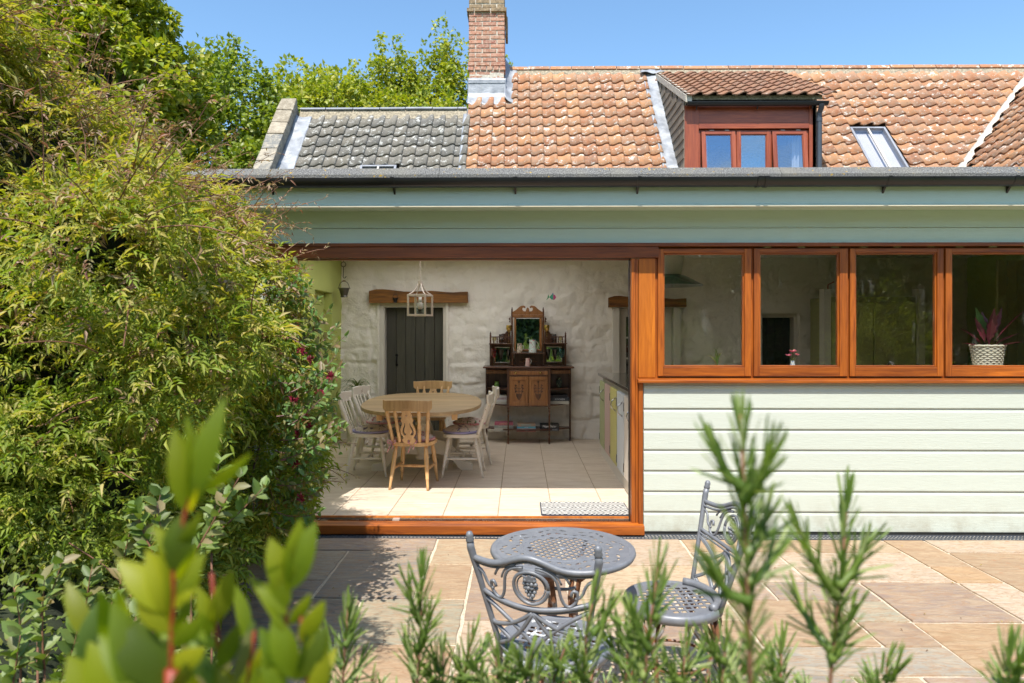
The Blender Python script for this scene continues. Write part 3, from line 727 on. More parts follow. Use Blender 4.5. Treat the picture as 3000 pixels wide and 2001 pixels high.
# green side wall with a recess and a side window
x0 = -2.5
def wall_panel(mb, segs): 
    for (da, db, za, zb) in segs: mb.box(x0-.10, x0, D(da), D(db), za, zb)
wall_panel(gw, [(5.55, 6.9, .1, 2.63), (6.9, 7.85, 2.12, 2.63), (6.9, 7.85, .1, .95), (7.85, 8.3, .1, 2.63), (8.3, 9.05, 2.12, 2.63), (9.05, 9.56, .1, 2.63)])
gw.box(x0-.24, x0-.101, D(8.2), D(9.15), .1, 2.2).box(x0-.20, x0-.101, D(8.2), D(8.298), .1, 2.2)
gwo = gw.build('side_wall', M['green_wall']); tag(gwo, 'smooth olive green side wall left of the dining table', 'wall')
MB().box(x0-.09, x0-.05, D(6.9), D(7.85), .95, 1.0).box(x0-.09, x0-.05, D(6.9), D(7.85), 2.07, 2.12).box(x0-.09, x0-.05, D(7.8), D(7.85), 1.0, 2.07).box(x0-.09, x0-.05, D(6.9), D(6.95), 1.0, 2.07)\
    .build('window_frame', M['mahog_v'], gwo)
MB().box(x0-.075, x0-.07, D(6.93), D(7.82), .98, 2.1).build('pane', M['glass'], gwo)
MB().box(x0-.005, x0+.012, D(9.15), D(9.25), .42, .50).build('socket', M['white_paint'], gwo)
MB().box(x0-.0, x0+.03, D(8.9), D(9.0), .98, 1.0).build('hook', M['black_metal'], gwo)
ew = MB().box(6.2, 6.3, D(5.5), D(9.6), .0, 2.63).build('end_wall', M['green_wall']); tag(ew, 'green end wall of the kitchen seen faintly through the right-hand window', 'wall')

# doors in the back wall
def plank_door(xa, xb, zt, d, mat, frame_mat, n, handle_x, fw=.055, label='', cat='door'):
    e = empty('plank_door', ((xa+xb)/2, D(d), FZ), 0, label, cat); ox = (xa+xb)/2
    w = (xb-xa)/n
    for k in range(n):
        MB().box(xa+w*k+.003-ox, xa+w*(k+1)-.003-ox, 0, .03, 0, zt-FZ).build('plank', mat, e, bevel=.003)
    MB().box(xa-ox, xb-ox, .028, .035, 0, zt-FZ).build('ledge', M['dark'], e)
    fr = MB(); fr.box(xa-fw-ox, xa-ox, -.14, .05, 0, zt+fw-FZ).box(xb-ox, xb+fw-ox, -.14, .05, 0, zt+fw-FZ).box(xa-ox, xb-ox, -.14, .05, zt-FZ, zt+fw-FZ)
    fr.box(xa-fw-.02-ox, xa-ox-.025, -.155, -.141, 0, zt+fw-FZ+.02).box(xb-ox+.025, xb+fw+.02-ox, -.155, -.141, 0, zt+fw-FZ+.02).box(xa-fw-.02-ox, xb+fw+.02-ox, -.157, -.143, zt+.025-FZ, zt+fw-FZ+.02)
    fr.build('door_frame', frame_mat, e, bevel=.003)
    h = MB(); hz = Z_(1058, 9.3)-FZ
    h.tube([(handle_x-ox, -.005, hz-.06), (handle_x-ox, -.035, hz-.04), (handle_x-ox, -.035, hz+.04), (handle_x-ox, -.005, hz+.06)], .008, 8)
    for s in (-1, 1): h.lathe([(.0, -.012), (.018, 0), (.020, .006), (.0, .012)], 10, (handle_x-ox, -.006, hz+s*.068), (0, -1, 0))
    h.build('handle', M['black_metal'], e, smooth=True)
    return e
plank_door(X_(1130, 9.62), X_(1300, 9.62), Z_(900, 9.52), 9.68, M['door_dark'], M['white_paint'], 6, X_(1160, 9.6), label='dark grey-green plank door in a white frame behind the dining table')
# glazed door, mostly hidden by the post
gd = empty('glazed_door', (1.76, D(9.60), FZ), 0, 'white glazed door behind the kitchen worktop, seen beside the orange door jamb', 'door')
m = MB(); zt = 1.93-FZ
m.box(-.37, -.27, 0, .04, 0, zt).box(.27, .37, 0, .04, 0, zt).box(-.27, .27, 0, .04, zt-.12, zt).box(-.27, .27, 0, .04, 0, .25)
for q in range(1, 5): m.box(-.27, .27, .006, .034, .25+(zt-.37)*q/5-.012, .25+(zt-.37)*q/5+.012)
m.box(-.012, .012, .005, .035, .25, zt-.12); m.build('frame', M['white_paint'], gd, bevel=.003)
MB().box(-.27, .27, .018, .022, .25, zt-.12).build('pane', M['glass'], gd)
MB().box(-.47, -.38, -.12, .05, 0, zt+.08).box(.38, .47, -.12, .05, 0, zt+.08).box(-.38, .38, -.12, .05, zt+.005, zt+.08).build('door_frame', M['white_paint'], gd, bevel=.003)
pd = plank_door(3.40, 3.84, 1.80, 9.75, M['dark'], M['white_paint'], 4, 3.78, label='narrow black door seen through the second window from the post')
# oak lintels
def lintel(xa, xb, za, zb, d, label):
    m = MB(); n = 14; top = []; 
    for i in range(n+1):
        x = xa+(xb-xa)*i/n; top.append((x, zb+.012*math.sin(i*.9)+.012*math.sin(i*.37+1)-.01*(i == 0 or i == n)))
    ring = [(xa, za)]+[(xb, za+.003)]+top[::-1]
    m.plate(ring, [], .10, VERT((0, D(d)+.05, 0))); o = m.build('oak_lintel', M['beam'], bevel=.006); return tag(o, label, 'beam')
lintel(X_(1081, 9.44), X_(1370, 9.44), Z_(887, 9.44), Z_(852, 9.44), 9.48, 'old oak lintel over the dark plank door behind the dining table')
lintel(X_(1784, 9.44), X_(2011, 9.44), Z_(900, 9.44), Z_(872, 9.44), 9.48, 'shorter old oak lintel over the white glazed door beside the orange post')

# ================================================================== ROOFS
TP = 1.19; PA = math.atan(TP)
def roof_z(d): return 4.08+TP*(d-10.4)
def slope_M(x, d, lift=0.0):        # tile frame on the main slope
    yv = Vector((0, math.cos(PA), math.sin(PA))); zv = Vector((0, -math.sin(PA), math.cos(PA)))
    o = Vector((x, D(d), roof_z(d)))+zv*lift
    return frame_M(o, (1,0,0), yv, zv)
def pantile_mesh(mat, W=.205, L=.325, amp=.040, seed=0):
    r = random.Random(seed); m = MB(); U = [0, .10, .22, .36, .50, .62, .72, .81, .89, .96, 1.02, 1.06]; nu = len(U)
    def h(u):
        if u < .36: return .012*(1-u/.36)**2
        if u < .90: q = (u-.36)/.54; return amp*(3*q*q-2*q*q*q)
        return amp-.016*((u-.90)/.16)**2
    skew = r.uniform(-.004, .004)
    rows = [(0, .032), (L, .0)]; idx = []
    for y, lz in rows: idx.append(m.addv([(u*W, y+(skew*u if y == 0 else 0), h(u)+lz) for u in U]))
    fr = m.addv([(u*W, .001+skew*u, h(u)+.032-.017) for u in U])
    for i in range(nu-1):
        m.face((idx[0]+i, idx[0]+i+1, idx[1]+i+1, idx[1]+i)); m.face((fr+i, fr+i+1, idx[0]+i+1, idx[0]+i))
    sd = m.addv([(U[-1]*W, L, h(U[-1])-.020)]); m.face((fr+nu-1, sd, idx[1]+nu-1, idx[0]+nu-1))
    me = m.mesh('tile', mat); 
    me.polygons.foreach_set("use_smooth", [i % 2 == 0 for i in range(len(me.polygons))]); me.update(); return me
def lay_tiles(mats_list, parent, meshes, cap=300):
    # the largest in view become parts, the rest one joined part
    mats_list.sort(key=lambda t: t[0])
    for w, Mx in mats_list[:cap]: inst('tile', random.choice(meshes), parent, Mx)
    rest = mats_list[cap:]
    if rest:
        b = MB()
        for w, Mx in rest:
            me = random.choice(meshes); n = b.addv([tuple(Mx @ v.co) for v in me.vertices])
            for p in me.polygons: b.face([n+i for i in p.vertices])
        tf_ = b.build('tile_field', meshes[0].materials[0], parent, kind='stuff'); q = len(meshes[0].polygons)
        tf_.data.polygons.foreach_set('use_smooth', [(i % q) % 2 == 0 for i in range(len(tf_.data.polygons))])
def jit(Mx, a=.012, t=.003):
    return Mx @ Matrix.Translation((random.uniform(-t, t), random.uniform(-t*1.6, t*1.6), random.uniform(0, t*.7))) @ Matrix.Rotation(random.uniform(-a, a), 4, 'Z')
TO = [pantile_mesh(M['tile_orange'], seed=i, amp=.046) for i in range(3)]
TB = [pantile_mesh(M['tile_brown'], seed=i, L=.33, amp=.042) for i in range(3)]
TG = [pantile_mesh(M['tile_grey'], seed=i, amp=.042) for i in range(3)]
GA = .262*math.cos(PA)

# --- main cottage
cot = empty('cottage', (0, 0, 0), 0, 'long cottage with orange clay pantile roof, brick chimney and dormer', 'house')
RD = 12.30; RZ = roof_z(RD)
m = MB(); sec = [(D(9.60), 2.2), (D(9.60), roof_z(9.60)-.09), (D(RD), RZ-.09), (D(RD+3.2), RZ-.09-3.2*TP), (D(RD+3.2), 0.)]
prism_x(m, sec, -.84, 12.0); roofo = m.build('roof', M['mortar'], cot)
MB().box(-.84, 12, D(10.10), D(RD+3.1), 0, 2.2).build('wall', M['plaster'], cot)
tl = []
for r in range(-3, 11):
    for k in range(0, 50):
        x = -.865+.205*k; d = 10.435+GA*r; xc = x+.1; dc = d+.1
        if r == 10 : continue
        if d > 11.55 and xc < -.16: continue
        if d > 11.42 and xc < -.80: continue
        if 2.12 < xc < 4.36 and dc < 12.02: continue
        if 5.22 < xc < 5.86 and d < 10.98: continue
        if xc > 6.71+(dc-10.4)*1.317+.02: continue
        vis = (d-9)*.0+abs(x*.1)+(0 if (1.6+.2405*(d+.2)) < roof_z(d+.2) and x < .74*d else 50)
        tl.append((vis, jit(slope_M(x, d))))
lay_tiles(tl, roofo, TO)
# ridge tiles and bedding
def ridge(x0, x1, d, z, L, mat, parent, h=.125, w=.17, gap=.008, mort=M['mortar']):
    m = MB(); prism_x(m, [(D(d)-.16, z-.23), (D(d)-.085, z-.065), (D(d), z-.04), (D(d)+.085, z-.065), (D(d)+.16, z-.23)], x0, x1)
    m.build('mortar_bed', mort, parent)
    x = x0; k = 0
    while x < x1-.05:
        L2 = min(L*random.uniform(.93, 1.04), x1-x); b = MB(); n = 5
        o_ = [(D(d)+w*math.cos(PI-PI*.86*i/n-PI*.07)*.72, z-h+h*math.sin(PI-PI*.86*i/n-PI*.07)**.75*1.0) for i in range(n+1)]
        i_ = [(p[0]*1.0-(p[0]-D(d))*.14, p[1]-.016) for p in o_[::-1]]
        prism_x(b, o_+i_, x+gap, x+L2-gap*.5); b.build('ridge_tile', mat, parent, loc=(0, 0, random.uniform(-.004, .004))); x += L2
ridge(-.24, 9.3, RD, RZ+.03, .40, M['tile_orange'], cot)
# --- chimney
ch = MB().box(-.865, -.275, D(11.712), D(12.29), 5.2, 7.62).build('chimney', M['mortar_lt'], cot)
cz = 6.087-.0766*2; k = 0
def bk(x0, x1, y0, y1, z, h, mat):
    m = MB(); j = lambda: random.uniform(-.004, .004)
    m.box(-(x1-x0)/2, (x1-x0)/2, -(y1-y0)/2, (y1-y0)/2, -h/2, h/2)
    m.v = [(a+j(), b+j(), c+j()) for a, b, c in m.v]
    m.build('brick', mat, ch, loc=((x0+x1)/2, (y0+y1)/2, z+h/2), bevel=.004)
while cz < 7.62:
    rec = cz < 6.08; band1 = 6.08 <= cz < 6.20; band2 = 7.06 <= cz < 7.14; top = cz >= 7.14
    pr = -.012 if rec else .012 if band1 else .035 if band2 else -.004 if top else 0
    x0, x1 = -.875-pr, -.265+pr; y0, y1 = D(11.70)-pr, D(12.30)+pr; g = .018; h = .060
    mat = M['brick_brown'] if (band2 or top) else M['brick']
    if band1 and cz < 6.12: ws = [.105]*6
    else: ws = [.105, .235, .235] if k % 2 else [.22, .235, .12]
    tot = sum(ws)+g*(len(ws)-1); sc_ = (x1-x0)/tot; x = x0
    for w in ws: bk(x, x+w*sc_, y0, y0+.10, cz, h, mat); x += (w+g)*sc_
    for xs_, xe_ in ((x1-.10, x1), (x0, x0+.10)):
        y = y0+.10+g
        for w in ([.235, .235] if k % 2 else [.11, .235, .11]):
            if y+w > y1+.02: break
            bk(xs_, xe_, y, min(y+w, y1), cz, h, mat); y += w+g
    cz += .0766; k += 1
MB().box(-.255, -.215, D(12.0), D(12.33), 6.80, 7.14).build('corbel', M['brick_brown'], ch)
# lead apron at the chimney foot
def sheet(name, fn, nu, nv, mat, parent, smooth=True):
    m = MB(); n = m.addv([fn(i/nu, j/nv) for j in range(nv+1) for i in range(nu+1)])
    for j in range(nv):
        for i in range(nu): a = n+j*(nu+1)+i; m.face((a, a+1, a+nu+2, a+nu+1))
    o = m.build(name, mat, parent, smooth=smooth); s = o.modifiers.new('thick', 'SOLIDIFY'); s.thickness = .006; s.offset = -1; return o
def apron(u, v):
    x = -.895+.66*u
    if v < .5: d = 11.50+.18*(v/.5); z = roof_z(d)+.045+.020*math.cos(2*PI*(x+.865-.19)/.205)*(1-v*2); return (x, D(d), z)
    return (x, D(11.69), roof_z(11.68)+.045+(v-.5)*2*.30+.006*math.sin(x*30))
sheet('lead_flashing', apron, 26, 10, M['lead'], cot)
MB().box(-.885, -.255, D(11.680), D(11.70), 5.86, 5.915).build('lead_flashing', M['lead'], cot)
def side_lead(u, v):
    d = 11.50+.78*v; x = -.262+.21*u
    return (x, D(d), roof_z(d)+.05+.14*(1-u)**3+.014*math.sin(v*14+u*3))
sheet('lead_flashing', side_lead, 8, 14, M['lead'], cot)
# --- roof lights
def skylight(xa, xb, d0, d1, parent, back='blind'):
    m = MB(); Mx = slope_M(xa, d0, .0); m.M = Mx; L = (d1-d0)/math.cos(PA); w = xb-xa; h = .085; t = .035
    m.box(0, t, 0, L, -.02, h).box(w-t, w, 0, L, -.02, h).box(t, w-t, L-t, L, -.02, h).box(t, w-t, 0, t, -.02, h)
    o = m.build('roof_window', M['ridge_grey'], parent, bevel=.004)
    b = MB(); b.M = Mx; b.box(w/2-.014, w/2+.014, t, L-t, h-.028, h-.004); b.build('glazing_bar', M['white_paint'], o)
    g = MB(); g.M = Mx; g.box(t, w-t, t, L-t, h-.03, h-.024); g.build('pane', M['glass_sky'], o)
    l = MB(); l.M = Mx; l.box(t, w-t, t, L-t, -.03, -.01); l.build('blind', M[back], o)
def sky_glass(name, fac, tint):
    n = N(name); n.t.nodes.remove(n.b)
    gl = n.n("BsdfGlossy", i_Roughness=.0); gl.inputs['Color'].default_value = tint+(1,)
    tr = n.n("BsdfTransparent", i_Color=(.95,.96,.97,1)); mx = n.n("MixShader", i_Fac=fac)
    n.link(tr.outputs[0], mx.inputs[1]); n.link(gl.outputs[0], mx.inputs[2]); n.link(mx.outputs[0], n.out.inputs[0]); return n.mat
M['glass_sky'] = sky_glass('coated_pane', .13, (.95,.95,1.0))
M['blind'] = simple('pale_blind', (.74,.70,.70), .7, 0, .1, 1.5, .02)
skylight(5.265, 5.825, 10.20, 11.02, cot)
# --- dormer
DF = 9.97; XL, XRt = 2.41, 4.315
ZE = 4.875
def dz(d): return ZE+.10+(d-9.80)*.522
m = MB()
for X in (XL, XRt):
    s = .06 if X == XL else -.06; a, b = (X, X+s) if s > 0 else (X+s, X)
    n = m.addv([(a, D(DF), 3.5), (b, D(DF), 3.5), (b, D(12.1), roof_z(12.1)-.1), (a, D(12.1), roof_z(12.1)-.1), (b, D(DF), dz(DF)-.08), (a, D(DF), dz(DF)-.08), (b, D(12.1), dz(12.1)-.08), (a, D(12.1), dz(12.1)-.08)])
    for q in ((0,1,4,5),(1,2,6,4),(2,3,7,6),(3,0,5,7),(0,3,2,1),(5,4,6,7)): m.face([n+i for i in q])
m.build('dormer_cheek', M['mortar'], cot)
sl_me = MB(); sl_me.box(-.012, 0, 0, .225, 0, .17); sme = sl_me.mesh('slate', M['cheek'] if 'cheek' in M else M['tile_grey'])
M['cheek'] = simple('brown_cheek_slate', (.20,.165,.125), .85, 0, .18, 5, .25)
sme.materials[0] = M['cheek']; ck = MB().box(XL-.004, XL+.002, D(DF), D(DF)+.01, 4.3, 4.4).build('cheek_cladding', M['cheek'], cot)
for r in range(14):
    for k in range(10):
        d = DF+.005+.228*k+(.114 if r % 2 else 0)-.1; z = 3.85+.14*r
        if d < DF+.05: d = DF+.002
        if z+.05 < roof_z(d+.10) or z+.14 > dz(d+.1)-.06: continue
        inst('slate', sme, ck, Matrix.Translation((XL-.016+random.uniform(-.003,.001), D(d), z)) @ Matrix.Rotation(R(5), 4, 'Y') @ Matrix.Rotation(R(random.uniform(-1.2,1.2)), 4, 'X'))
# lead strip left of the cheek
def lead_l(u, v):
    d = 9.9+2.25*v; x = 2.16+.245*u
    return (x, D(d), roof_z(d)+.085+.10*max(0, u-.75)+.012*math.sin(v*25+u*4)+.010*math.cos(u*9))
sheet('lead_flashing', lead_l, 8, 40, M['lead'], cot)
def lead_t(u, v):
    x = 2.12+.42*u; d = 11.98+.16*v; return (x, D(d), max(roof_z(d)+.075, dz(d)+.03)+.02*math.sin(u*9))
sheet('lead_flashing', lead_t, 8, 4, M['lead'], cot)
# verge mortar and dormer roof
m = MB(); n = m.addv([(XL-.03, D(9.83), dz(9.83)-.09), (XL+.06, D(9.83), dz(9.83)-.09), (XL+.06, D(12.05), dz(12.05)-.09), (XL-.03, D(12.05), dz(12.05)-.09), (XL-.03, D(9.83), dz(9.83)+.01), (XL+.06, D(9.83), dz(9.83)+.01), (XL+.06, D(12.05), dz(12.05)+.01), (XL-.03, D(12.05), dz(12.05)+.01)])
for q in ((0,3,2,1),(4,5,6,7),(0,1,5,4),(1,2,6,5),(2,3,7,6),(3,0,4,7)): m.face([n+i for i in q])
m.build('verge', M['mortar_lt'], cot)
m = MB(); prism_x(m, [(D(9.88), dz(9.88)-.07), (D(9.88), dz(9.88)-.01), (D(12.12), dz(12.12)-.01), (D(12.12), dz(12.12)-.07)], XL, XRt+.04); dr_ = m.build('dormer_roof', M['mortar'], cot)
PD = math.atan(.522); tl = []
for r in range(0, 11):
    for k in range(0, 10):
        s = .225*r; x = XL-.02+.212*k; d = 9.80+s*math.cos(PD)
        if d > 11.95 or d+.1 > 12.05: continue
        if x > XRt+.06 - 0*(r): continue
        yv = Vector((0, math.cos(PD), math.sin(PD))); zv = Vector((0, -math.sin(PD), math.cos(PD)))
        tl.append((0, jit(frame_M(Vector((x, D(d), dz(d)-.012)), (1.03,0,0), yv, zv), .02, .004)))
lay_tiles(tl, dr_, TB)
gutter(X_(2012, 9.86), X_(2425, 9.86), 9.862, ZE+.03, .052, cot, M['black_plastic'], [X_(p, 9.8) for p in (2046, 2226, 2389)], br=.006)
m = MB(); xp = X_(2401, 9.9)
m.tube([(xp, D(9.82), ZE-.01), (xp, D(9.84), ZE-.06), (xp, D(9.91), ZE-.12), (xp, D(9.91), 3.3)], .038, 12); m.lathe([(.044, 0), (.044, .05)], 12, (xp, D(9.91), ZE-.24))
m.build('downpipe', M['grey_pipe'], cot, smooth='auto')
# dormer front
zf = lambda y: Z_(y, DF)
MB().box(XL-.012, X_(2047, DF), D(DF)-.004, D(DF)+.09, 3.4, ZE+.02).build('dormer_post', M['dormer_v'], cot, bevel=.004)
MB().box(X_(2371, DF), X_(2391, DF), D(DF), D(DF)+.09, 3.4, ZE+.02).build('dormer_post', M['dormer_v'], cot, bevel=.004)
m = MB(); m.box(X_(2047.3, DF), X_(2370.7, DF), D(DF)+.012, D(DF)+.09, zf(361), ZE+.02); m.build('dormer_board', M['dormer_h'], cot)
m = MB(); m.box(X_(2047.3, DF), X_(2370.7, DF), D(DF)-.006, D(DF)+.09, zf(379), zf(362)).box(X_(2048, DF), X_(2370, DF), D(DF)+.05, D(DF)+.11, zf(384), zf(380))
m.build('dormer_lintel', M['dormer_h'], cot, bevel=.005)
MB().box(X_(2048, DF), X_(2054, DF), D(DF)+.03, D(DF)+.09, 3.4, zf(384)).box(X_(2365, DF), X_(2370, DF), D(DF)+.03, D(DF)+.09, 3.4, zf(384)).box(X_(2155, DF), X_(2161, DF), D(DF)+.04, D(DF)+.09, 3.4, zf(384)).box(X_(2259, DF), X_(2264, DF), D(DF)+.04, D(DF)+.09, 3.4, zf(384))\
    .build('dormer_mullion', M['dormer_v'], cot, bevel=.003)
for a, b, tilt in ((2056, 2155, 1), (2160, 2259, 0), (2264, 2365, 1)):
    xa, xb = X_(a, DF), X_(b, DF); zt = zf(384); h = 1.05; w = xb-xa; f = MB()
    f.box(0, .055, 0, .045, -h, 0, 1).box(w-.055, w, 0, .045, -h, 0, 1).box(.055, w-.055, .001, .045, -.05, 0).box(.055, w-.055, .001, .045, -h, -h+.07)
    f.box(.055, .067, .01, .04, -h+.07, -.05, 1).box(w-.067, w-.055, .01, .04, -h+.07, -.05, 1).box(.067, w-.067, .011, .04, -.062, -.05)
    o = f.build('window', [M['dormer_h'], M['dormer_v']], cot, bevel=.003)
    o.location = (xa, D(DF)+.02, zt)
    if tilt: o.rotation_euler = (R(-7), 0, 0)
    MB().box(.06, w-.06, .022, .027, -h+.06, -.05).build('pane', M['glass_dormer'] if 'glass_dormer' in M else M['glass_sky'], o)
    if tilt:
        for q in (.25, .7): MB().box(w*q, w*q+.06, .0, .02, .003, .012).build('hinge', M['nickel'], o)
M['glass_dormer'] = sky_glass('dormer_pane', .24, (.60,.80,1.0))
for o in bpy.data.objects:
    if o.name.startswith('pane') and o.parent and o.parent.parent is cot and o.parent.name.startswith('window'): o.data.materials[0] = M['glass_dormer']
MB().box(XL+.07, XRt-.07, D(DF)+.9, D(DF)+.95, 3.4, ZE).build('room_back', M['dark'], cot)
M['curtain'] = paint('pale_blue_curtain', (.62,.68,.74))
def curtain(xa, xb, zt, zb, sweep):
    def f(u, v):
        x = xa+(xb-xa)*u; w_ = 1-.55*sweep*max(0, math.sin(PI*min(1, v*1.1)))**2*0
        return (x, D(DF)+.20+.022*math.sin(u*PI*7), zt+(zb-zt)*v)
    return sheet('curtain', f, 42, 4, M['curtain'], cot)
curtain(X_(2325, 10.1), X_(2362, 10.1), zf(382), 3.5, 1); curtain(X_(2062, 10.1), X_(2076, 10.1), zf(382), 3.5, 1)

# --- grey roofed end of the house
ge = empty('grey_roofed_outbuilding', (0, 0, 0), 0, 'low wing with grey lichened pantiles and a stone coped gable left of the chimney', 'house')
GRD = 11.42
m = MB(); prism_x(m, [(D(9.60), 2.2), (D(9.60), roof_z(9.60)-.09), (D(GRD), roof_z(GRD)-.09), (D(GRD+3.2), roof_z(GRD)-.09-3.2*TP), (D(GRD+3.2), 0.)], -3.72, -.86)
gro = m.build('roof', M['mortar'], ge)
MB().box(-3.9, -.86, D(10.10), D(GRD+3), 0, 2.2).build('wall', M['plaster'], ge)
tl = []
for r in range(-3, 5):
    for k in range(-1, 13):
        x = -3.44+.2*k; d = 10.43+GA*r
        if x < -3.6 or (x < -2.40+.55 and x > -2.52 and d < 10.30): continue
        tl.append((0, jit(slope_M(x, d), .012)))
lay_tiles(tl, gro, TG)
ridge(-3.66, -.88, GRD, roof_z(GRD)+.06, .455, M['ridge_grey'], ge, h=.075, mort=M['mortar'])
skylight(-2.42, -1.87, 9.75, 10.40, ge, 'dark')
def lead_a(u, v):
    d = 9.9+1.36*v; x = -3.71+.27*u
    return (x, D(d), roof_z(d)+.045+.05*(1-u)**3+.012*math.sin(v*22+u*5)+.008*math.sin(v*7))
sheet('lead_flashing', lead_a, 8, 30, M['lead'], ge)
def lead_b(u, v):
    d = 9.9+1.5*v; x = -.935+.07*u
    return (x, D(d), roof_z(d)+.062+.006*math.sin(v*30))
sheet('lead_flashing', lead_b, 3, 20, M['lead'], ge)
# coped parapet
pm = MB(); pm.M = slope_M(-3.94, 9.8); pm.box(.02, .235, 0, 2.50, -.6, .17); pw = pm.build('parapet', M['stone'], ge)
s = 0
while s < 2.45:
    L = random.uniform(.20, .42); L = min(L, 2.52-s)
    if 2.52-s-L < .12: L = 2.52-s
    b = MB(); b.box(-.13, .13, 0, L-.012, 0, .085); b.v = [(a+random.uniform(-.008, .008), c+random.uniform(-.006, .006), e+random.uniform(-.010, .010)) for a, c, e in b.v]
    o = b.build('coping_stone', M['stone'], pw, bevel=.012); o.matrix_local = slope_M(-3.94+.13, 9.8, .172) @ Matrix.Translation((0, s, 0)); s += L

# --- cross wing at the right
cw = empty('cross_wing', (0, 0, 0), 0, 'cross wing at the right edge with steeply foreshortened clay pantile slope', 'house')
KX = TP/1.317; PW = math.atan(KX)
def wz(x): return 4.08+KX*(x-6.71)
m = MB(); n = m.addv([(5.9, D(7.6), wz(5.9)-.08), (9.6, D(7.6), wz(9.6)-.08), (9.6, D(10.4+(9.6-6.71)/1.317), wz(9.6)-.08), (5.9, D(10.4+(5.9-6.71)/1.317), wz(5.9)-.08)])
m.face((n, n+1, n+2, n+3)); wro = m.build('roof', M['mortar'], cw); s_ = wro.modifiers.new('t', 'SOLIDIFY'); s_.thickness = .1; s_.offset = -1
MB().box(6.35, 12, D(7.7), D(9.5), 0, 3.7).build('wall', M['plaster'], cw)
tl = []
for r in range(-2, 12):
    for k in range(0, 22):
        s = .262*r; x = 6.45+s*math.cos(PW); y0 = 7.8+.205*k
        dmax = 10.4+(x+.1-6.71)/1.317
        if y0 > dmax-.02 or y0-.205 < 7.6: continue
        yv = Vector((math.cos(PW), 0, math.sin(PW))); zv = Vector((-math.sin(PW), 0, math.cos(PW)))
        vis = 0 if x < .745*y0+.2 else 50
        tl.append((vis, jit(frame_M(Vector((x, D(y0), wz(x))), (0,-1,0), yv, zv), .02, .004)))
lay_tiles(tl, wro, [pantile_mesh(M['tile_brown2'] if 'tile_brown2' in M else M['tile_orange'], seed=i+9, amp=.036) for i in range(3)])
vm = MB()
def val(u, v):
    t = -.6+2.3*v; x = 6.71+1.317*t+(-.05+(.07+.03*math.sin(v*70)+.02*math.sin(v*31))*u); d = 10.4+t; return (x, D(d)-(.10*u), 4.08+TP*t+.075+.006*math.sin(v*60)+.01*u)
sheet('valley_mortar', val, 4, 60, M['valley'] if 'valley' in M else M['mortar_lt'], cw)
# ================================================================== TEXT HELPER
def lettering(txt, h, mat, parent, Mx, depth=.0006, name='lettering', sx=1.0):
    cu = bpy.data.curves.new(name, 'FONT'); cu.body = txt; cu.size = h*1.38; cu.align_x = 'CENTER'; cu.align_y = 'CENTER'; cu.extrude = depth
    tmp = bpy.data.objects.new('tmp', cu); COL.objects.link(tmp)
    me = bpy.data.meshes.new_from_object(tmp.evaluated_get(bpy.context.evaluated_depsgraph_get()))
    bpy.data.objects.remove(tmp); bpy.data.curves.remove(cu)
    me.transform(Matrix.Diagonal((sx, 1, 1, 1))); me.materials.clear(); me.materials.append(mat); me.name = name
    o = bpy.data.objects.new(name, me); COL.objects.link(o); o.parent = parent; o.matrix_local = Mx; return o
FRONT = frame_M((0,0,0), (1,0,0), (0,0,1), (0,-1,0))

# ================================================================== DINING CHAIRS
def bez(p0, p1, p2, n=8):
    return [tuple((1-t)**2*a+2*t*(1-t)*b+t*t*c for a, b, c in zip(p0, p1, p2)) for t in [i/n for i in range(n+1)]]
def turned(mb, a, b, prof, n=10, mi=0):
    a, b = Vector(a), Vector(b); L = (b-a).length
    mb.lathe([(r, t*L) for t, r in prof], n, a, b-a, mi)
LEG = [(0, .015), (.14, .019), (.27, .023), (.30, .019), (.32, .024), (.34, .019), (.36, .024), (.38, .019), (.41, .023), (.55, .020), (.72, .016), (.735, .019), (.75, .0155), (.9, .0125), (1, .012)]
POST = [(0, .017), (.12, .019), (.3, .017), (.33, .022), (.36, .016), (.45, .021), (.58, .015), (.63, .015), (.66, .022), (.69, .016), (.78, .021), (.9, .014), (1, .013)]
STR = [(0, .009), (.15, .011), (.4, .015), (.44, .012), (.47, .017), (.5, .012), (.53, .017), (.56, .012), (.6, .015), (.85, .011), (1, .009)]
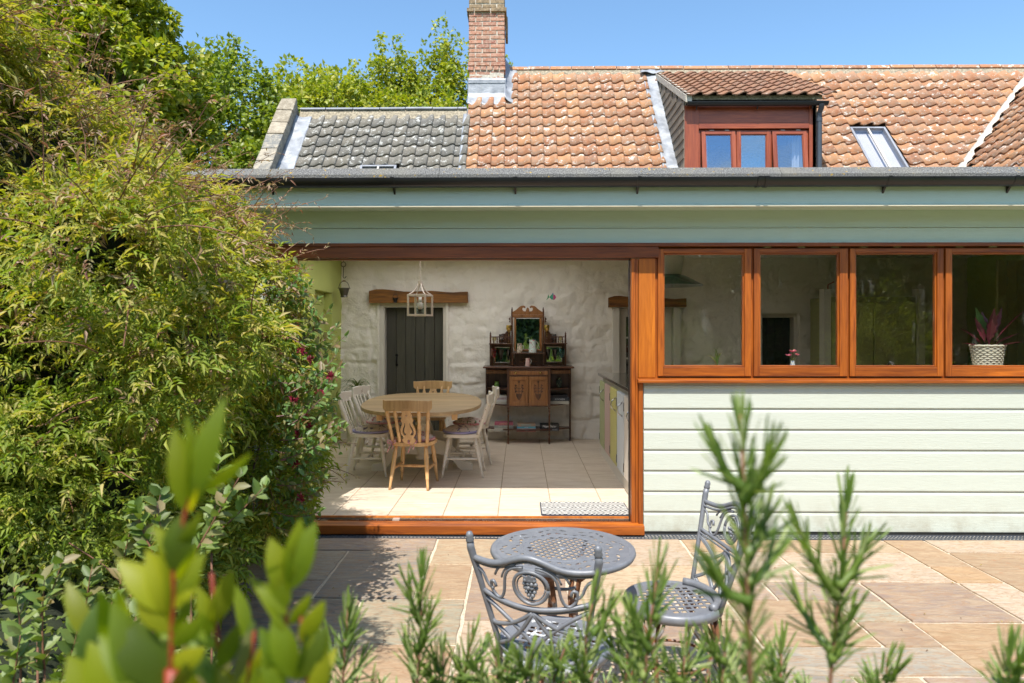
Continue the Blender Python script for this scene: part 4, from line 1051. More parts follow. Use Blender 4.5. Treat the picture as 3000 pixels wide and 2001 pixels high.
def dining_chair(loc, rz, mat, kind, label, back_w=.235):
    e = empty('dining_chair', loc, rz, label, 'chair', 'chairs round the dining table')
    n = 28; ring = []
    for i in range(n):
        a = 2*PI*i/n; c, s = math.cos(a), math.sin(a); p = .55
        w = .205*(1+.05*s); ring.append((w*abs(c)**p*(1 if c > 0 else -1), .20*abs(s)**p*(1 if s > 0 else -1)))
    m = MB(); m.plate(ring, [], .036, Matrix.Translation((0, 0, .41))); m.build('seat', mat, e, bevel=.007)
    for sx in (-1, 1):
        for sy in (-1, 1):
            m = MB(); turned(m, (sx*.145, sy*.135, .41), (sx*.185, sy*.20-(.02 if sy < 0 else 0), 0), LEG); m.build('leg', mat, e, smooth=True)
    for sx in (-1, 1):
        m = MB(); turned(m, (sx*.166, -.177, .19), (sx*.166, .168, .19), STR); m.build('stretcher', mat, e, smooth=True)
    m = MB(); turned(m, (-.166, -.005, .19), (.166, -.005, .19), STR); m.build('stretcher', mat, e, smooth=True)
    # top rail, bowed and shaped
    m = MB(); cols = 16; W = back_w
    def rail(u):      # u -1..1 : x, y, z low, z high
        x = W*u; y = -.315+.045*u*u; hi = .862-.012*abs(u)**2+(.010 if abs(u) > .9 else 0); lo = .748+.012*(1-abs(u))-.0*u
        if abs(u) > .88: lo += (abs(u)-.88)*.28
        return x, y, lo, hi
    a = []
    for i in range(cols+1):
        u = -1+2*i/cols; x, y, lo, hi = rail(u); a.append(m.addv([(x, y-.011, lo), (x, y+.011, lo), (x, y+.014, hi), (x, y-.008, hi)]))
    for p, q in zip(a, a[1:]):
        for k in range(4): m.face((p+k, q+k, q+(k+1) % 4, p+(k+1) % 4))
    m.face((a[0], a[0]+1, a[0]+2, a[0]+3)); m.face((a[-1]+3, a[-1]+2, a[-1]+1, a[-1]))
    m.build('top_rail', mat, e, smooth='auto', bevel=.004)
    def base(x): return (x*.80, -.165-.02*(1-abs(x)/.2), .44)
    def head(x): return (x, -.315+.045*(x/W)**2, .79)
    for x in (-.205, .205):
        m = MB(); turned(m, base(x), head(x), POST); m.build('back_post', mat, e, smooth=True)
    if kind == 'fiddle':
        for x in (-.118, .118):
            m = MB(); turned(m, base(x), head(x), POST); m.build('spindle', mat, e, smooth=True)
        half = [(.033, 0), (.058, .02), (.066, .045), (.050, .065), (.056, .085), (.072, .11), (.074, .15), (.058, .195), (.048, .225), (.058, .24), (.060, .262), (.048, .275), (.052, .30), (.040, .325), (.046, .345), (.036, .372)]
        outer = half+[(-x, y) for x, y in half[::-1]]
        holes = [[(.012*math.cos(t), .035+.012*math.sin(t)) for t in [2*PI*i/8 for i in range(8)]], [(.010*math.cos(t), .300+.010*math.sin(t)) for t in [2*PI*i/8 for i in range(8)]]]
        for s in (-1, 1):
            holes.append([(s*x, y) for x, y in ((.018, .100), (.034, .092), (.050, .106), (.054, .135), (.046, .165), (.030, .200), (.026, .225), (.020, .215), (.024, .185), (.036, .155), (.040, .128), (.030, .116))][::s])
        up = (Vector((0, -.315, .79))-Vector((0, -.185, .44))).normalized(); nz = Vector((1,0,0)).cross(up)
        m = MB(); m.plate(outer, holes, .014, frame_M(Vector((0, -.185, .438)), (1,0,0), up, nz)); m.build('splat', mat, e, bevel=.0015)
    else:
        for x in (-.12, -.04, .04, .12):
            m = MB(); m.beam(base(x), head(x), .026, .010, up=(0, 1, .3)); m.build('slat', mat, e, bevel=.003)
    return e
def cushion(chair, mat, pip, label, frill=False):
    e = empty('seat_cushion', chair.location+Vector((0, 0, .446)), chair.rotation_euler.z, label, 'cushion', 'cushions on the dining chairs')
    m = MB(); nr, na = 9, 28; rows = []
    for j in range(nr+1):
        r = .195*j/nr; row = []
        for i in range(na):
            a = 2*PI*i/na; t = j/nr; h = .068*(1-t**4)**.6+.004*math.cos(a*6)*t; 
            dd = min([math.hypot(r*math.cos(a)-q[0], r*math.sin(a)-q[1]) for q in ((0,0),(.09,.05),(-.09,.05),(.07,-.08),(-.07,-.08))]); h -= .018*math.exp(-(dd/.028)**2)
            row.append((r*math.cos(a), r*math.sin(a)+.012, max(.012, h)))
        rows.append(m.addv(row))
    for p, q in zip(rows, rows[1:]):
        for i in range(na): m.face((p+i, q+i, q+(i+1) % na, p+(i+1) % na))
    m.build('cover', mat, e, smooth=True)
    m = MB(); m.lathe([(.18, .0), (.199, .004), (.201, .018), (.195, .024)], 28, (0, .012, 0)); m.build('band', pip, e, smooth=True)
    return e
def fl(px, d): return (X_(px, d), D(d), FZ)
c1 = dining_chair((-1.03, D(6.665), FZ), -.10, M['pine'], 'fiddle', 'waxed pine fiddle-back chair with its back to the garden, nearest the doorway')
c2 = dining_chair((-1.58, D(7.21), FZ), R(-90), M['cream'], 'slat', 'chipped cream painted chair at the near left side of the oval table')
c3 = dining_chair((-1.60, D(7.93), FZ), R(-102), M['cream'], 'slat', 'cream chair at the far left side of the table, before the arching plant')
c4 = dining_chair((-.60, D(7.19), FZ), R(90), M['cream'], 'slat', 'chipped cream painted chair at the near right side of the oval table')
c5 = dining_chair((-.56, D(7.84), FZ), R(96), M['cream'], 'slat', 'cream painted chair at the far right side of the table, nearest the dresser')
c6 = dining_chair((-1.13, D(8.58), FZ), R(180), M['pine'], 'fiddle', 'pine chair at the far end of the table, only its curved top rail showing', .25)
cu1 = cushion(c1, M['cush_rose'], M['gingham'], 'rose print cushion tied with red gingham ribbon to the pine chair nearest the doorway')
for s, px in ((-1, -.172), (1, .03)):
    m = MB(); c = Vector((px, -.18, -.0))
    for q in (-1, 1): m.tube(bez(tuple(c), tuple(c+Vector((q*.05, -.02, .05))), tuple(c+Vector((q*.035, -.03, -.005))))+[tuple(c)], .006, 6)
    m.tube([tuple(c), tuple(c+Vector((-.02, -.035, -.05))), tuple(c+Vector((-.035, -.04, -.09)))], .005, 6); m.tube([tuple(c), tuple(c+Vector((.015, -.03, -.04))), tuple(c+Vector((.01, -.035, -.06)))], .005, 6)
    m.build('ribbon_bow', M['gingham'], cu1, smooth=True)
cushion(c2, M['cush_lav'], M['piping_lilac'], 'lavender print cushion with lilac edge on the near left cream chair')
cushion(c3, M['cush_rose'], M['gingham'], 'rose print cushion with gingham edge on the far left cream chair')
cushion(c4, M['cush_lav'], M['piping_lilac'], 'lavender print cushion with lilac edge on the near right cream chair')
cushion(c5, M['cush_rose'], M['gingham'], 'rose print cushion on the far right cream chair')
cushion(c6, M['cush_lav'], M['piping_lilac'], 'lavender print cushion on the far pine chair under the table edge')

# ================================================================== DINING TABLE
tb = empty('dining_table', (-1.065, D(7.50), FZ), R(4.5), 'large oval stripped pine table on a chipped cream pedestal', 'table')
ring = []
for i in range(56):
    a = 2*PI*i/56; c, s = math.cos(a), math.sin(a); ring.append((.64*abs(c)**.72*math.copysign(1, c), 1.06*abs(s)**.86*math.copysign(1, s)))
M['pine_edge'] = wood('pine_table_edge', (.46,.25,.10), (.68,.42,.20), 0, .45)
m = MB(); Mx = Matrix.Translation((0, 0, .700)); m.plate(ring, [], .036, Mx); m.build('tabletop', M['pine_top'], tb, bevel=.009)
m = MB()
for x in (-.36, .36): m.box(x-.028, x+.028, -.93, .93, .645, .70)
tr = m.build('rail', M['pine'], tb, bevel=.004)
m = MB(); m.box(-.36, .36, -.50, -.45, .62, .70).box(-.36, .36, .42, .47, .62, .70); m.build('bearer', M['cream'], tb)
COLP = [(0, .075), (.04, .085), (.07, .085), (.09, .06), (.15, .062), (.25, .085), (.35, .095), (.48, .08), (.6, .058), (.68, .052), (.70, .075), (.74, .078), (.77, .055), (.84, .06), (.9, .085), (1, .09)]
for yy in (-.10, .52):
    m = MB(); turned(m, (0, yy, .12), (0, yy, .655), COLP, 18); m.build('column', M['cream'], tb, smooth=True)
    for s in (-1, 1):
        up = bez((.03, .33), (.36, .36), (.40, .10), 10)+[(.53, .075)]
        lo = [(.545, .055), (.545, .0), (.42, .0), (.40, .02)]+bez((.385, .03), (.27, .22), (.03, .17), 9)
        m = MB(); m.plate([(x, z) for x, z in up+lo], [], .07, frame_M((0, yy+.035, 0), (s, 0, 0), (0, 0, 1), (0, -1, 0))); m.build('foot', M['cream'], tb, bevel=.006)
MB().box(-.03, .03, -.04, .46, .14, .22).build('stretcher', M['cream'], tb, bevel=.006)

# ================================================================== DOOR MAT
m = MB(); xa, xb, d0, d1 = X_(1585, 5.60), X_(1848, 5.62), 5.56, 5.99
w, l = (xb-xa)/2, (d1-d0)/2
rr = []
for cx, cy_, a0 in ((w-.03, l-.03, 0), (-w+.03, l-.03, PI/2), (-w+.03, -l+.03, PI), (w-.03, -l+.03, 1.5*PI)):
    rr += [(cx+.03*math.cos(a0+PI/2*i/4), cy_+.03*math.sin(a0+PI/2*i/4)) for i in range(5)]
rug = empty('door_mat', ((xa+xb)/2, D((d0+d1)/2), FZ+.0), 0, 'black and white woven diamond door mat just inside the sliding door', 'mat')
m.plate(rr, [], .010, Matrix.Identity(4)); m.build('edging', paint('charcoal_edging', (.05,.055,.07), .9), rug)
m = MB(); m.plate([(x*.975, y*.95) for x, y in rr], [], .004, Matrix.Translation((0, 0, .0095))); m.build('pile', M['mat'], rug)

# ================================================================== HANGING THINGS
pdt = empty('pendant_lantern', (X_(1231, 7.85), D(7.85), 0), R(-14), 'square pale metal lantern hanging on a chain above the dining table', 'lamp')
zt, zb = Z_(862, 7.8), Z_(926, 7.8); w = .115
for zz in (zt-.022, zb):
    for s in (-1, 1):
        MB().box(-w, w, s*w-.012 if s > 0 else -w, s*w+.0 if s > 0 else -w+.012, zz, zz+.022).build('frame_bar', M['nickel'], pdt, bevel=.002)
        MB().box(s*w-.0-(.022 if s > 0 else 0), s*w+(.0 if s > 0 else .022), -w+.012, w-.012, zz+.001, zz+.021).build('frame_bar', M['nickel'], pdt, bevel=.002)
for sx in (-1, 1):
    for sy in (-1, 1):
        MB().box(min(sx*w, sx*(w-.022)), max(sx*w, sx*(w-.022)), min(sy*w, sy*(w-.014)), max(sy*w, sy*(w-.014)), zb+.022, zt-.022).build('frame_bar', M['nickel'], pdt, bevel=.002)
        m = MB(); m.tube(bez((sx*w*.85, sy*w*.85, zt), (sx*w*.35, sy*w*.35, zt+.03), (sx*.016, sy*.016, zt+.125), 8), .0075, 6); m.build('arm', M['nickel'], pdt, smooth=True)
m = MB(); m.lathe([(.0, 0), (.028, .002), (.028, .035), (.0, .037)], 16, (0, 0, zt+.115)); m.build('cap', M['nickel'], pdt, smooth='auto')
ct = zt+.15
k = 0
while ct < 2.625:
    m = MB(); r1, r2 = .008, .017; a = [(r1*math.cos(t), r2*math.sin(t)) for t in [2*PI*i/10 for i in range(11)]]
    m.tube([(x, 0, ct+r2+z) if k % 2 else (0, x, ct+r2+z) for x, z in a], .0022, 5, cap=False); m.build('chain_link', M['nickel'], pdt, smooth=True); ct += .027; k += 1
m = MB(); m.lathe([(.052, 0), (.052, .155)], 18, (0, 0, zb+.035), cap=False); m.build('glass_tube', M['clear'], pdt, smooth=True)
m = MB(); m.lathe([(.018, 0), (.018, -.06), (.012, -.062)], 12, (0, 0, zt-.03)); m.lathe([(.014, 0), (.03, -.01), (.033, -.06), (.02, -.078), (.0, -.08)], 12, (0, 0, zt-.09)); m.build('bulb', M['white_paint'], pdt, smooth=True)

def pail(x, d, zr, scale, label, hook_top=None, mat=M['pewter']):
    e = empty('hanging_pail', (x, D(d), zr), 0, label, 'pail')
    s = scale; m = MB()
    m.lathe([(.050*s, -.135*s), (.055*s, -.13*s), (.048*s, -.11*s), (.072*s, -.03*s), (.078*s, -.008*s), (.095*s, -.005*s), (.095*s, .002*s), (.078*s, .003*s), (.07*s, -.03*s), (.045*s, -.11*s)], 18, cap=True)
    m.build('bowl', mat, e, smooth='auto')
    m = MB(); m.tube([(.078*s*math.cos(t), 0, .105*s*math.sin(t)) for t in [PI*i/14 for i in range(15)]], .004*s+.001, 6); m.build('bail_handle', mat, e, smooth=True)
    if hook_top:
        MB().tube([(-.02*s, 0, .108*s), (.02*s, 0, .108*s)], .009*s, 8).build('grip', M['beam'], e, smooth=True)
        h = MB(); zt = hook_top-zr; z0 = .118*s
        h.tube([(.03, 0, z0+.055), (.015, 0, z0+.03), (-.003, 0, z0+.03), (-.012, 0, z0+.05), (-.008, 0, z0+.18)], .0045, 6)
        h.tube([(-.008+.032*math.sin(t), 0, z0+.212-.032*math.cos(t)) for t in [2*PI*i/16 for i in range(17)]], .0045, 6)
        h.tube([(-.008, 0, z0+.244), (-.008, 0, zt)], .004, 6); h.build('hook', M['black_metal'], e, smooth=True)
    return e
pail(X_(1008, 9.1), 9.1, Z_(844, 9.1), .90, 'small old metal pail hung from a ring hook by the green wall', 2.62)
pl = pail(X_(1158, 9.36), 9.36, Z_(873, 9.36), .46, 'tiny dark iron pot hung on the oak lintel above the dark door', None, M['black_metal'])
m = MB(); m.tube([(-.034, 0, .02), (0, 0, .098), (.034, 0, .02)], .0022, 5); m.build('string', M['black_metal'], pl)
fish = empty('fish_ornament', (X_(1616, 9.36), D(9.36), Z_(871, 9.36)), 0, 'little painted wooden fish hung on the white wall right of the dresser mirror', 'ornament')
def fish_plate(pts, col, nm, off=0):
    m = MB(); m.plate(pts, [], .012, VERT((0, off, 0))); m.build(nm, paint(nm+'_paint', col), fish, bevel=.002)
fish_plate([(-.03, .0), (-.005, .035), (.02, .04), (.022, -.035), (-.005, -.028)], (.05,.35,.22), 'body'); fish_plate([(.022, .04), (.045, .03), (.062, .0), (.045, -.03), (.022, -.038)], (.50,.05,.20), 'head')
fish_plate([(-.03, .0), (-.075, -.045), (-.055, -.0), (-.045, .04)], (.06,.30,.12), 'tail'); fish_plate([(-.0, .036), (.02, .062), (.028, .038)], (.12,.25,.45), 'fin')
MB().tube([(.01, -.006, .04), (.0, -.006, .11)], .0015, 5).build('string', M['white_paint'], fish)

# ================================================================== TRAILING PLANT IN THE CORNER
def blades(mb, o, n, L, w, spread=1.0, droop=1.0, r=random, up=.6):
    for i in range(n):
        a = r.uniform(0, 2*PI); l = L*r.uniform(.6, 1.1); hx, hy = math.cos(a), math.sin(a); el = r.uniform(up*.5, up*1.4); seg = 7; pts = []
        x = z = 0; ang = el+.5
        for s in range(seg+1):
            pts.append((x, z)); x += l/seg*math.cos(ang)*spread; z += l/seg*math.sin(ang); ang -= droop*.42
        sx, sy = -hy, hx; idx = []
        for s, (px, pz) in enumerate(pts):
            ww = w*(1-(s/seg)**2)*.5+.0004; c = (o[0]+hx*px, o[1]+hy*px, o[2]+pz)
            idx.append(mb.addv([(c[0]-sx*ww, c[1]-sy*ww, c[2]+ww*.3), c, (c[0]+sx*ww, c[1]+sy*ww, c[2]+ww*.3)]))
        for p, q in zip(idx, idx[1:]): mb.face((p, p+1, q+1, q)); mb.face((p+1, p+2, q+2, q+1))
sp = empty('spider_plant', (-2.16, D(9.05), FZ), 0, 'arching spider plant on a pale stand in the corner behind the cream chairs', 'plant')
m = MB(); m.lathe([(.13, 0), (.15, .03), (.13, .06), (.14, .60), (.17, .66), (.15, .67)], 20); m.build('stand', M['mortar_lt'], sp, smooth='auto')
m = MB(); blades(m, (0, 0, .66), 46, .48, .014, 1.0, .95, random, 1.0); m.build('leaves', M['lf_spider'], sp, kind='stuff')

# ================================================================== DRESSER
DS = 9.22; dcx = X_(1350+690/3.485, 9.25)
ds = empty('dresser', (dcx, D(9.43), FZ), 0, 'carved dark wood mirror-back dresser against the white stone wall', 'dresser')
ux = lambda zx: (zx-690)*.001327
uz = lambda zy: (1490-zy)*.00132
yb, yf = .02, -.33                  # back and front in local Y
W, WH, WL, G = M['walnut'], M['walnut_h'], M['walnut_lt'], M['mirror']
def pt(name, m, mat, bevel=.003, par=None, **k): return m.build(name, mat, par or ds, bevel=bevel, **k)
def curved(zx0, zx1, z0, z1, ycorner, ybow, n=14):            # shelf with bowed front
    pts = [(ux(zx0), yb), (ux(zx1), yb)]
    for i in range(n+1):
        u = 1-2*i/n; pts.append((ux((zx0+zx1)/2)+u*(ux(zx1)-ux(zx0))/2, ycorner+(ybow-ycorner)*(1-u*u)))
    m = MB(); m.plate(pts, [], z1-z0, Matrix.Translation((0, 0, z0))); return m
pt('top', MB().box(ux(232), ux(1148), yf-.02, yb, uz(722), uz(706)), WH, .005)
for a, b in ((248, 266), (1115, 1133)):
    pt('leg', MB().box(ux(a), ux(b), -.03, yb, 0, uz(722)), W)
    pt('leg', MB().box(ux(a), ux(b), -.16, -.135, 0, uz(722)) if False else MB().box(ux(a)+.004, ux(b)-.004, -.10, -.03, uz(1098), uz(722)), W)
for a in (486, 899):
    m = MB(); m.box(ux(a-12), ux(a+12), yf, yf+.03, uz(1110), uz(722)); pt('front_post', m, W)
    m = MB(); turned(m, (ux(a), yf+.015, uz(1110)), (ux(a), yf+.015, 0), [(0, .014), (.05, .016), (.08, .008), (.12, .014), (.17, .008), (.25, .013), (.6, .010), (.7, .009), (.74, .014), (.78, .008), (.9, .012), (.97, .014), (1, .009)], 12)
    m.build('leg', W, ds, smooth=True)
pt('drawer', MB().box(ux(498), ux(884), yf+.002, yf+.02, uz(788), uz(748)), WL)
pt('drawer_rail', MB().box(ux(498), ux(884), yf+.006, yf+.03, uz(800), uz(789)).box(ux(498), ux(884), yf+.006, yf+.03, uz(747), uz(723)), W, 0)
for cx in (560, 808):
    m = MB(); m.lathe([(.0, -.004), (.018, 0), (.0, .004)], 12, (ux(cx), yf, uz(767)), (0, -1, 0)); m.tube([(ux(cx)-.016, yf-.004, uz(764)), (ux(cx), yf-.012, uz(775)), (ux(cx)+.016, yf-.004, uz(764))], .0025, 6); m.build('drawer_pull', M['brass'], ds, smooth=True)
for a, b in ((499, 689), (693, 884)):
    m = MB(); z0_, z1_ = uz(1100), uz(806); x0_, x1_ = ux(a), ux(b)
    m.box(x0_, x0_+.038, yf, yf+.02, z0_, z1_).box(x1_-.038, x1_, yf, yf+.02, z0_, z1_).box(x0_+.038, x1_-.038, yf+.001, yf+.02, z1_-.05, z1_).box(x0_+.038, x1_-.038, yf+.001, yf+.02, z0_, z0_+.05).box(x0_+.038, x1_-.038, yf+.008, yf+.018, z0_+.05, z1_-.05)
    dr2 = pt('cupboard_door', m, WL)
    cx = (x0_+x1_)/2; cv = MB(); T = VERT((cx, yf+.0085, z0_)); H = z1_-z0_
    def carve(pts): cv.plate(pts, [], .0035, T)
    carve([(-.040, .155), (.040, .155), (.036, .125), (.022, .095), (.010, .088), (.012, .075), (-.012, .075), (-.010, .088), (-.022, .095), (-.036, .125)])
    cv.tube([T @ Vector((0, .15, .002)), T @ Vector((0, .31, .002))], .0035, 5)
    for s in (-1, 1):
        for hh, L in ((.165, .045), (.205, .05), (.245, .045)):
            cv.tube([T @ Vector(p+(.002,)) for p in bez((0, hh-.015), (s*L*.8, hh-.02), (s*L, hh+.018), 5)], .003, 5)
            ctr = (s*L, hh+.024); carve([(ctr[0]+.014*math.cos(t)*(1+.35*math.cos(3*t)), ctr[1]+.014*math.sin(t)*(1+.35*math.cos(3*t))) for t in [2*PI*i/14 for i in range(14)]])
    carve([(.016*math.cos(t)*(1+.3*math.cos(6*t)), .318+.016*math.sin(t)*(1+.3*math.cos(6*t))) for t in [2*PI*i/18 for i in range(18)]])
    cv.build('carving', W, dr2)
MB().lathe([(.0, 0), (.006, .003), (.004, .012), (.0, .014)], 10, (ux(706), yf, uz(960)), (0, -1, 0)).build('door_knob', M['brass'], ds, smooth=True)
pt('cupboard_back', MB().box(ux(266), ux(1115), yb-.008, yb, uz(1100), uz(722)), M['walnut'], 0)
for a in (486, 899): pt('cupboard_side', MB().box(ux(a)-.008, ux(a)+.008, yf+.03, yb-.01, uz(1100), uz(722)), W, 0)
pt('cupboard_floor', MB().box(ux(498), ux(884), yf, yb-.01, uz(1112), uz(1101)), WH)
for a, b, s in ((262, 476, 1), (910, 1118, -1)):
    pt('apron', MB().box(ux(a), ux(b), -.20, -.185, uz(783), uz(745)), WL)
    for zt_ in (936, 1098):
        inner = ux(b) if s > 0 else ux(a); outer = ux(a) if s > 0 else ux(b)
        pts = [(outer, yb-.01), (inner, yb-.01)]+[(inner+(outer-inner)*t, yf+.02+(.22)*t**1.6) for t in [i/8 for i in range(9)]]
        if s > 0: pts = pts[::-1]
        m = MB(); m.plate(pts, [], .012, Matrix.Translation((0, 0, uz(zt_+4)))); pt('shelf', m, WH, .002)
m = curved(262, 1120, uz(1352)-.004, uz(1352)+.012, -.10, yf+.01); pt('lower_shelf', m, WH)
# superstructure
def post(a, b, za, zb_, y0=-.05): pt('upright', MB().box(ux(a), ux(b), y0, y0+.045, uz(za), uz(zb_)), W)
for a, b in ((290, 307), (513, 530), (838, 855), (1067, 1084)): post(a, b, 705, 385 if a in (290, 1067) else 130)
for zx in (298, 1076, 522, 846):
    zy = 385 if zx in (298, 1076) else 130
    m = MB(); m.lathe([(.012, 0), (.008, .006), (.013, .014), (.010, .024), (.004, .028), (.007, .036), (.0, .046)], 10, (ux(zx), -.028, uz(zy))); m.build('finial', W, ds, smooth=True)
def mirror(za, zb_, zx0, zx1, fr, nm='mirror'):
    m = MB(); y = -.03; x0_, x1_, z0_, z1_ = ux(zx0), ux(zx1), uz(za), uz(zb_)
    m.box(x0_-fr, x0_, y, y+.03, z0_-fr, z1_+fr).box(x1_, x1_+fr, y, y+.03, z0_-fr, z1_+fr).box(x0_, x1_, y+.001, y+.03, z0_-fr, z0_).box(x0_, x1_, y+.001, y+.03, z1_, z1_+fr)
    f = pt('mirror_frame', m, WL if fr > .02 else W)
    b = MB(); s = .009; n = b.addv([(x0_, y+.014, z0_), (x1_, y+.014, z0_), (x1_, y+.014, z1_), (x0_, y+.014, z1_), (x0_+s, y+.0125, z0_+s), (x1_-s, y+.0125, z0_+s), (x1_-s, y+.0125, z1_-s), (x0_+s, y+.0125, z1_-s)])
    b.face((n+4, n+5, n+6, n+7))
    for q in range(4): r2 = (q+1) % 4; b.face((n+q, n+r2, n+4+r2, n+4+q))
    b.box(x0_, x1_, y+.0142, y+.02, z0_, z1_); b.build('mirror', G, f)
mirror(538, 208, 562, 812, .024); mirror(676, 512, 342, 500, .012); mirror(672, 508, 875, 1040, .012)
pt('back_panel', MB().box(ux(307), ux(513), -.008, .0, uz(705), uz(480)).box(ux(855), ux(1067), -.008, .0, uz(705), uz(480)), W, 0)
pt('carved_panel', MB().box(ux(545), ux(845), -.012, .0, uz(703), uz(585)), W)
cv = MB(); 
for s in (-1, 1):
    cv.tube([(s*t*.028*math.cos(t*1.9)+s*.075, -.014, uz(640)+t*.028*math.sin(t*1.9)*.6) for t in [i*.25 for i in range(1, 12)]], .003, 5)
cv.tube([(-.12, -.014, uz(665)), (0, -.014, uz(650)), (.12, -.014, uz(665))], .003, 5); cv.build('carving', WL, ds)
pt('shelf', MB().box(ux(284), ux(530), -.12, -.0, uz(484), uz(474)), WH); pt('shelf', MB().box(ux(838), ux(1090), -.12, -.0, uz(480), uz(470)), WH)
pt('shelf', MB().box(ux(520), ux(860), -.16, -.0, uz(580), uz(570)), WH)
for a in (532, 848): 
    m = MB(); turned(m, (ux(a), -.14, uz(705)), (ux(a), -.14, uz(580)), [(0, .011), (.1, .013), (.2, .006), (.5, .011), (.8, .006), (.9, .013), (1, .011)], 10); m.build('spindle', W, ds, smooth=True)
for (a0, a1, sgn) in ((310, 510, 1), (860, 1062, -1)):
    pt('gallery_rail', MB().box(ux(a0), ux(a1), -.105, -.092, uz(412), uz(402)), W, .002)
    for t in range(5):
        x = ux(a0)+(ux(a1)-ux(a0))*(t+.5)/5; m = MB(); turned(m, (x, -.098, uz(474)), (x, -.098, uz(412)), [(0, .004), (.3, .008), (.5, .004), (.7, .008), (1, .004)], 8); m.build('spindle', W, ds, smooth=True)
    pts = [(ux(510 if sgn > 0 else 860)*1, uz(470)), (ux(510 if sgn > 0 else 860), uz(340))]
    e_ = 430 if sgn > 0 else 940
    curve = bez((ux(505 if sgn > 0 else 865), uz(335)), (ux(470 if sgn > 0 else 900), uz(330)), (ux(450 if sgn > 0 else 920), uz(370)), 6)+bez((ux(445 if sgn > 0 else 925), uz(372)), (ux(400 if sgn > 0 else 970), uz(370)), (ux(385 if sgn > 0 else 985), uz(402)), 6)+[(ux(385 if sgn > 0 else 985), uz(470))]
    poly = [(ux(510 if sgn > 0 else 860), uz(470))]+curve; m = MB(); m.plate(poly, [], .014, VERT((0, -.03, 0))); pt('side_bracket', m, W)
# pediment with broken scroll
L = [(512, 176), (856, 176)]
cr = [(856, 160)]+[(ux_, uy_) for ux_, uy_ in bez((845, 150), (800, 130), (770, 95), 6)]+[(750, 84), (722, 80), (706, 90), (704, 104), (718, 108), (730, 100), (738, 116), (730, 138), (704, 142)]+[(698, 118), (692, 104), (684, 100), (676, 104), (670, 118)]
cl = [(662, 142), (638, 138), (628, 116), (636, 100), (650, 108), (662, 104), (660, 90), (644, 80), (616, 84), (596, 95)]+bez((596, 95), (565, 130), (520, 150), 6)[1:]+[(512, 160)]
m = MB(); m.plate([(ux(a), uz(b)) for a, b in L+cr+cl], [], .02, VERT((0, -.028, 0))); pt('pediment', m, WL, .003)
pt('cornice', MB().box(ux(528), ux(840), -.045, -.0, uz(205), uz(177)), WL)
for s, a in ((-1, 505), (1, 862)):
    m = MB(); m.plate([(0, 0), (s*.022, .02), (s*.010, .035), (s*.026, .055), (s*.008, .075), (0, .10)][::s], [], .014, VERT((ux(a)+s*.0, -.03, uz(262)))); pt('ear', m, W, .001)

# --- things on the dresser (each its own)
def dpos(zx, zy, y): return Vector((dcx+ux(zx), D(9.43)+y, FZ+uz(zy)))
def vessel(name, zx, zy, y, prof, mat, label, cat, group=None, handle=None, n=18, extra=None):
    e = empty(name, dpos(zx, zy, y), 0, label, cat, group)
    MB().lathe(prof, n).build('body' if name != 'goblet' and name != 'wine_glass' else 'bowl', mat, e, smooth='auto')
    if extra: 
        for nm, pr, mt in extra: MB().lathe(pr, n).build(nm, mt, e, smooth='auto')
    if handle:
        r, z0_, z1_, t = handle; MB().tube(bez((r, 0, z1_), (r+t*2, 0, (z0_+z1_)/2+.02), (r, 0, z0_), 10), .0045, 6).build('handle', M['white_paint'], e, smooth=True)
    return e
gob = [(.020, 0), (.020, .003), (.003, .010), (.003, .115), (.010, .125), (.024, .150), (.027, .185), (.024, .205), (.022, .205), (.024, .185), (.02, .15), (.0, .13)]
gp = [(r*1.45, h*1.22) for r, h in gob]
vessel('goblet', 490, 474, -.07, gp, M['brass'], 'tall gold goblet left of the dresser mirror', 'goblet', 'gold goblets')
vessel('goblet', 881, 472, -.07, gp, M['brass'], 'tall gold goblet right of the dresser mirror', 'goblet', 'gold goblets')
sg = [(.022, 0), (.022, .004), (.005, .01), (.005, .03), (.026, .04), (.031, .065), (.028, .095), (.026, .095), (.028, .065), (.0, .042)]
cg = paint('primrose_glass', (.58,.50,.27), .15)
vessel('sherry_glass', 338, 474, -.07, sg, cg, 'short primrose yellow glass on the left gallery shelf', 'glass')
vessel('sherry_glass', 1021, 470, -.07, sg, cg, 'short primrose yellow glass on the right gallery shelf', 'glass')
dk = floral('black_and_silver_enamel', (.05,.045,.045), [((.55,.5,.42), .60, .7)], 90)
vessel('goblet', 412, 474, -.07, [(r*1.15, h*1.3) for r, h in sg], dk, 'dark patterned metal goblet on the left gallery shelf', 'goblet', 'patterned goblets')
vessel('goblet', 954, 471, -.07, [(r*1.1, h*1.3) for r, h in sg], dk, 'dark patterned metal goblet on the right gallery shelf', 'goblet', 'patterned goblets')
jp = lambda w, h: [(w*.95, 0), (w, .004), (w*.92, h*.3), (w*.80, h*.75), (w*.88, h), (w*.84, h), (w*.76, h*.75), (w*.8, .01)]
vessel('china_jug', 600, 570, -.09, jp(.040, .125), M['jug_dark'], 'china jug with dark flowers below the left half of the mirror', 'jug', handle=(.036, .03, .10, .022))
vessel('china_jug', 735, 570, -.09, jp(.055, .175), M['jug_rose'], 'larger pale blue rose-patterned jug in front of the mirror', 'jug', handle=(.049, .04, .15, .028))
vessel('china_jug', 683, 706, -.20, jp(.035, .108), M['jug_pink'], 'small pink patterned jug in the middle of the dresser top', 'jug', handle=(.031, .03, .09, .018))
fl_ = [(.030, 0), (.030, .002), (.004, .008), (.004, .075), (.010, .085), (.020, .125), (.036, .225), (.034, .225), (.018, .125), (.0, .09)]
wg = [(.030, 0), (.030, .002), (.004, .008), (.004, .105), (.014, .115), (.034, .150), (.038, .185), (.031, .235), (.029, .235), (.036, .185), (.032, .15), (.0, .118)]
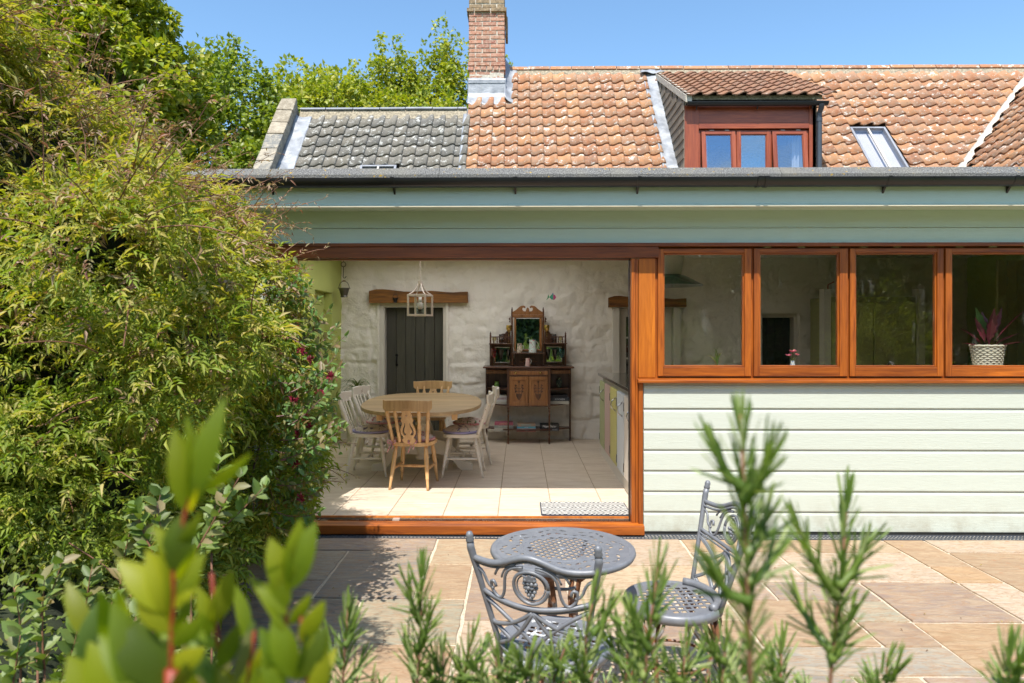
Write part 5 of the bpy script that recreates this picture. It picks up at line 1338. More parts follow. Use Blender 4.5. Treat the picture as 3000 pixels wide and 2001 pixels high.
def stem_glass(zx, tint, prof, label, cut):
    low = [p for p in prof if p[1] <= cut][:4]; i = 3; up = prof[3:]
    e = empty('wine_glass', dpos(zx, 706, -.13 if zx in (407, 965) else -.10), 0, label, 'wine glass', 'stemmed glasses on the dresser')
    MB().lathe(prof[:4], 16).build('foot', M['clear'], e, smooth='auto'); MB().lathe(up, 16, cap=False).build('bowl', tint, e, smooth='auto')
stem_glass(333, M['red_g'], wg, 'clear wine glass with red painted base, leftmost on the dresser top', .1)
stem_glass(407, M['smoke'], fl_, 'amber smoked flute second from the left on the dresser top', .08)
stem_glass(483, M['smoke'], fl_, 'amber smoked flute third from the left, beside the central panel', .08)
stem_glass(893, M['smoke'], fl_, 'amber smoked flute just right of the central panel', .08)
stem_glass(965, M['smoke'], fl_, 'amber smoked flute in front of the right small mirror', .08)
stem_glass(1037, M['teal_g'], wg, 'teal tinted wine glass, rightmost on the dresser top', .1)
vessel('pierced_pot', 365, 932, -.09, [(.02, 0), (.032, .01), (.034, .045), (.022, .07), (.030, .078), (.030, .084), (.0, .082)], paint('lime_glaze', (.22,.40,.08), .2), 'small lime green pierced pot on the left shelf', 'pot')
vessel('ginger_vase', 1007, 932, -.09, [(.018, 0), (.03, .02), (.043, .07), (.038, .10), (.022, .118), (.030, .135), (.028, .138), (.0, .137)], floral('green_bronze_glaze', (.05,.07,.05), [((.35,.38,.25), .58, .4)], 60), 'dark green mottled vase on the right shelf', 'vase')
# books
def book(zx0, zx1, zt, zb_, y, col, label, text=None, tcol=(.8,.78,.74), sx=.9):
    x0_, x1_ = ux(zx0), ux(zx1); h = uz(zt)-uz(zb_); w = x1_-x0_
    e = empty('book', dpos((zx0+zx1)/2, zb_, y), 0, label, 'book', 'cookery books stacked on the dresser')
    m = MB(); m.box(-w/2, w/2, 0, .17, .0, .0025).box(-w/2, w/2, 0, .17, h-.0035, h-.001).box(-w/2, w/2, -.003, 0, 0, h-.001); m.build('cover', paint('book_cover', col, .45), e, bevel=.001)
    MB().box(-w/2+.004, w/2-.004, .001, .165, .003, h-.004).build('pages', M['white_paint'], e)
    if text: lettering(text, h*.52, paint('book_lettering', tcol), e, Matrix.Translation((0, -.0036, h*.48)) @ FRONT, sx=sx)
book(310, 468, 1070, 1094, -.20, (.55,.52,.44), 'thin cream book at the bottom of the left shelf stack', 'COOK')
book(310, 470, 1050, 1070, -.20, (.66,.65,.60), 'thin white book second up in the left shelf stack')
book(310, 470, 1028, 1050, -.195, (.60,.48,.50), 'pale pink book in the left shelf stack lettered NIGELLA EXPRESS', 'NIGELLA EXPRESS', (.25,.15,.2), .75)
book(312, 470, 1002, 1028, -.20, (.66,.65,.62), 'white book topmost on the left shelf stack')
book(915, 1102, 1062, 1094, -.20, (.58,.55,.48), 'cream book at the bottom of the right shelf pile')
book(916, 1104, 1028, 1062, -.205, (.035,.04,.05), 'charcoal book lettered KITCHEN on the right shelf', 'KITCHEN', (.75,.75,.75), 1.0)
book(922, 1090, 1003, 1028, -.19, (.02,.02,.025), 'thin black book topmost on the right shelf')
book(342, 536, 1352, 1371, -.235, (.48,.46,.40), 'pale bottom book of the left pile on the low shelf', 'COMFORTS', (.15,.15,.15))
book(344, 536, 1334, 1352, -.235, (.55,.53,.48), 'thin cream book second up in the left low pile')
book(343, 537, 1308, 1334, -.24, (.28,.32,.29), 'grey green book in the left low pile under the pink one', 'NIGELLA LAWSON', (.6,.6,.55), .7)
book(346, 534, 1279, 1308, -.235, (.42,.11,.16), 'raspberry pink book topmost on the left low pile', 'CHRISTMAS', (.75,.5,.3), .8)
book(570, 764, 1352, 1371, -.26, (.52,.22,.24), 'salmon book lettered TAPAS at the bottom of the middle low pile', 'TAPAS', (.8,.75,.7))
book(572, 764, 1338, 1352, -.26, (.60,.35,.32), 'thin pink book second up in the middle low pile')
book(573, 764, 1318, 1338, -.26, (.10,.36,.48), 'turquoise book lettered INDIA in the middle low pile', 'INDIA', (.8,.85,.85), 1.0)
book(578, 760, 1288, 1318, -.255, (.40,.28,.20), 'multicoloured book topmost on the middle low pile', 'FAST FOOD', (.1,.4,.45), .9)
book(805, 1000, 1338, 1366, -.245, (.03,.033,.04), 'black book at the bottom of the right low pile', "Jamie's GREAT BRITAIN", (.55,.55,.55), .8)
book(806, 1002, 1296, 1338, -.245, (.02,.02,.022), 'thick black book lettered Nigel Slater on the right low pile', 'Nigel Slater', (.8,.8,.8), 1.0)

# ================================================================== KITCHEN
kc = empty('kitchen_units', (1.0, D(8.4), FZ), 0, 'kitchen peninsula with pastel tongue-and-groove doors under a dark granite worktop', 'cupboards')
y_ = lambda d: d-8.4
top = Z_(1092, 8.45)-FZ
MB().box(.02, .62, y_(5.80), y_(8.42), .10, top-.035).build('carcass', M['white_paint'], kc)
MB().box(-.0, .02, y_(5.80), y_(8.42), .0, .105).build('plinth', M['white_paint'], kc, bevel=.003)
MB().box(-.035, .64, y_(5.78), y_(8.47), top-.035, top).build('worktop', M['granite'], kc, bevel=.008)
cols = [(.42,.45,.24), (.60,.43,.38), (.60,.55,.20), (.62,.66,.70), (.68,.62,.55)]
dd = [(8.38, 7.94), (7.90, 7.45), (7.41, 6.94), (6.90, 6.46), (6.42, 5.90)]
for i, ((da, db), c) in enumerate(zip(dd, cols)):
    pm_ = paint('cupboard_paint', c, .45); m = MB(); w = (da-db); n = 9
    m.box(-.012, .0, y_(db), y_(da), .13, top-.085)
    o = m.build('cupboard_door', pm_, kc, label=['sage green','dusty pink','soft yellow','pale blue','cream'][i]+' grooved cupboard door')
    for k in range(n):
        MB().box(-.022, -.0125, y_(db)+w*k/n+.003, y_(db)+w*(k+1)/n-.003, .135, top-.09).build('groove_board', pm_, o, bevel=.003)
    hy = y_(db)+.05 if i in (0, 2) else y_(da)-.05 if i in (1,) else y_(db)+.07
    if i != 1:
        m = MB(); m.tube([(-.024, hy, top-.30), (-.06, hy, top-.27), (-.07, hy, top-.235), (-.06, hy, top-.20), (-.024, hy, top-.17)], .007, 7)
        for q in (top-.305, top-.165): m.lathe([(.0, 0), (.012, .002), (.0, .006)], 8, (-.022, hy, q), (-1, 0, 0))
        m.build('handle', M['steel'], o, smooth=True)
    for q in (.22, top-.2):
        MB().box(-.026, -.004, y_(da)-.002 if i != 1 else y_(db)-.03, y_(da)+.028 if i != 1 else y_(db), q-.04, q+.04).build('hinge', M['pewter'], o)
# green pendant in the kitchen
kl = empty('enamel_pendant', (X_(1968, 6.6), D(6.6), 0), 0, 'wide green enamel pendant shade seen through the first kitchen window', 'lamp')
zb = Z_(838, 6.6); m = MB(); m.lathe([(.30, 0), (.29, .008), (.15, .085), (.085, .11), (.08, .108), (.14, .078), (.285, .002)], 28, (0, 0, zb)); m.build('shade', paint('green_enamel', (.03,.09,.06), .2), kl, smooth='auto')
MB().lathe([(.09, 0), (.12, .17), (.10, .18), (.0, .18)], 20, (0, 0, zb+.11)).build('neck', paint('grey_enamel', (.42,.42,.38), .35), kl, smooth='auto')
MB().tube([(0, 0, zb+.28), (0, 0, 2.62)], .006, 6).build('cord', M['dark'], kl)
# dresser-like cupboard, notice papers and cabinets seen faintly
kt = empty('larder_cupboard', (4.55, D(9.15), FZ), 0, 'tall olive green larder cupboard faintly seen through the third window', 'cupboard')
MB().box(-.55, .55, -.3, .3, 0, 1.95).build('carcass', paint('olive_cupboard', (.34,.33,.16), .5), kt)
for s in (-1, 1): MB().box(.01 if s > 0 else -.53, .53 if s > 0 else -.01, -.32, -.302, .08, 1.88).build('cupboard_door', paint('larder_door_olive', (.44,.42,.20), .5), kt, bevel=.004)
for q in (-.60, .60): MB().box(q-.045, q+.045, -.34, -.2, 0, 2.05).build('cheek', M['white_paint'], kt, bevel=.004)
cal = empty('wall_calendar', (X_(2430, 9.3), D(9.3), 0), 0, 'paper calendar and red notice hung on the kitchen wall behind the second window', 'calendar')
za = Z_(990, 9.3); MB().box(-.07, .06, 0, .004, za, za+.24).build('page', paint('calendar_paper', (.62,.60,.54)), cal); MB().box(-.06, .03, -.002, .003, za+.245, za+.45).build('picture', paint('calendar_picture', (.45,.16,.08)), cal)
MB().tube([(-.02, 0, za+.45), (-.02, 0, za+.72), (.06, 0, za+.76)], .008, 6).build('red_hook', paint('red_hook', (.5,.04,.03)), cal)
# sink unit along the windows
su = empty('sink_unit', (3.3, D(5.85), FZ), 0, 'kitchen worktop with sink running behind the windows', 'worktop')
MB().box(-1.6, 2.85, -.04, .52, .0, .86).build('carcass', M['white_paint'], su); MB().box(-1.63, 2.88, -.06, .56, .865, .90).build('worktop', M['granite'], su, bevel=.006)
wz_ = Z_(1079, 5.5)
tap = empty('mixer_tap', (X_(2622, 5.95), D(5.95), FZ+.90), 0, 'chrome mixer tap at the sink behind the third window', 'tap')
m = MB(); m.tube([(0, 0, 0), (0, 0, .26)]+[(0, .07*(1-math.cos(t)), .26+.07*math.sin(t)) for t in [PI*i/8 for i in range(1, 9)]]+[(0, .14, .20)], .012, 10); m.build('spout', M['steel'], tap, smooth=True)
MB().tube([(.0, 0, .10), (.05, 0, .13)], .007, 8).build('lever', M['steel'], tap, smooth=True)
# sill things
v1 = empty('bud_vase', (X_(2322, 5.69), D(5.69), wz_), 0, 'tiny blue and white vase of pink flowers on the sill of the second window', 'vase')
MB().lathe([(.012, 0), (.020, .02), (.014, .045), (.018, .055), (.0, .054)], 14).build('vase', floral('blue_white_china', (.68,.70,.72), [((.08,.15,.45), .58, .6)], 90), v1, smooth='auto')
def petals(o, n, r, mat, par):
    m = MB()
    for k in range(n):
        a = 2*PI*k/n+random.uniform(-.2, .2); b = random.uniform(.1, .8); c, s = math.cos(a), math.sin(a)
        p = [o, o+Vector((c*r*.6-s*r*.28, s*r*.6+c*r*.28, r*b*.5)), o+Vector((c*r, s*r, r*b)), o+Vector((c*r*.6+s*r*.28, s*r*.6-c*r*.28, r*b*.5))]; m.quad(*p)
    return m.build('flower', mat, par)
for ox, oz, r in ((0, .125, .034), (-.035, .095, .028), (.034, .10, .026)):
    petals(Vector((ox, -.008, oz)), 16, r, M['flower_pink'], v1); MB().tube([(0, 0, .05), (ox, -.005, oz)], .0025, 5).build('stem', M['lf_mid'], v1)
v2 = empty('seedling', (X_(2100, 5.69), D(5.69), wz_), 0, 'small spiky green seedling on the sill of the first kitchen window', 'plant')
m = MB(); blades(m, (0, 0, .0), 13, .20, .018, .8, .5, random, 1.1); m.build('leaves', M['lf_honey'], v2)
bk_ = empty('wicker_plant_pot', (X_(2893, 5.69), D(5.69), wz_), 0, 'white wicker basket holding a maroon-leaved plant on the sill of the fourth window', 'plant pot')
wick = paint('white_wicker', (.66,.60,.50), .7); m = MB()
for z in range(11):
    zz = .012+z*.0155; r = .098+.028*(zz/.17); ph = z % 2
    m.tube([((r+.006*(1 if (i+ph) % 2 else -1))*math.cos(2*PI*i/28), (r+.006*(1 if (i+ph) % 2 else -1))*math.sin(2*PI*i/28)*.7, zz) for i in range(29)], .0078, 6, cap=False)
m.tube([(.134*math.cos(2*PI*i/28), .134*math.sin(2*PI*i/28)*.7, .178+.003*(i % 2)) for i in range(29)], .010, 6, cap=False)
m.build('basket_weave', wick, bk_, smooth=True, kind='stuff'); ln_ = MB().lathe([(.08, 0), (.105, .165), (.0, .16)], 20).build('liner', M['dark'], bk_); ln_.scale = (1, .66, 1)
def big_leaf(par, base, az, el, L, w, mat, nm='leaf'):
    m = MB(); n = 12; d = Vector((math.cos(az)*math.cos(el), math.sin(az)*math.cos(el), math.sin(el))); s = d.cross(Vector((0,0,1))).normalized()
    if abs(d.z) > .9: s = Vector((1, 0, 0))
    u = s.cross(d); idx = []; st = .22
    for i in range(n+1):
        t = i/n; c = Vector(base)+d*L*t+Vector((0, 0, -.10*L*t*t)); lt = max(0, (t-st)/(1-st)); ww = w*math.sin(PI*lt**.8)*.5*(1+.16*math.sin(i*2.9)) if t > st else .003
        ww = max(ww, .0025); idx.append(m.addv([c-s*ww+u*ww*.35, c, c+s*ww+u*ww*.35]))
    for p, q in zip(idx, idx[1:]): m.face((p, p+1, q+1, q)); m.face((p+1, p+2, q+2, q+1))
    return m.build(nm, mat, par)
for az, el, L, w, mt in ((3.4, 1.15, .36, .055, 'lf_maroon'), (.1, 1.25, .45, .06, 'lf_maroon'), (1.5, 1.35, .40, .075, 'lf_maroon'), (4.4, 1.2, .34, .07, 'lf_maroon'), (-.35, .95, .52, .05, 'lf_maroon'), (3.1, .75, .34, .05, 'lf_maroon'), (2.9, 1.35, .44, .075, 'lf_honey'), (.5, 1.1, .47, .05, 'lf_honey'),
                         (5.6, .35, .30, .05, 'lf_maroon'), (3.3, .30, .30, .045, 'lf_maroon'), (4.9, 1.4, .42, .08, 'lf_maroon'), (.0, .55, .36, .05, 'lf_maroon')):
    big_leaf(bk_, (0, 0, .15), az, el, L*.9, w, M[mt])
# plank panel door at the right of the kitchen
kp = empty('panel_door', (X_(3020, 7.2), D(7.2), FZ), R(0), 'olive planked door standing at the right of the kitchen, seen in the last window', 'door')
for k in range(7): MB().box(-.34+.1*k, -.245+.1*k, 0, .03, 0, 2.25).build('plank', paint('olive_plank', (.30,.28,.11), .6), kp, bevel=.004)
# ================================================================== CAST METAL PATIO SET
def circ(r, n, cx=0, cy_=0, a0=0): return [(cx+r*math.cos(a0+2*PI*i/n), cy_+r*math.sin(a0+2*PI*i/n)) for i in range(n)]
pt_ = empty('bistro_table', (.187, D(2.99), 0), R(8), 'round grey cast metal bistro table with pierced lattice top on the patio', 'table')
TR, TZ = .313, .655
holes = []
for i in range(-7, 8):
    for j in range(-7, 8):
        x, y = (i-j)*.0205, (i+j)*.0205; rr = math.hypot(x, y)
        if rr < .150 and rr > .02: h = .0142; holes.append([(x+h, y), (x, y+h), (x-h, y), (x, y-h)][::1])
for k in range(8):
    a = 2*PI*k/8
    for s in (-1, 1):
        for (ra, da, w_, l_) in ((.212, .10, .015, .034), (.252, .21, .015, .040), (.268, .06, .011, .026), (.196, .28, .013, .026)):
            c, t = ra, a+s*da; cx, cy_ = c*math.cos(t), c*math.sin(t); rot = t+PI/2+s*.5; n = 8; pts = []
            for i in range(n):
                u = 2*PI*i/n; ex, ey = l_*.5*math.cos(u), w_*.5*math.sin(u)*(1+.7*math.cos(u)); pts.append((cx+ex*math.cos(rot)-ey*math.sin(rot), cy_+ex*math.sin(rot)+ey*math.cos(rot)))
            holes.append(pts)
m = MB(); m.plate(circ(TR-.006, 64), holes, .0035, Matrix.Translation((0, 0, TZ-.0035)))
top_ = m.build('tabletop', M['cast'], pt_)
m = MB(); m.lathe([(TR-.010, -.016), (TR-.002, -.022), (TR+.004, -.010), (TR+.001, .0), (TR-.006, .003), (TR-.012, .0), (TR-.018, .0025), (TR-.024, 0)], 72, (0, 0, TZ), cap=False); m.lathe([(.172, 0), (.176, .003), (.180, 0)], 48, (0, 0, TZ), cap=False); m.lathe([(.0, .002), (.018, .003), (.02, 0)], 16, (0, 0, TZ), cap=False)
m.build('rim', M['cast'], pt_, smooth=True)
for k in range(4):
    a = PI/4+k*PI/2; c, s = math.cos(a), math.sin(a); m = MB()
    prof = [(.20, TZ-.012), (.17, .60), (.085, .53), (.062, .42), (.075, .30), (.12, .20), (.17, .12), (.20, .06), (.235, .025), (.225, .0)]
    m.tube([(r*c, r*s, z) for r, z in prof], [.010, .010, .011, .012, .012, .012, .011, .010, .012, .012], 8); m.build('leg', M['rust'], pt_, smooth=True)
for z, r in ((.24, .10), (.50, .072)):
    MB().tube([(r*math.cos(t), r*math.sin(t), z) for t in [2*PI*i/24 for i in range(25)]], .007, 6, cap=False).build('stretcher_ring', M['cast'], pt_, smooth=True)

def metal_chair(loc, rz, label, seatmat, legmat):
    e = empty('bistro_chair', loc, rz, label, 'chair', 'grey cast metal bistro chairs')
    SZ = .425
    def B(s, t, o=0.0):          # back panel: s across (-1..1), t height above the seat
        w = .155+.080*min(1, t/.40); y = -.142-.25*t-.050*(1-s*s)+o; return (s*w, y, SZ+t)
    def bar(pts, r, nm='back_bar', o=0.0, mat=None, n=7):
        m = MB(); m.tube([B(s, t, o) for s, t in pts], r, n); return m.build(nm, mat or M['cast'], e, smooth=True)
    lin = lambda a, b, n=10: [tuple(x+(y-x)*i/n for x, y in zip(a, b)) for i in range(n+1)]
    for s in (-1, 1):
        m = MB(); ps = [B(s, t) for t in (-.02, .08, .18, .28, .36, .40, .425)]; m.tube(ps, [.011, .0105, .0105, .011, .013, .014, .013], 10)
        m.lathe([(.013, -.002), (.0155, .004), (.012, .012), (.014, .022), (.010, .034), (.0, .038)], 12, ps[-1], (0, -.2, 1)); m.build('back_post', M['cast'], e, smooth=True)
    rail = [(s, .352+.052*math.exp(-(s/.42)**2)+.012*s*s) for s in [-1+2*i/24 for i in range(25)]]
    bar(rail, .0115, 'top_rail')
    bar([(s, t-.017) for s, t in rail], .006, 'top_rail', .006)
    # vine circle and grapes
    cc, cr_ = (0, .292), .060
    W_ = .205
    circp = [(cr_/W_*math.cos(a), .292+cr_*math.sin(a)) for a in [2*PI*i/28 for i in range(29)]]
    bar(circp, .0065, 'ring', .0); bar([(s*.82, .292+(t-.292)*.82) for s, t in circp], .003, 'ring', .004)
    g = MB()
    r2 = random.Random(3)
    for zz, n_, ww in ((.322, 3, .016), (.308, 4, .020), (.293, 4, .019), (.279, 3, .014), (.266, 2, .008), (.255, 1, 0)):
        for k in range(n_):
            x = 0 if n_ == 1 else -ww+2*ww*k/(n_-1); p = Vector(B(x/W_, zz)); g.lathe([(.0, -.0085), (.006, -.006), (.0085, 0), (.006, .006), (.0, .0085)], 8, p+Vector((0, r2.uniform(-.003, .003), 0)), (0, 0, 1))
    g.build('grape_bunch', M['cast'], e, smooth=True)
    m = MB(); m.plate([(-.026, .016), (-.010, .012), (0, .020), (.010, .012), (.026, .016), (.018, -.004), (.0, -.012), (-.018, -.004)], [], .006, frame_M(B(0, .325), (1,0,0), (0,-.2,.98), (0,-.98,-.2))); m.build('vine_leaf', M['cast'], e, bevel=.002)
    mid = [(s, .222-.030*(1-s*s)+.02) for s in [-1+2*i/16 for i in range(17)]]
    bar(mid, .009, 'middle_rail'); bar([(s, t-.014) for s, t in mid], .005, 'middle_rail', .005)
    for q in (-1, 1):
        bar(bez((q*.10, .365), (q*.40, .365), (q*.46, .300), 8)+bez((q*.46, .30), (q*.52, .225), (q*.66, .232), 6)[1:]+bez((q*.66, .232), (q*.80, .25), (q*.74, .288), 6)[1:]+bez((q*.74, .288), (q*.66, .30), (q*.66, .272), 5)[1:], .0058, 'scroll')
        bar(bez((q*.98, .33), (q*.86, .325), (q*.84, .285), 6)+bez((q*.84, .285), (q*.80, .262), (q*.72, .262), 5)[1:], .0055, 'scroll')
        bar(bez((q*.22, .372), (q*.5, .37), (q*.62, .320), 8), .0048, 'scroll'); bar(bez((q*.22, .366), (q*.42, .362), (q*.50, .315), 8), .004, 'scroll')
        # lattice of crossing arcs
        for (a, b, c) in (((q*1.0, .215), (q*.30, .14), (q*-.30, .0)), ((q*.98, .125), (q*.45, .06), (q*.18, -.005)), ((q*.0, .20), (q*.40, .13), (q*.98, .115)), ((q*-.0, .198), (q*.32, .08), (q*.98, .035)), ((q*.98, .04), (q*.80, .0), (q*.62, .0))):
            bar(bez(a, b, c, 12), .0075, 'lattice_bar', random.uniform(-.001, .001)); bar([(s, t-.006) for s, t in bez(a, b, c, 12)], .0045, 'lattice_bar', .004)
    # seat
    n = 48; Rs = .212; hs = []
    for i in range(-4, 5):
        for j in range(-4, 5):
            x, y = i*.036, j*.034+.005; h = .0120
            if math.hypot(x, y) < .150: hs.append([(x-h, y-h), (x+h, y-h), (x+h, y+h), (x-h, y+h)])
    m = MB(); m.plate([(x, y*.98) for x, y in circ(Rs, n)], hs, .004, Matrix.Translation((0, .01, SZ-.004))); st = m.build('seat', seatmat, e)
    m = MB(); m.lathe([(Rs-.016, -.004), (Rs-.008, -.034), (Rs+.002, -.034), (Rs+.006, -.012), (Rs+.001, .002), (Rs-.010, .006), (Rs-.020, .0)], 56, (0, .01, SZ), cap=False); m.build('seat_rim', seatmat, e, smooth=True)
    m = MB(); arc = [-1.0+2*i/16 for i in range(17)]; m.tube([(.175*math.sin(a*1.15), -.195*math.cos(a*.9)+.02, SZ+.012) for a in arc], .017, 10); m.build('seat_band', M['cast'], e, smooth=True)
    for sx in (-1, 1):
        for sy in (-1, 1):
            m = MB(); u = Vector((sx*.72, sy*.70, 0)).normalized(); prof = [(.185, SZ-.02), (.205, .34), (.19, .26), (.165, .18), (.165, .09), (.195, .03), (.21, .0)]
            m.tube([(u.x*r, u.y*r+.01, z) for r, z in prof], [.013, .014, .013, .011, .010, .012, .013], 8)
            m.tube([(u.x*r, u.y*r+.01, z) for r, z in ((.12, SZ-.02), (.135, .37), (.18, .31), (.19, .27))], .008, 7)
            tq = Vector((-u.y, u.x, 0))
            for q in (-1, 1): m.tube([tuple(Vector((u.x*r, u.y*r+.01, z))+tq*w*q) for r, z, w in ((.19, SZ-.02, .05), (.20, .36, .042), (.20, .31, .012))], .007, 7)
            m.build('leg', legmat, e, smooth=True)
    for z in (.17,): MB().tube([(.155*math.cos(t), .155*math.sin(t)+.01, z) for t in [2*PI*i/24 for i in range(25)]], .006, 6, cap=False).build('stretcher_ring', legmat, e, smooth=True)
    return e
metal_chair((.127, D(2.60), 0), R(-20), 'grey cast metal chair with white flaking seat, its grape-and-lattice back to the camera', M['cast_seat'], M['rust'])
metal_chair((.684, D(3.02), 0), R(98), 'grey cast metal chair seen side-on right of the bistro table', M['cast'], M['rust'])
# ================================================================== FOLIAGE (numpy leaf clouds)
def leaf_tpl(n=2, fold=.25, wpos=.42, curl=.12):     # unit leaf along +X, width 1, y across, z up
    v = [(0, 0, 0)]; f = []
    if n == 2:
        v += [(wpos, .5, fold*.5), (wpos, 0, 0), (wpos, -.5, fold*.5), (1, 0, -curl)]
        f = [(0, 2, 1), (0, 3, 2), (1, 2, 4), (2, 3, 4)]
    else:
        v = [(0,0,0), (.28,.42,.10), (.30,0,-.0), (.28,-.42,.10), (.66,.40,.06), (.66,0,-.05), (.66,-.40,.06), (1,0,-curl)]
        f = [(0,2,1), (0,3,2), (1,2,5,4), (2,3,6,5), (4,5,7), (5,6,7)]
    return np.array(v, float), f
def unit(a): return a/np.maximum(np.linalg.norm(a, axis=-1, keepdims=True), 1e-9)
class Cloud:
    def __init__(s): s.V = []; s.F = []; s.Mi = []; s.n = 0
    def add(s, tpl, pos, d, nrm, L, W, mi=0):
        tv, tf = tpl; N_ = len(pos); d = unit(d); y = unit(np.cross(nrm, d)); z = np.cross(d, y)
        L = np.broadcast_to(L, N_)[:, None, None]; W = np.broadcast_to(W, N_)[:, None, None]
        V = pos[:, None, :]+d[:, None, :]*tv[None, :, 0:1]*L+y[:, None, :]*tv[None, :, 1:2]*W+z[:, None, :]*tv[None, :, 2:3]*L
        s.V.append(V.reshape(-1, 3)); k = len(tv); off = s.n+np.arange(N_)*k
        for f in tf:
            s.F.append((len(f), (off[:, None]+np.array(f)[None, :])))
            s.Mi.append(np.broadcast_to(mi, N_))
        s.n += N_*k
    def build(s, name, mats, parent=None, **kw):
        V = np.concatenate(s.V); tot = [f.ravel() for _, f in s.F]; sizes = np.concatenate([np.full(len(f), k) for k, f in s.F])
        me = bpy.data.meshes.new(name); idx = np.concatenate(tot)
        me.vertices.add(len(V)); me.vertices.foreach_set('co', V.ravel())
        me.loops.add(len(idx)); me.loops.foreach_set('vertex_index', idx.astype(np.int32))
        me.polygons.add(len(sizes)); st = np.zeros(len(sizes), np.int32); st[1:] = np.cumsum(sizes)[:-1]
        me.polygons.foreach_set('loop_start', st); me.polygons.foreach_set('loop_total', sizes.astype(np.int32)) if False else None
        for m_ in mats: me.materials.append(m_)
        me.polygons.foreach_set('material_index', np.concatenate(s.Mi).astype(np.int32))
        me.update(calc_edges=True); me.validate()
        o = bpy.data.objects.new(name, me); COL.objects.link(o)
        if parent: o.parent = parent
        for k, v in kw.items(): o[k] = v
        return o
def rvec(n): return unit(rng.normal(size=(n, 3)))
# --- climber on the left: bumpy body made of overlapping lumps
def inside_any(P, blobs, m=1.0, skip=-1):
    r = np.zeros(len(P), bool)
    for i, (c, rad) in enumerate(blobs):
        if i == skip: continue
        r |= (((P-np.array(c))/(np.array(rad)*m))**2).sum(1) < 1
    return r
def blob_surface(blobs, dens, mlo=.78, mhi=1.04):
    P_, N_ = [], []
    for i, (c, rad) in enumerate(blobs):
        rad = np.array(rad); n = int(dens*4*PI*(rad[0]*rad[1]*rad[2])**(2/3)); q = rvec(n); f = rng.uniform(mlo, mhi, (n, 1))
        P = np.array(c)+q*rad*f; N = unit(q/rad)
        k = ~inside_any(P, blobs, mlo, i); P_.append(P[k]); N_.append(N[k])
    return np.concatenate(P_), np.concatenate(N_)
def lumps(base, n_each, r0, r1, seed):
    r = random.Random(seed); out = list(base)
    for c, rad in base:
        for _ in range(n_each):
            v = Vector((r.gauss(0,1), r.gauss(0,1), r.gauss(0,1))).normalized(); q = r.uniform(r0, r1)
            out.append(((c[0]+v.x*rad[0]*.92, c[1]+v.y*rad[1]*.92, max(.15, c[2]+v.z*rad[2]*.92)), (q*1.1, q*1.1, q*.85)))
    return out
def compound(cl, P, d, nrm, size, mi, pairs=3):         # pinnate leaf: pairs of narrow leaflets and a long end leaflet
    tpl = leaf_tpl(2, .3, .38, .18); n = len(P); d = unit(d); y = unit(np.cross(nrm, d)); z = np.cross(d, y); size = np.broadcast_to(size, n)
    for k in range(pairs):
        for s in (-1, 1):
            t = .18+.26*k; dd = d*(.55+.12*k)+y*s*.8+z*.05+rng.normal(0, .12, (n, 3)); p = P+d*(size*t)[:, None]
            p = p-z*(.05*t*size)[:, None]
            cl.add(tpl, p, dd, z+rng.normal(0, .25, (n, 3)), size*rng.uniform(.42, .58, n), size*.155, mi)
    cl.add(tpl, P+d*(size*.9)[:, None], d+rng.normal(0, .12, (n, 3))-z*.2, z+rng.normal(0, .2, (n, 3)), size*rng.uniform(.65, .9, n), size*.17, mi)
def cy2(x, d, z): return (x, D(d), z)
base = [(cy2(-2.62, 4.10, 1.25), (1.22, 1.05, 1.12)), (cy2(-2.72, 3.95, 2.00), (1.12, 1.05, .72)), (cy2(-2.55, 3.35, .95), (.95, .95, .95)),
        (cy2(-3.05, 3.35, 2.25), (1.15, 1.0, .80)), (cy2(-3.35, 3.00, 2.75), (1.15, .9, .70)), (cy2(-2.55, 4.6, .85), (.95, .65, .85)),
        (cy2(-3.0, 2.75, 1.25), (1.15, .75, 1.3)), (cy2(-3.2, 3.4, .8), (1.3, 1.3, .8))]
near_ = [(cy2(-1.42, 2.4, 1.88), (.28,.28,.28)), (cy2(-1.32, 2.5, 1.5), (.25,.26,.26)), (cy2(-1.5, 2.75, 1.8), (.30,.30,.30)), (cy2(-1.46, 3.0, 1.6), (.24,.26,.26)), (cy2(-1.8, 2.65, 1.5), (.42,.42,.42)), (cy2(-1.88, 2.85, 1.9), (.36,.36,.34)), (cy2(-1.6, 2.5, 1.12), (.32,.34,.34))]
cl_blobs = lumps(base, 7, .22, .42, 5)+lumps(near_, 3, .10, .18, 8)
jas = empty('jasmine_climber', cy2(-2.8, 3.6, 0), 0, 'huge overgrown jasmine with narrow yellow-green and bronze leaves filling the left side', 'climber')
loc0 = np.array(jas.location)
def vis_cull(P, d_max_px=3300, top=-500, bottom=2300):
    d = P[:, 1]+5.42; px = 1523+2000*P[:, 0]/np.maximum(d, .1); py = 972-2000*(P[:, 2]-1.6)/np.maximum(d, .1)
    return (px > -450) & (px < d_max_px) & (py > top) & (py < bottom)
P, Nn = blob_surface(cl_blobs, 560); k = (P[:, 2] > .04) & vis_cull(P); P, Nn = P[k], Nn[k]
toward = np.array([.35, -1.0, .2]); k = (Nn @ toward > -.75); P, Nn = P[k], Nn[k]
cl = Cloud(); n = len(P)
down = np.array([0, 0, -1.0]); side = rng.normal(0, .75, (n, 3)); d = Nn*.8+side+down*.30; nr_ = Nn*.5+np.array([-.15, -.3, .9])+rng.normal(0, .3, (n, 3))
hgt = P[:, 2]; tipp = np.clip((hgt-1.2)/2.2, .03, .42)*(rng.random(n) < .8); mi = (rng.random(n) < tipp*.42).astype(int); lowp = np.clip(1.25-(hgt-.2)/1.9, .12, .95); mi = np.where((mi == 0) & (rng.random(n) < lowp), 2, mi)
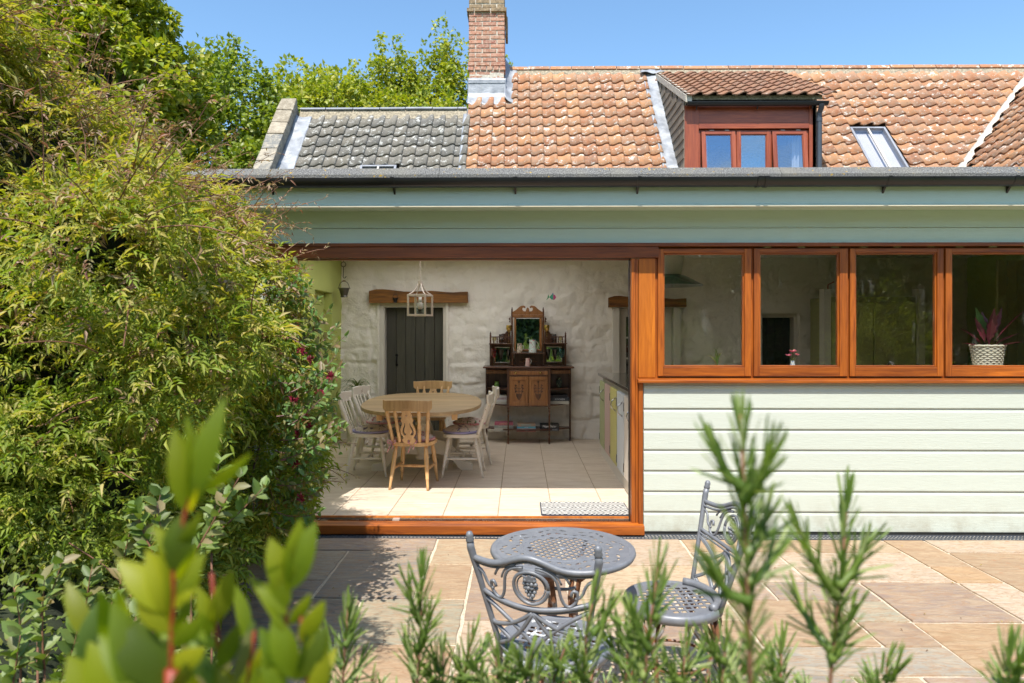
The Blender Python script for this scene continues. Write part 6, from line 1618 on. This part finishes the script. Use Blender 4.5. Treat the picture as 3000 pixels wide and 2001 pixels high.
compound(cl, P-loc0, d, nr_, rng.uniform(.058, .108, n)*np.clip((P[:, 1]+5.42)/3.3, .66, 1.0), mi)
# long arching shoots beyond the outline
def shoots(cl, tw, P, Nn, n, L0, L1, size, mi_fn, sparse=.045, grav=.55, pairs=2):
    ids = rng.choice(len(P), n, replace=len(P) < n)
    for i in ids:
        L = rng.uniform(L0, L1); p = P[i].copy(); dd = unit((Nn[i]+rng.normal(0, .35, 3)+np.array([.25, 0, .35]))[None])[0]; pts = [p.copy()]; steps = int(L/.035)
        for s in range(steps):
            dd = unit((dd+np.array([0, 0, -grav*.035/L*1.6])+rng.normal(0, .05, 3))[None])[0]; p = p+dd*.035; pts.append(p.copy())
        tw.tube([tuple(q-loc0) for q in pts[::2]+[pts[-1]]], [.0028-.0016*j/len(pts[::2]) for j in range(len(pts[::2])+1)], 4)
        A = np.array(pts[1:]); m_ = len(A)
        if m_ < 2: continue
        sel = np.arange(0, m_, 2); A = A[sel]; m2 = len(A)
        sd = rng.normal(0, 1, (m2, 3)); sd -= (sd @ dd)[:, None]*dd; ddv = dd*.6+unit(sd)*.9+np.array([0, 0, -.15])
        fr = np.linspace(1, .45, m2); compound(cl, A-loc0, ddv, np.array([0, -.2, 1.0])+rng.normal(0, .3, (m2, 3)), size*fr*rng.uniform(.8, 1.2, m2), mi_fn(m2), pairs)
tw = MB()
fr_ = (Nn[:, 1] < .5); Pf, Nf = P[fr_], Nn[fr_]
shoots(cl, tw, Pf, Nf, 330, .12, .34, .075, lambda m: (np.arange(m)/m > .55).astype(int)*(rng.random(m) < .6))
hi = (Pf[:, 2] > 1.9); shoots(cl, tw, Pf[hi], Nf[hi], 260, .20, .55, .08, lambda m: (np.arange(m)/m > .25).astype(int), grav=.35)
print('jasmine verts', cl.n)
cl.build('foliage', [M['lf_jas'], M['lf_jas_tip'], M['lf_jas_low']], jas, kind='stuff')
tw.build('stems', M['twig'], jas, kind='stuff')
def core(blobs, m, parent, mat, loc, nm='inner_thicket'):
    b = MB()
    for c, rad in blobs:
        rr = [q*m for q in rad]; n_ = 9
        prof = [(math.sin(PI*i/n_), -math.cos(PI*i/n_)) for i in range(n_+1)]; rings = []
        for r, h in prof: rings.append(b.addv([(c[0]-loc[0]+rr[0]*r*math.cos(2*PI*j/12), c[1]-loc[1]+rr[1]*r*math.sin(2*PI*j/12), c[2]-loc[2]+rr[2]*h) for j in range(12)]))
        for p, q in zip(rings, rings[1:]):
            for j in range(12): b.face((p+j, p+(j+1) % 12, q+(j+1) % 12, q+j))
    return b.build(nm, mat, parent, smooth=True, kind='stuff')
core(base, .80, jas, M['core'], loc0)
# dead stems low down
st_ = MB()
for i in range(26):
    x = random.uniform(-2.6, -1.75); d = random.uniform(3.2, 5.0); st_.tube([(x-loc0[0], D(d)-loc0[1], 0), (x+random.uniform(-.1, .15)-loc0[0], D(d)+random.uniform(-.1, .1)-loc0[1], .35), (x+random.uniform(-.25, .3)-loc0[0], D(d)+random.uniform(-.2, .2)-loc0[1], .9)], .008, 5)
st_.build('woody_stems', M['bark'], jas, kind='stuff')

# --- honeysuckle at the right edge of the climber
hs = empty('honeysuckle', cy2(-1.45, 4.35, 0), 0, 'honeysuckle with oval leaves and crimson flower clusters spilling in front of the doorway', 'climber')
hl = Vector(hs.location); cl = Cloud(); tw = MB(); flw = MB()
ov = leaf_tpl(3, .2, .45, .12)
starts = []
for px, py, ex, ey in ((880, 1010, 965, 905), (890, 1040, 985, 960), (880, 1080, 1010, 985), (890, 1130, 985, 1040), (880, 1160, 995, 1075), (870, 1190, 985, 1105), (880, 1230, 975, 1125), (870, 1270, 985, 1165), (860, 1290, 960, 1200), (860, 1270, 990, 1240), (850, 1330, 970, 1290), (850, 1330, 1005, 1255),
                       (850, 1400, 950, 1390), (850, 1440, 930, 1440), (850, 1480, 935, 1500), (850, 900, 905, 835), (850, 960, 930, 880), (855, 1000, 925, 960), (850, 1100, 940, 1090), (850, 1200, 930, 1160), (850, 1250, 925, 1230), (850, 1330, 915, 1350), (845, 1380, 905, 1410), (845, 1300, 930, 1310), (840, 1520, 905, 1540), (860, 1060, 950, 1010), (870, 1140, 960, 1130), (840, 860, 890, 790), (835, 1430, 900, 1460)):
    d = random.uniform(3.55, 4.1); a = P3(px-40, py+20, d); b = P3(ex, ey, d+random.uniform(-.15, .15)); mid = (a+b)/2+Vector((0, 0, -.05)); starts.append((a, mid, b))
for a, mid, b in starts:
    pts = bez(tuple(a), tuple(mid), tuple(b), 12); tw.tube([Vector(p)-hl for p in pts], [.0035-.0022*i/12 for i in range(13)], 5)
    ax = (b-a).normalized()
    for i in range(2, 13):
        p = Vector(pts[i]); ph = i*PI/2+random.uniform(-.3, .3); s1 = ax.orthogonal().normalized(); s2 = ax.cross(s1); sd = s1*math.cos(ph)+s2*math.sin(ph); sz = random.uniform(.045, .068)*(1-.35*(i > 10))
        for q in (-1, 1):
            dv = sd*q+ax*.7+Vector((0, 0, .1)); cl.add(ov, np.array([p-hl]), np.array([dv]), np.array([[0, -.3, 1.0]])+rng.normal(0, .35, (1, 3)), sz, sz*.52)
    for q in range(2):
        cl.add(ov, np.array([b-hl]), np.array([ax+Vector((0, 0, .5))])+rng.normal(0, .35, (1, 3)), np.array([[0, -1.0, .3]])+rng.normal(0, .4, (1, 3)), .045, .016)
    # filler leaves round the stem
n = 900; t = rng.random(n); ids = rng.integers(0, len(starts), n); A = np.array([starts[i][0] for i in ids]); B_ = np.array([starts[i][2] for i in ids]); Pn = A+(B_-A)*(t*.75)[:, None]+rng.normal(0, .05, (n, 3))
cl.add(ov, Pn-np.array(hl), rng.normal(0, 1, (n, 3))+np.array([.5, -.2, .1]), np.array([-.1, -.5, .8])+rng.normal(0, .4, (n, 3)), rng.uniform(.035, .055, n), rng.uniform(.018, .026, n))
fpos = [(882, 1032), (908, 1056), (970, 1105), (938, 1155), (860, 1175), (872, 1275), (905, 1255), (880, 1460), (862, 1360), (895, 1225)]
fc = Cloud(); pet = leaf_tpl(2, .4, .7, -.2)
for px, py in fpos:
    c = P3(px, py, 3.6)-hl; n = 34; dv = rvec(n)+np.array([.3, -.3, .5]); fc.add(pet, np.tile(np.array(c), (n, 1)), dv, rvec(n), rng.uniform(.022, .038, n), .0055)
cl.build('foliage', [M['lf_honey']], hs, kind='stuff'); tw.build('stems', M['twig_p'], hs, smooth=True, kind='stuff'); fc.build('flowers', [M['flower']], hs, kind='stuff')

# --- trees behind the house
def tree(x, d, h, w, label, mat, seed, leaf=.11, n_cl=150, per=170, z0=2.0, tr=.16, spiky=0.0, trunk_lean=0):
    e = empty('tree', (x, D(d), 0), 0, label, 'tree', 'trees behind the house'); r = np.random.default_rng(seed); rr = random.Random(seed)
    m = MB(); m.tube([(0, 0, -.05), (.05, 0, h*.3), (trunk_lean, .1, h*.6), (trunk_lean*1.2, 0, h*.92)], [tr, tr*.8, tr*.45, .03], 8)
    cs = []
    for i in range(n_cl):
        v = r.normal(size=3); v /= np.linalg.norm(v); f = r.uniform(.45, 1.0)**.6
        c = np.array([v[0]*w*f, v[1]*w*.8*f, z0+(h-z0)*.5+v[2]*(h-z0)*.5*f]); c[:2] *= (1.1-.45*max(0, (c[2]-z0)/(h-z0)-.5)); cs.append(c)
        if i % 4 == 0: m.tube([(trunk_lean*.6, 0, max(.8, c[2]*.55)), (c[0]*.5, c[1]*.5, c[2]*.8+.1), tuple(c)], [tr*.28, tr*.16, .012], 5)
    m.build('trunk', M['bark'], e, smooth=True)
    cl = Cloud(); tpl = leaf_tpl(2, .3, .45, .15)
    for c in cs:
        q = r.uniform(.28, .62)*w/2.2; n = int(per*r.uniform(.6, 1.3)); v = r.normal(size=(n, 3)); v /= np.linalg.norm(v, axis=1)[:, None]
        P = c+v*np.array([q, q, q*.8])*r.uniform(.35, 1.0, (n, 1))**.5
        if spiky > 0 and c[2] > z0+(h-z0)*.45:
            k = n//3; P[:k] = c+np.stack([r.normal(0, .07, k), r.normal(0, .07, k), r.uniform(0, spiky, k)], 1)
        cl.add(tpl, P, v+r.normal(0, .5, (n, 3))+np.array([0, 0, .1]), v*.6+np.array([0, -.2, .8])+r.normal(0, .35, (n, 3)), r.uniform(leaf*.7, leaf*1.25, n), r.uniform(leaf*.6, leaf*.85, n))
    cl.build('crown', [mat], e, kind='stuff'); return e
T1, T2 = M['lf_tree'], M['lf_tree2']
tree(-5.9, 9.6, 7.0, 1.4, 'nearest leafy tree, its branches reaching above the jasmine at the upper left', T1, 1, .10, 212, 180, 2.4, .14)
tree(-7.9, 11.0, 7.6, 2.2, 'broad tree behind the jasmine at the far upper left corner', T2, 2, .11, 212, 170, 2.0, .18)
tree(-7.0, 15.5, 7.9, 2.6, 'dark green tree between the jasmine and the coped gable', T2, 3, .12, 250, 180, 1.5, .2, .5)
tree(-5.6, 17.5, 8.5, 2.1, 'rounded yellow-green tree directly behind the coped gable', T1, 4, .14, 200, 170, 1.5, .2)
tree(-4.3, 16.4, 7.9, 1.9, 'low yellow-green hedge-like tree above the left half of the grey roof', T1, 5, .12, 200, 170, 1.2, .16)
tree(-3.7, 19.0, 9.4, 1.5, 'upright tree with twiggy top above the middle of the grey roof', T1, 6, .12, 162, 170, 2.0, .15, .9)
tree(-2.1, 19.5, 9.5, 1.6, 'tallest upright tree just left of the chimney', T1, 7, .12, 212, 180, 2.0, .16, 1.2)
tree(-.75, 21.0, 9.7, 1.3, 'slim tree half hidden behind the brick chimney', T1, 8, .12, 137, 170, 2.0, .14, 1.0)
tree(-2.5, 17.0, 7.7, 2.2, 'low bushy tree along the ridge of the grey roof, left of the chimney', T1, 9, .12, 212, 170, 1.0, .16)
tree(-9.6, 14.5, 8.4, 2.6, 'tall green tree behind everything at the left edge', T2, 10, .13, 212, 170, 1.5, .2)

# --- garden behind the camera (seen in the windows and the mirrors)
hd = empty('garden_hedge', (0, D(-9.0), 0), 0, 'tall dark evergreen hedge closing the lawn, seen in the mirrors and window reflections', 'hedge')
cl = Cloud(); n = 52000; X = rng.uniform(-16, 18, n); Zz = rng.uniform(0, 1, n)**.9*(5.6+1.1*np.sin(X*.7)+.6*np.sin(X*1.9+1)); Yy = .5*np.sin(X*1.3)+.35*np.sin(Zz*2.1+X)+rng.normal(0, .18, n)
Pq = np.stack([X, Yy, Zz], 1); cl.add(leaf_tpl(2), Pq, rng.normal(0, 1, (n, 3)), np.array([0, .7, .7])+rng.normal(0, .4, (n, 3)), rng.uniform(.14, .26, n), rng.uniform(.08, .14, n))
cl.build('foliage', [M['lf_dark']], hd, kind='stuff')
m = MB(); xs_ = np.linspace(-16, 18, 60)
for a, b in zip(xs_, xs_[1:]):
    f = lambda x: 5.0+1.1*math.sin(x*.7)+.6*math.sin(x*1.9+1); m.quad((a, -.35, 0), (b, -.35, 0), (b, -.35, f(b)), (a, -.35, f(a)))
m.build('inner_thicket', M['core'], hd)
def bush(x, d, r, h, mat, label, seed, n=5200, leaf=.07):
    e = empty('garden_shrub', (x, D(d), 0), 0, label, 'shrub'); g = np.random.default_rng(seed); v = g.normal(size=(n, 3)); v /= np.linalg.norm(v, axis=1)[:, None]; v[:, 2] = np.abs(v[:, 2])
    P = v*np.array([r, r, h])*g.uniform(.55, 1.0, (n, 1))**.4*(1+.12*np.sin(v[:, :1]*9)+.12*np.cos(v[:, 1:2]*8)); cl = Cloud()
    cl.add(leaf_tpl(2), P, v+g.normal(0, .6, (n, 3)), v+g.normal(0, .4, (n, 3))+np.array([0, 0, .4]), g.uniform(leaf*.7, leaf*1.3, n), g.uniform(leaf*.3, leaf*.5, n)); cl.build('foliage', [mat], e, kind='stuff')
bush(3.6, -4.5, 1.1, 2.0, M['lf_mid'], 'rounded grey-green shrub on the lawn, mirrored in the kitchen windows', 1)
bush(8.6, -5.5, 1.5, 2.6, M['lf_tree'], 'yellow flowering shrub at the far side of the lawn, mirrored in the last window', 2)
bush(-3.2, -4.0, 1.2, 1.7, M['lf_tree2'], 'bushy green shrub at the left of the lawn, seen in the dresser mirrors', 3)
bush(.6, -2.8, .8, 1.15, M['lf_tree2'], 'low green shrub behind the flower bed, seen in the dresser mirror', 4, 4200, .05)

# --- raised bed in front of the camera
MB().box(-2.6, 2.6, D(.15), D(1.55), -.05, .42).build('flower_bed', M['soil'], kind='structure')
# rosemary: sprigs with needles
ndl = (np.array([(0,.28,0),(0,-.28,0),(.12,.5,.01),(.12,-.5,.01),(.82,.42,.02),(.82,-.42,.02),(1,0,.02),(.12,0,.06),(.82,0,.06)], float), [(0,1,3,7),(0,7,2),(2,7,8,4),(7,3,5,8),(4,8,6),(8,5,6)])
def needle_mesh(seed):
    tv, tf = ndl; me = bpy.data.meshes.new('needle'); L = .027; W_ = .0027
    me.from_pydata([(x*L, y*W_, z*L*.25+(x*x*.004)) for x, y, z in tv], [], tf); me.materials.append(M['lf_ros']); me.update(); return me
NM = needle_mesh(0); n_indiv = 0
def sprig(pl, loc, pts3, L0, cap, dens=340, tipdens=1.0, size=1.0, woody=.35):
    """stem through pts3, whorls of needles along its upper part"""
    global n_indiv
    P = [Vector(p) for p in pts3]; cum = [0]
    for a, b in zip(P, P[1:]): cum.append(cum[-1]+(b-a).length)
    Lt = cum[-1]
    def at(s):
        for i in range(len(P)-1):
            if s <= cum[i+1] or i == len(P)-2:
                t = (s-cum[i])/(cum[i+1]-cum[i]); return P[i].lerp(P[i+1], t), (P[i+1]-P[i]).normalized()
    sm = MB(); k = 14; sm.tube([at(Lt*i/k)[0]-loc for i in range(k+1)], [.0042*(1-i/k)+.0011 for i in range(k+1)], 6)
    st = sm.build('stem', M['twig'] if woody > .3 else M['lf_ros'], pl, smooth=True)
    s = Lt-L0; pos, dr_, nn, LL = [], [], [], []; step = 1/dens; ph = random.uniform(0, 6)
    while s < Lt:
        p, t = at(max(0, s)); u = t.orthogonal().normalized(); w = t.cross(u); ph += 2.4
        rel = (Lt-s)/L0; sp_ = .35+.75*min(1, (Lt-s)/.04)
        r_ = u*math.cos(ph)+w*math.sin(ph); dd = (t*(1.9-.35*min(1, (Lt-s)/.05))+r_*sp_+Vector((random.gauss(0, .1), random.gauss(0, .1), random.gauss(0, .1)))).normalized()
        pos.append(p+r_*.002-loc); dr_.append(dd); nn.append((t-dd*t.dot(dd))+Vector((0, 0, .01))); LL.append(size*.038*random.uniform(.72, 1.15)*(.6+.4*min(1, (Lt-s)/.012))); s += step*random.uniform(.6, 1.4)
    n_c = min(cap, len(pos))
    for i in range(len(pos)-1, len(pos)-1-n_c, -1):
        dd = dr_[i]; y = nn[i].cross(dd).normalized(); z = dd.cross(y); q = LL[i]/.027
        inst('needle', NM, st, frame_M(pos[i], dd*q, y*q, z*q)); n_indiv += 1
    rest = len(pos)-n_c
    if rest > 0:
        cl = Cloud(); cl.add(ndl, np.array(pos[:rest]), np.array(dr_[:rest]), np.array(nn[:rest]), np.array(LL[:rest]), .0032); cl.build('needles', [M['lf_ros']], st, kind='stuff')
def ros(tip, base_px, d, label, L0=.20, cap=0, branches=(), bd=None, **kw):
    tp = P3(tip[0], tip[1], d); bs = P3(base_px[0], base_px[1], (bd or d)); root = Vector((bs.x+.02, bs.y, .42))
    e = empty('rosemary', (root.x, root.y, .42), 0, label, 'shrub', 'rosemary stems in the foreground bed'); loc = Vector(e.location)
    mid = tp.lerp(bs, .5)+Vector((random.uniform(-.012, .012), 0, 0)); sprig(e, loc, [root, bs, mid, tp], L0, cap, **kw)
    for (bt, t0, bl) in branches:
        j = tp.lerp(bs, t0); b = P3(bt[0], bt[1], d+random.uniform(-.04, .04)); m2 = j.lerp(b, .5)+Vector((0, 0, -.008)); sprig(e, loc, [j, m2, b], (b-j).length*.93, bl, woody=.1, **kw)
    return e
ros((2170, 1215), (2200, 2040), .50, 'tallest blurred rosemary stem, crossing in front of the right-hand bistro chair', .27, 30,
    [((2080, 1290), .26, 30), ((2265, 1300), .30, 30), ((2285, 1590), .60, 20), ((2080, 1660), .66, 20), ((2255, 1480), .5, 0)], dens=380, size=.88)
ros((2485, 1440), (2420, 2060), .64, 'second tall rosemary stem, right of the tallest one', .17, 30, [((2330, 1520), .5, 30), ((2545, 1580), .45, 0), ((2330, 1740), .75, 0), ((2500, 1780), .8, 0)], dens=330, size=.92)
specs = [((1235, 1655), (1215, 2080), 0.88, 'rosemary stem left of the nearer bistro chair', 20), ((1385, 1860), (1370, 2100), 0.92, 'short rosemary stem in front of the nearer chair leg', 10), ((1020, 1775), (1000, 2080), 0.88, 'rosemary stem nearest the yellow-green laurel', 15),
         ((1745, 1720), (1715, 2080), 0.85, 'rosemary stem covering the right post of the nearer chair', 20), ((1930, 1650), (1880, 2080), 0.73, 'rosemary stem between the two bistro chairs', 25), ((1850, 1790), (1830, 2080), 0.88, 'shorter rosemary stem just left of the stem between the chairs', 10),
         ((1560, 1905), (1540, 2080), 0.88, 'rosemary stem in front of the nearer chair seat', 10), ((1660, 1885), (1630, 2080), 0.97, 'thin rosemary stem in front of the white flaking seat rim', 8), ((2960, 1885), (2965, 2080), 0.69, 'rosemary tip at the bottom right corner', 8), ((1300, 1900), (1290, 2080), 0.92, 'low rosemary stem at the bottom, left of the nearer chair', 5),
         ((2130, 1850), (2110, 2080), 0.78, 'rosemary stem at the foot of the tallest one', 6), ((2290, 1880), (2280, 2080), 0.84, 'low rosemary stem between the two tallest ones', 5), ((1450, 1900), (1440, 2080), 0.88, 'low rosemary stem under the nearer chair', 5), ((2600, 1930), (2590, 2080), 0.78, 'low rosemary stem right of the second tall one', 4),
         ((2010, 1880), (1990, 2080), 0.84, 'low rosemary stem below the right-hand chair seat', 4)]
for tip, bs, d, lb, cap in specs:
    br = []
    for k in range(3):
        t0 = .38+.2*k; bx = tip[0]+(bs[0]-tip[0])*t0+random.choice((-1, 1))*random.uniform(25, 60); by = tip[1]+(bs[1]-tip[1])*(t0-.27); br.append(((bx, by), t0, 0))
    ros(tip, bs, d, lb, .17, cap, br, dens=300)
# low rosemary mass along the bottom edge
lo = empty('rosemary', (.2, D(.95), .42), 0, 'dense low rosemary growth along the bottom edge of the picture', 'shrub'); loc = Vector(lo.location); cl = Cloud(); tw = MB()
for i in range(120):
    px = random.uniform(900, 2560); d = random.uniform(.85, 1.25); top = P3(px, random.uniform(1980, 2100), d); root = Vector((top.x+random.uniform(-.08, .08), top.y+random.uniform(-.04, .04), top.z-.30))
    tw.tube([root-loc, top-loc], .0018, 4); ax = (top-root).normalized(); n = 60; t = rng.uniform(.3, 1, n); c = np.array(root)+(np.array(top)-np.array(root))*t[:, None]; v = rvec(n); a = np.array(ax); v -= (v @ a)[:, None]*a; v = unit(v)
    cl.add(ndl, c-np.array(loc), v*.7+a*.95, a+v*.01+rng.normal(0, .1, (n, 3)), rng.uniform(.019, .03, n), .0032)
cl.build('needles', [M['lf_ros']], lo, kind='stuff'); tw.build('stems', M['twig'], lo, kind='stuff')
print('needles individually', n_indiv)
# --- yellow-green laurel in the foreground (each large leaf a part)
la = empty('laurel', (-.22, D(.42), .42), 0, 'blurred yellow-green laurel shoots with red stems at the bottom left', 'shrub'); ll = Vector(la.location)
def laurel_leaf(base, tip, w, roll=0.0, mat='lf_laurel', par=la, loc=ll, nm='leaf'):
    w *= .78; base, tip = Vector(base), Vector(tip); d = tip-base; L = d.length; d.normalize(); to = (CAM-base).normalized(); s = d.cross(to).normalized()
    s = (Matrix.Rotation(roll, 3, d) @ s); u = s.cross(d); m = MB(); n = 8; idx = []
    for i in range(n+1):
        t = i/n; ww = w*.5*(math.sin(PI*min(1, t*1.02))**.75)*(1.12-.3*t)+.0006; c = base+d*L*t+u*(L*.10*math.sin(PI*t))
        idx.append(m.addv([c-s*ww-u*ww*.28-loc, c-loc, c+s*ww-u*ww*.28-loc]))
    for p, q in zip(idx, idx[1:]): m.face((p, p+1, q+1, q)); m.face((p+1, p+2, q+2, q+1))
    return m.build(nm, M[mat], par, smooth=True)
dl = .36
def LL_(bx, by, tx, ty, w, roll=0., d=dl, mat='lf_laurel', dd=0.): laurel_leaf(P3(bx, by, d), P3(tx, ty, d+dd), w*d/2000, roll, mat)
# main shoot
MB().tube([P3(500, 2120, dl)-ll, P3(503, 1900, dl)-ll, P3(510, 1650, dl)-ll, P3(548, 1480, dl)-ll, P3(560, 1400, dl)-ll], [.0015, .0014, .0012, .0010, .0007], 7).build('stem', paint('red_stem', (.28,.04,.015), .5), la, smooth=True)
MB().tube([P3(505, 1960, dl)-ll, Vector((-.20, D(.42), .42))-ll], .004, 6).build('stem', bpy.data.materials['red_stem'], la, smooth=True)
for a in ((548, 1500, 510, 1255, 95, .2), (560, 1490, 660, 1165, 95, -.4), (560, 1480, 545, 1215, 80, .9), (590, 1440, 735, 1330, 48, .5), (555, 1500, 600, 1380, 60, 1.1), (530, 1510, 515, 1690, 105, .2), (540, 1560, 480, 1640, 60, .8), (520, 1700, 575, 1600, 70, 1.0),
          (505, 1800, 430, 1610, 95, .3), (505, 1790, 345, 1640, 110, .2), (500, 1850, 400, 1720, 100, -.2), (500, 1840, 455, 1560, 65, .9), (480, 2010, 330, 1800, 150, .1), (470, 2060, 290, 1860, 140, .3), (430, 2090, 330, 1760, 130, .2), (380, 2120, 260, 1880, 140, -.3), (300, 2120, 200, 1920, 130, .2), (520, 1760, 600, 1620, 65, -.4), (510, 1860, 560, 1730, 60, .8)): LL_(*a)
for a in ((515, 1620, 590, 1500, 50, .5), (515, 1640, 450, 1540, 55, .4), (505, 1780, 590, 1690, 60, -.5), (505, 1900, 600, 1800, 70, .4), (500, 1960, 600, 1900, 80, .3), (430, 2090, 330, 1950, 90, .6), (500, 2050, 560, 1930, 80, .7), (240, 2100, 130, 2000, 90, .3), (360, 2050, 400, 1880, 80, .9), (560, 1440, 590, 1240, 60, .8)): LL_(*a)
# second and third shoots
for st, en in (((640, 2100), (620, 1680)), ((820, 2100), (840, 1640)), ((900, 2100), (880, 1800)), ((700, 2100), (745, 1850))):
    MB().tube([P3(st[0], st[1], .42)-ll, P3((st[0]+en[0])/2+8, (st[1]+en[1])/2, .41)-ll, P3(en[0], en[1], .40)-ll], [.0017, .0014, .0009], 6).build('stem', bpy.data.materials['red_stem'], la, smooth=True)
for a in ((620, 1860, 580, 1720, 60, .3), (625, 1830, 680, 1670, 75, .1), (620, 1830, 650, 1690, 50, .9), (630, 1900, 560, 1830, 50, .4), (640, 1960, 700, 1830, 70, .2), (620, 2000, 560, 1880, 60, -.3, .40, 'lf_cot'), (690, 2000, 730, 1850, 45, .3, .40, 'lf_cot'),
          (840, 1740, 790, 1575, 90, .2), (842, 1700, 880, 1520, 80, .4), (840, 1780, 800, 1650, 70, -.3), (880, 1880, 950, 1760, 70, .3), (820, 1950, 760, 1840, 70, .4), (650, 2050, 600, 1930, 70, .5), (900, 1950, 960, 1850, 80, .2), (845, 1730, 925, 1530, 100, -.3), (845, 1735, 855, 1560, 70, .9), (850, 1720, 915, 1610, 60, .6), (840, 1800, 745, 1700, 55, .3), (835, 1850, 730, 1690, 60, .8), (850, 1830, 910, 1740, 50, .5), (860, 1990, 800, 1800, 95, .2), (880, 1990, 960, 1830, 75, -.2), (870, 2000, 900, 1840, 60, .9), (830, 2060, 770, 1900, 80, .3), (900, 2080, 960, 1900, 70, .3),
          (700, 2090, 640, 1950, 80, .2), (745, 2060, 800, 1960, 60, .3), (740, 1980, 770, 1880, 40, .6), (560, 2090, 540, 1960, 90, .2), (480, 2090, 430, 1960, 90, .4)): LL_(*(a if len(a) > 6 else a+(.40,)))
rl_ = random.Random(21)
for i in range(26):
    bx = rl_.uniform(180, 930); by = rl_.uniform(1900, 2180)-.15*abs(bx-560); lean = rl_.uniform(-75, 75); hgt_ = rl_.uniform(100, 190)
    LL_(bx, by, bx+lean, by-hgt_, rl_.uniform(42, 75), rl_.uniform(-1.0, 1.0), rl_.uniform(.38, .50), 'lf_laurel' if rl_.random() < .88 else 'lf_cot', rl_.uniform(-.03, .03))
# --- grey-green round-leaved shrub behind it
co = empty('cotoneaster', (-1.15, D(1.9), 0), 0, 'sharp grey-green round-leaved shrub between the laurel shoots and the jasmine', 'shrub'); cl_ = np.array(co.location); cv_ = Vector(co.location); cl = Cloud(); tw = MB()
sp_l = [((480, 1620), (460, 1480), 1.75), ((450, 1560), (400, 1490), 1.8), ((620, 1560), (640, 1360), 1.8), ((560, 1560), (770, 1430), 1.75), ((560, 1580), (700, 1400), 1.7), ((420, 1620), (470, 1450), 1.85), ((250, 1850), (270, 1660), 1.7), ((130, 1900), (130, 1700), 1.6), ((210, 1900), (330, 1760), 1.65), ((60, 1900), (40, 1720), 1.6), ((140, 2000), (230, 1830), 1.55), ((250, 2000), (340, 1870), 1.55),
        ((30, 2000), (60, 1860), 1.5), ((430, 1780), (440, 1640), 1.8), ((350, 1700), (380, 1560), 1.85), ((560, 1900), (560, 1760), 1.8), ((110, 1760), (180, 1650), 1.7), ((330, 1960), (400, 1800), 1.6), ((540, 1690), (560, 1560), 1.85)]
for (bx, by), (tx, ty), d in sp_l:
    a = P3(bx, by+60, d); b = P3(tx, ty, d); mid = (a+b)/2+Vector((random.uniform(-.02, .02), 0, -.01)); pts = bez(tuple(a), tuple(mid), tuple(b), 9); tw.tube([Vector(p)-cv_ for p in pts], [.003-.002*i/9 for i in range(10)], 5)
    tw.tube([Vector(pts[0])-cv_, Vector((a.x, a.y, .1))-cv_], .003, 4)
    ax = (b-a).normalized()
    for i in range(0, 10):
        p = Vector(pts[i]); s1 = ax.orthogonal().normalized(); s2 = ax.cross(s1)
        for q in range(3):
            ph = random.uniform(0, 2*PI); dv = s1*math.cos(ph)+s2*math.sin(ph)+ax*.8; sz = random.uniform(.034, .052); cl.add(ov, np.array([p-cv_]), np.array([dv]), np.array([[0, -.5, .9]])+rng.normal(0, .35, (1, 3)), sz, sz*random.uniform(.5, .66))
cl.build('foliage', [M['lf_cot']], co, kind='stuff'); tw.build('stems', M['twig'], co, smooth=True, kind='stuff')
# low leafy growth at the foot of the jasmine
uf = empty('low_shrub', (-1.6, D(2.6), 0), 0, 'small-leaved green undergrowth at the foot of the jasmine', 'shrub'); g0 = np.array(uf.location); cl = Cloud()
ub = [(cy2(-1.75, 2.2, .45), (.55, .5, .42)), (cy2(-1.95, 2.7, .45), (.6, .6, .5)), (cy2(-1.35, 2.15, .28), (.45, .4, .32)), (cy2(-2.3, 2.1, .7), (.5, .5, .5))]
P, Nn = blob_surface(lumps(ub, 5, .12, .22, 3), 1500); k = (P[:, 2] > .02); P, Nn = P[k], Nn[k]; n = len(P)
cl.add(leaf_tpl(2, .3, .45, .15), P-g0, Nn+rng.normal(0, .7, (n, 3)), Nn*.4+np.array([0, -.3, .8])+rng.normal(0, .35, (n, 3)), rng.uniform(.02, .042, n), rng.uniform(.010, .02, n))
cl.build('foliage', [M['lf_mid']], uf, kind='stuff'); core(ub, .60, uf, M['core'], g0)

# --- fallen bits on the paving
lt = Cloud(); n = 170; P = np.stack([rng.uniform(-1.7, 4.3, n), rng.uniform(D(3.1), D(5.2), n), np.full(n, .012)], 1); k = (rng.random(n) < np.where(P[:, 0] < -.5, 1.0, .35)); P = P[k]; n = len(P)
lt.add(leaf_tpl(2, .5, .45, .3), P, rng.normal(0, 1, (n, 3))*np.array([1, 1, .08]), np.array([0, 0, 1.0])+rng.normal(0, .2, (n, 3)), rng.uniform(.008, .022, n), rng.uniform(.004, .009, n), (rng.random(n) < .4).astype(int))
lt.build('fallen_leaves', [paint('dry_leaf', (.16,.09,.04), .8), paint('yellow_leaf', (.40,.30,.05), .8)], patio, kind='stuff')
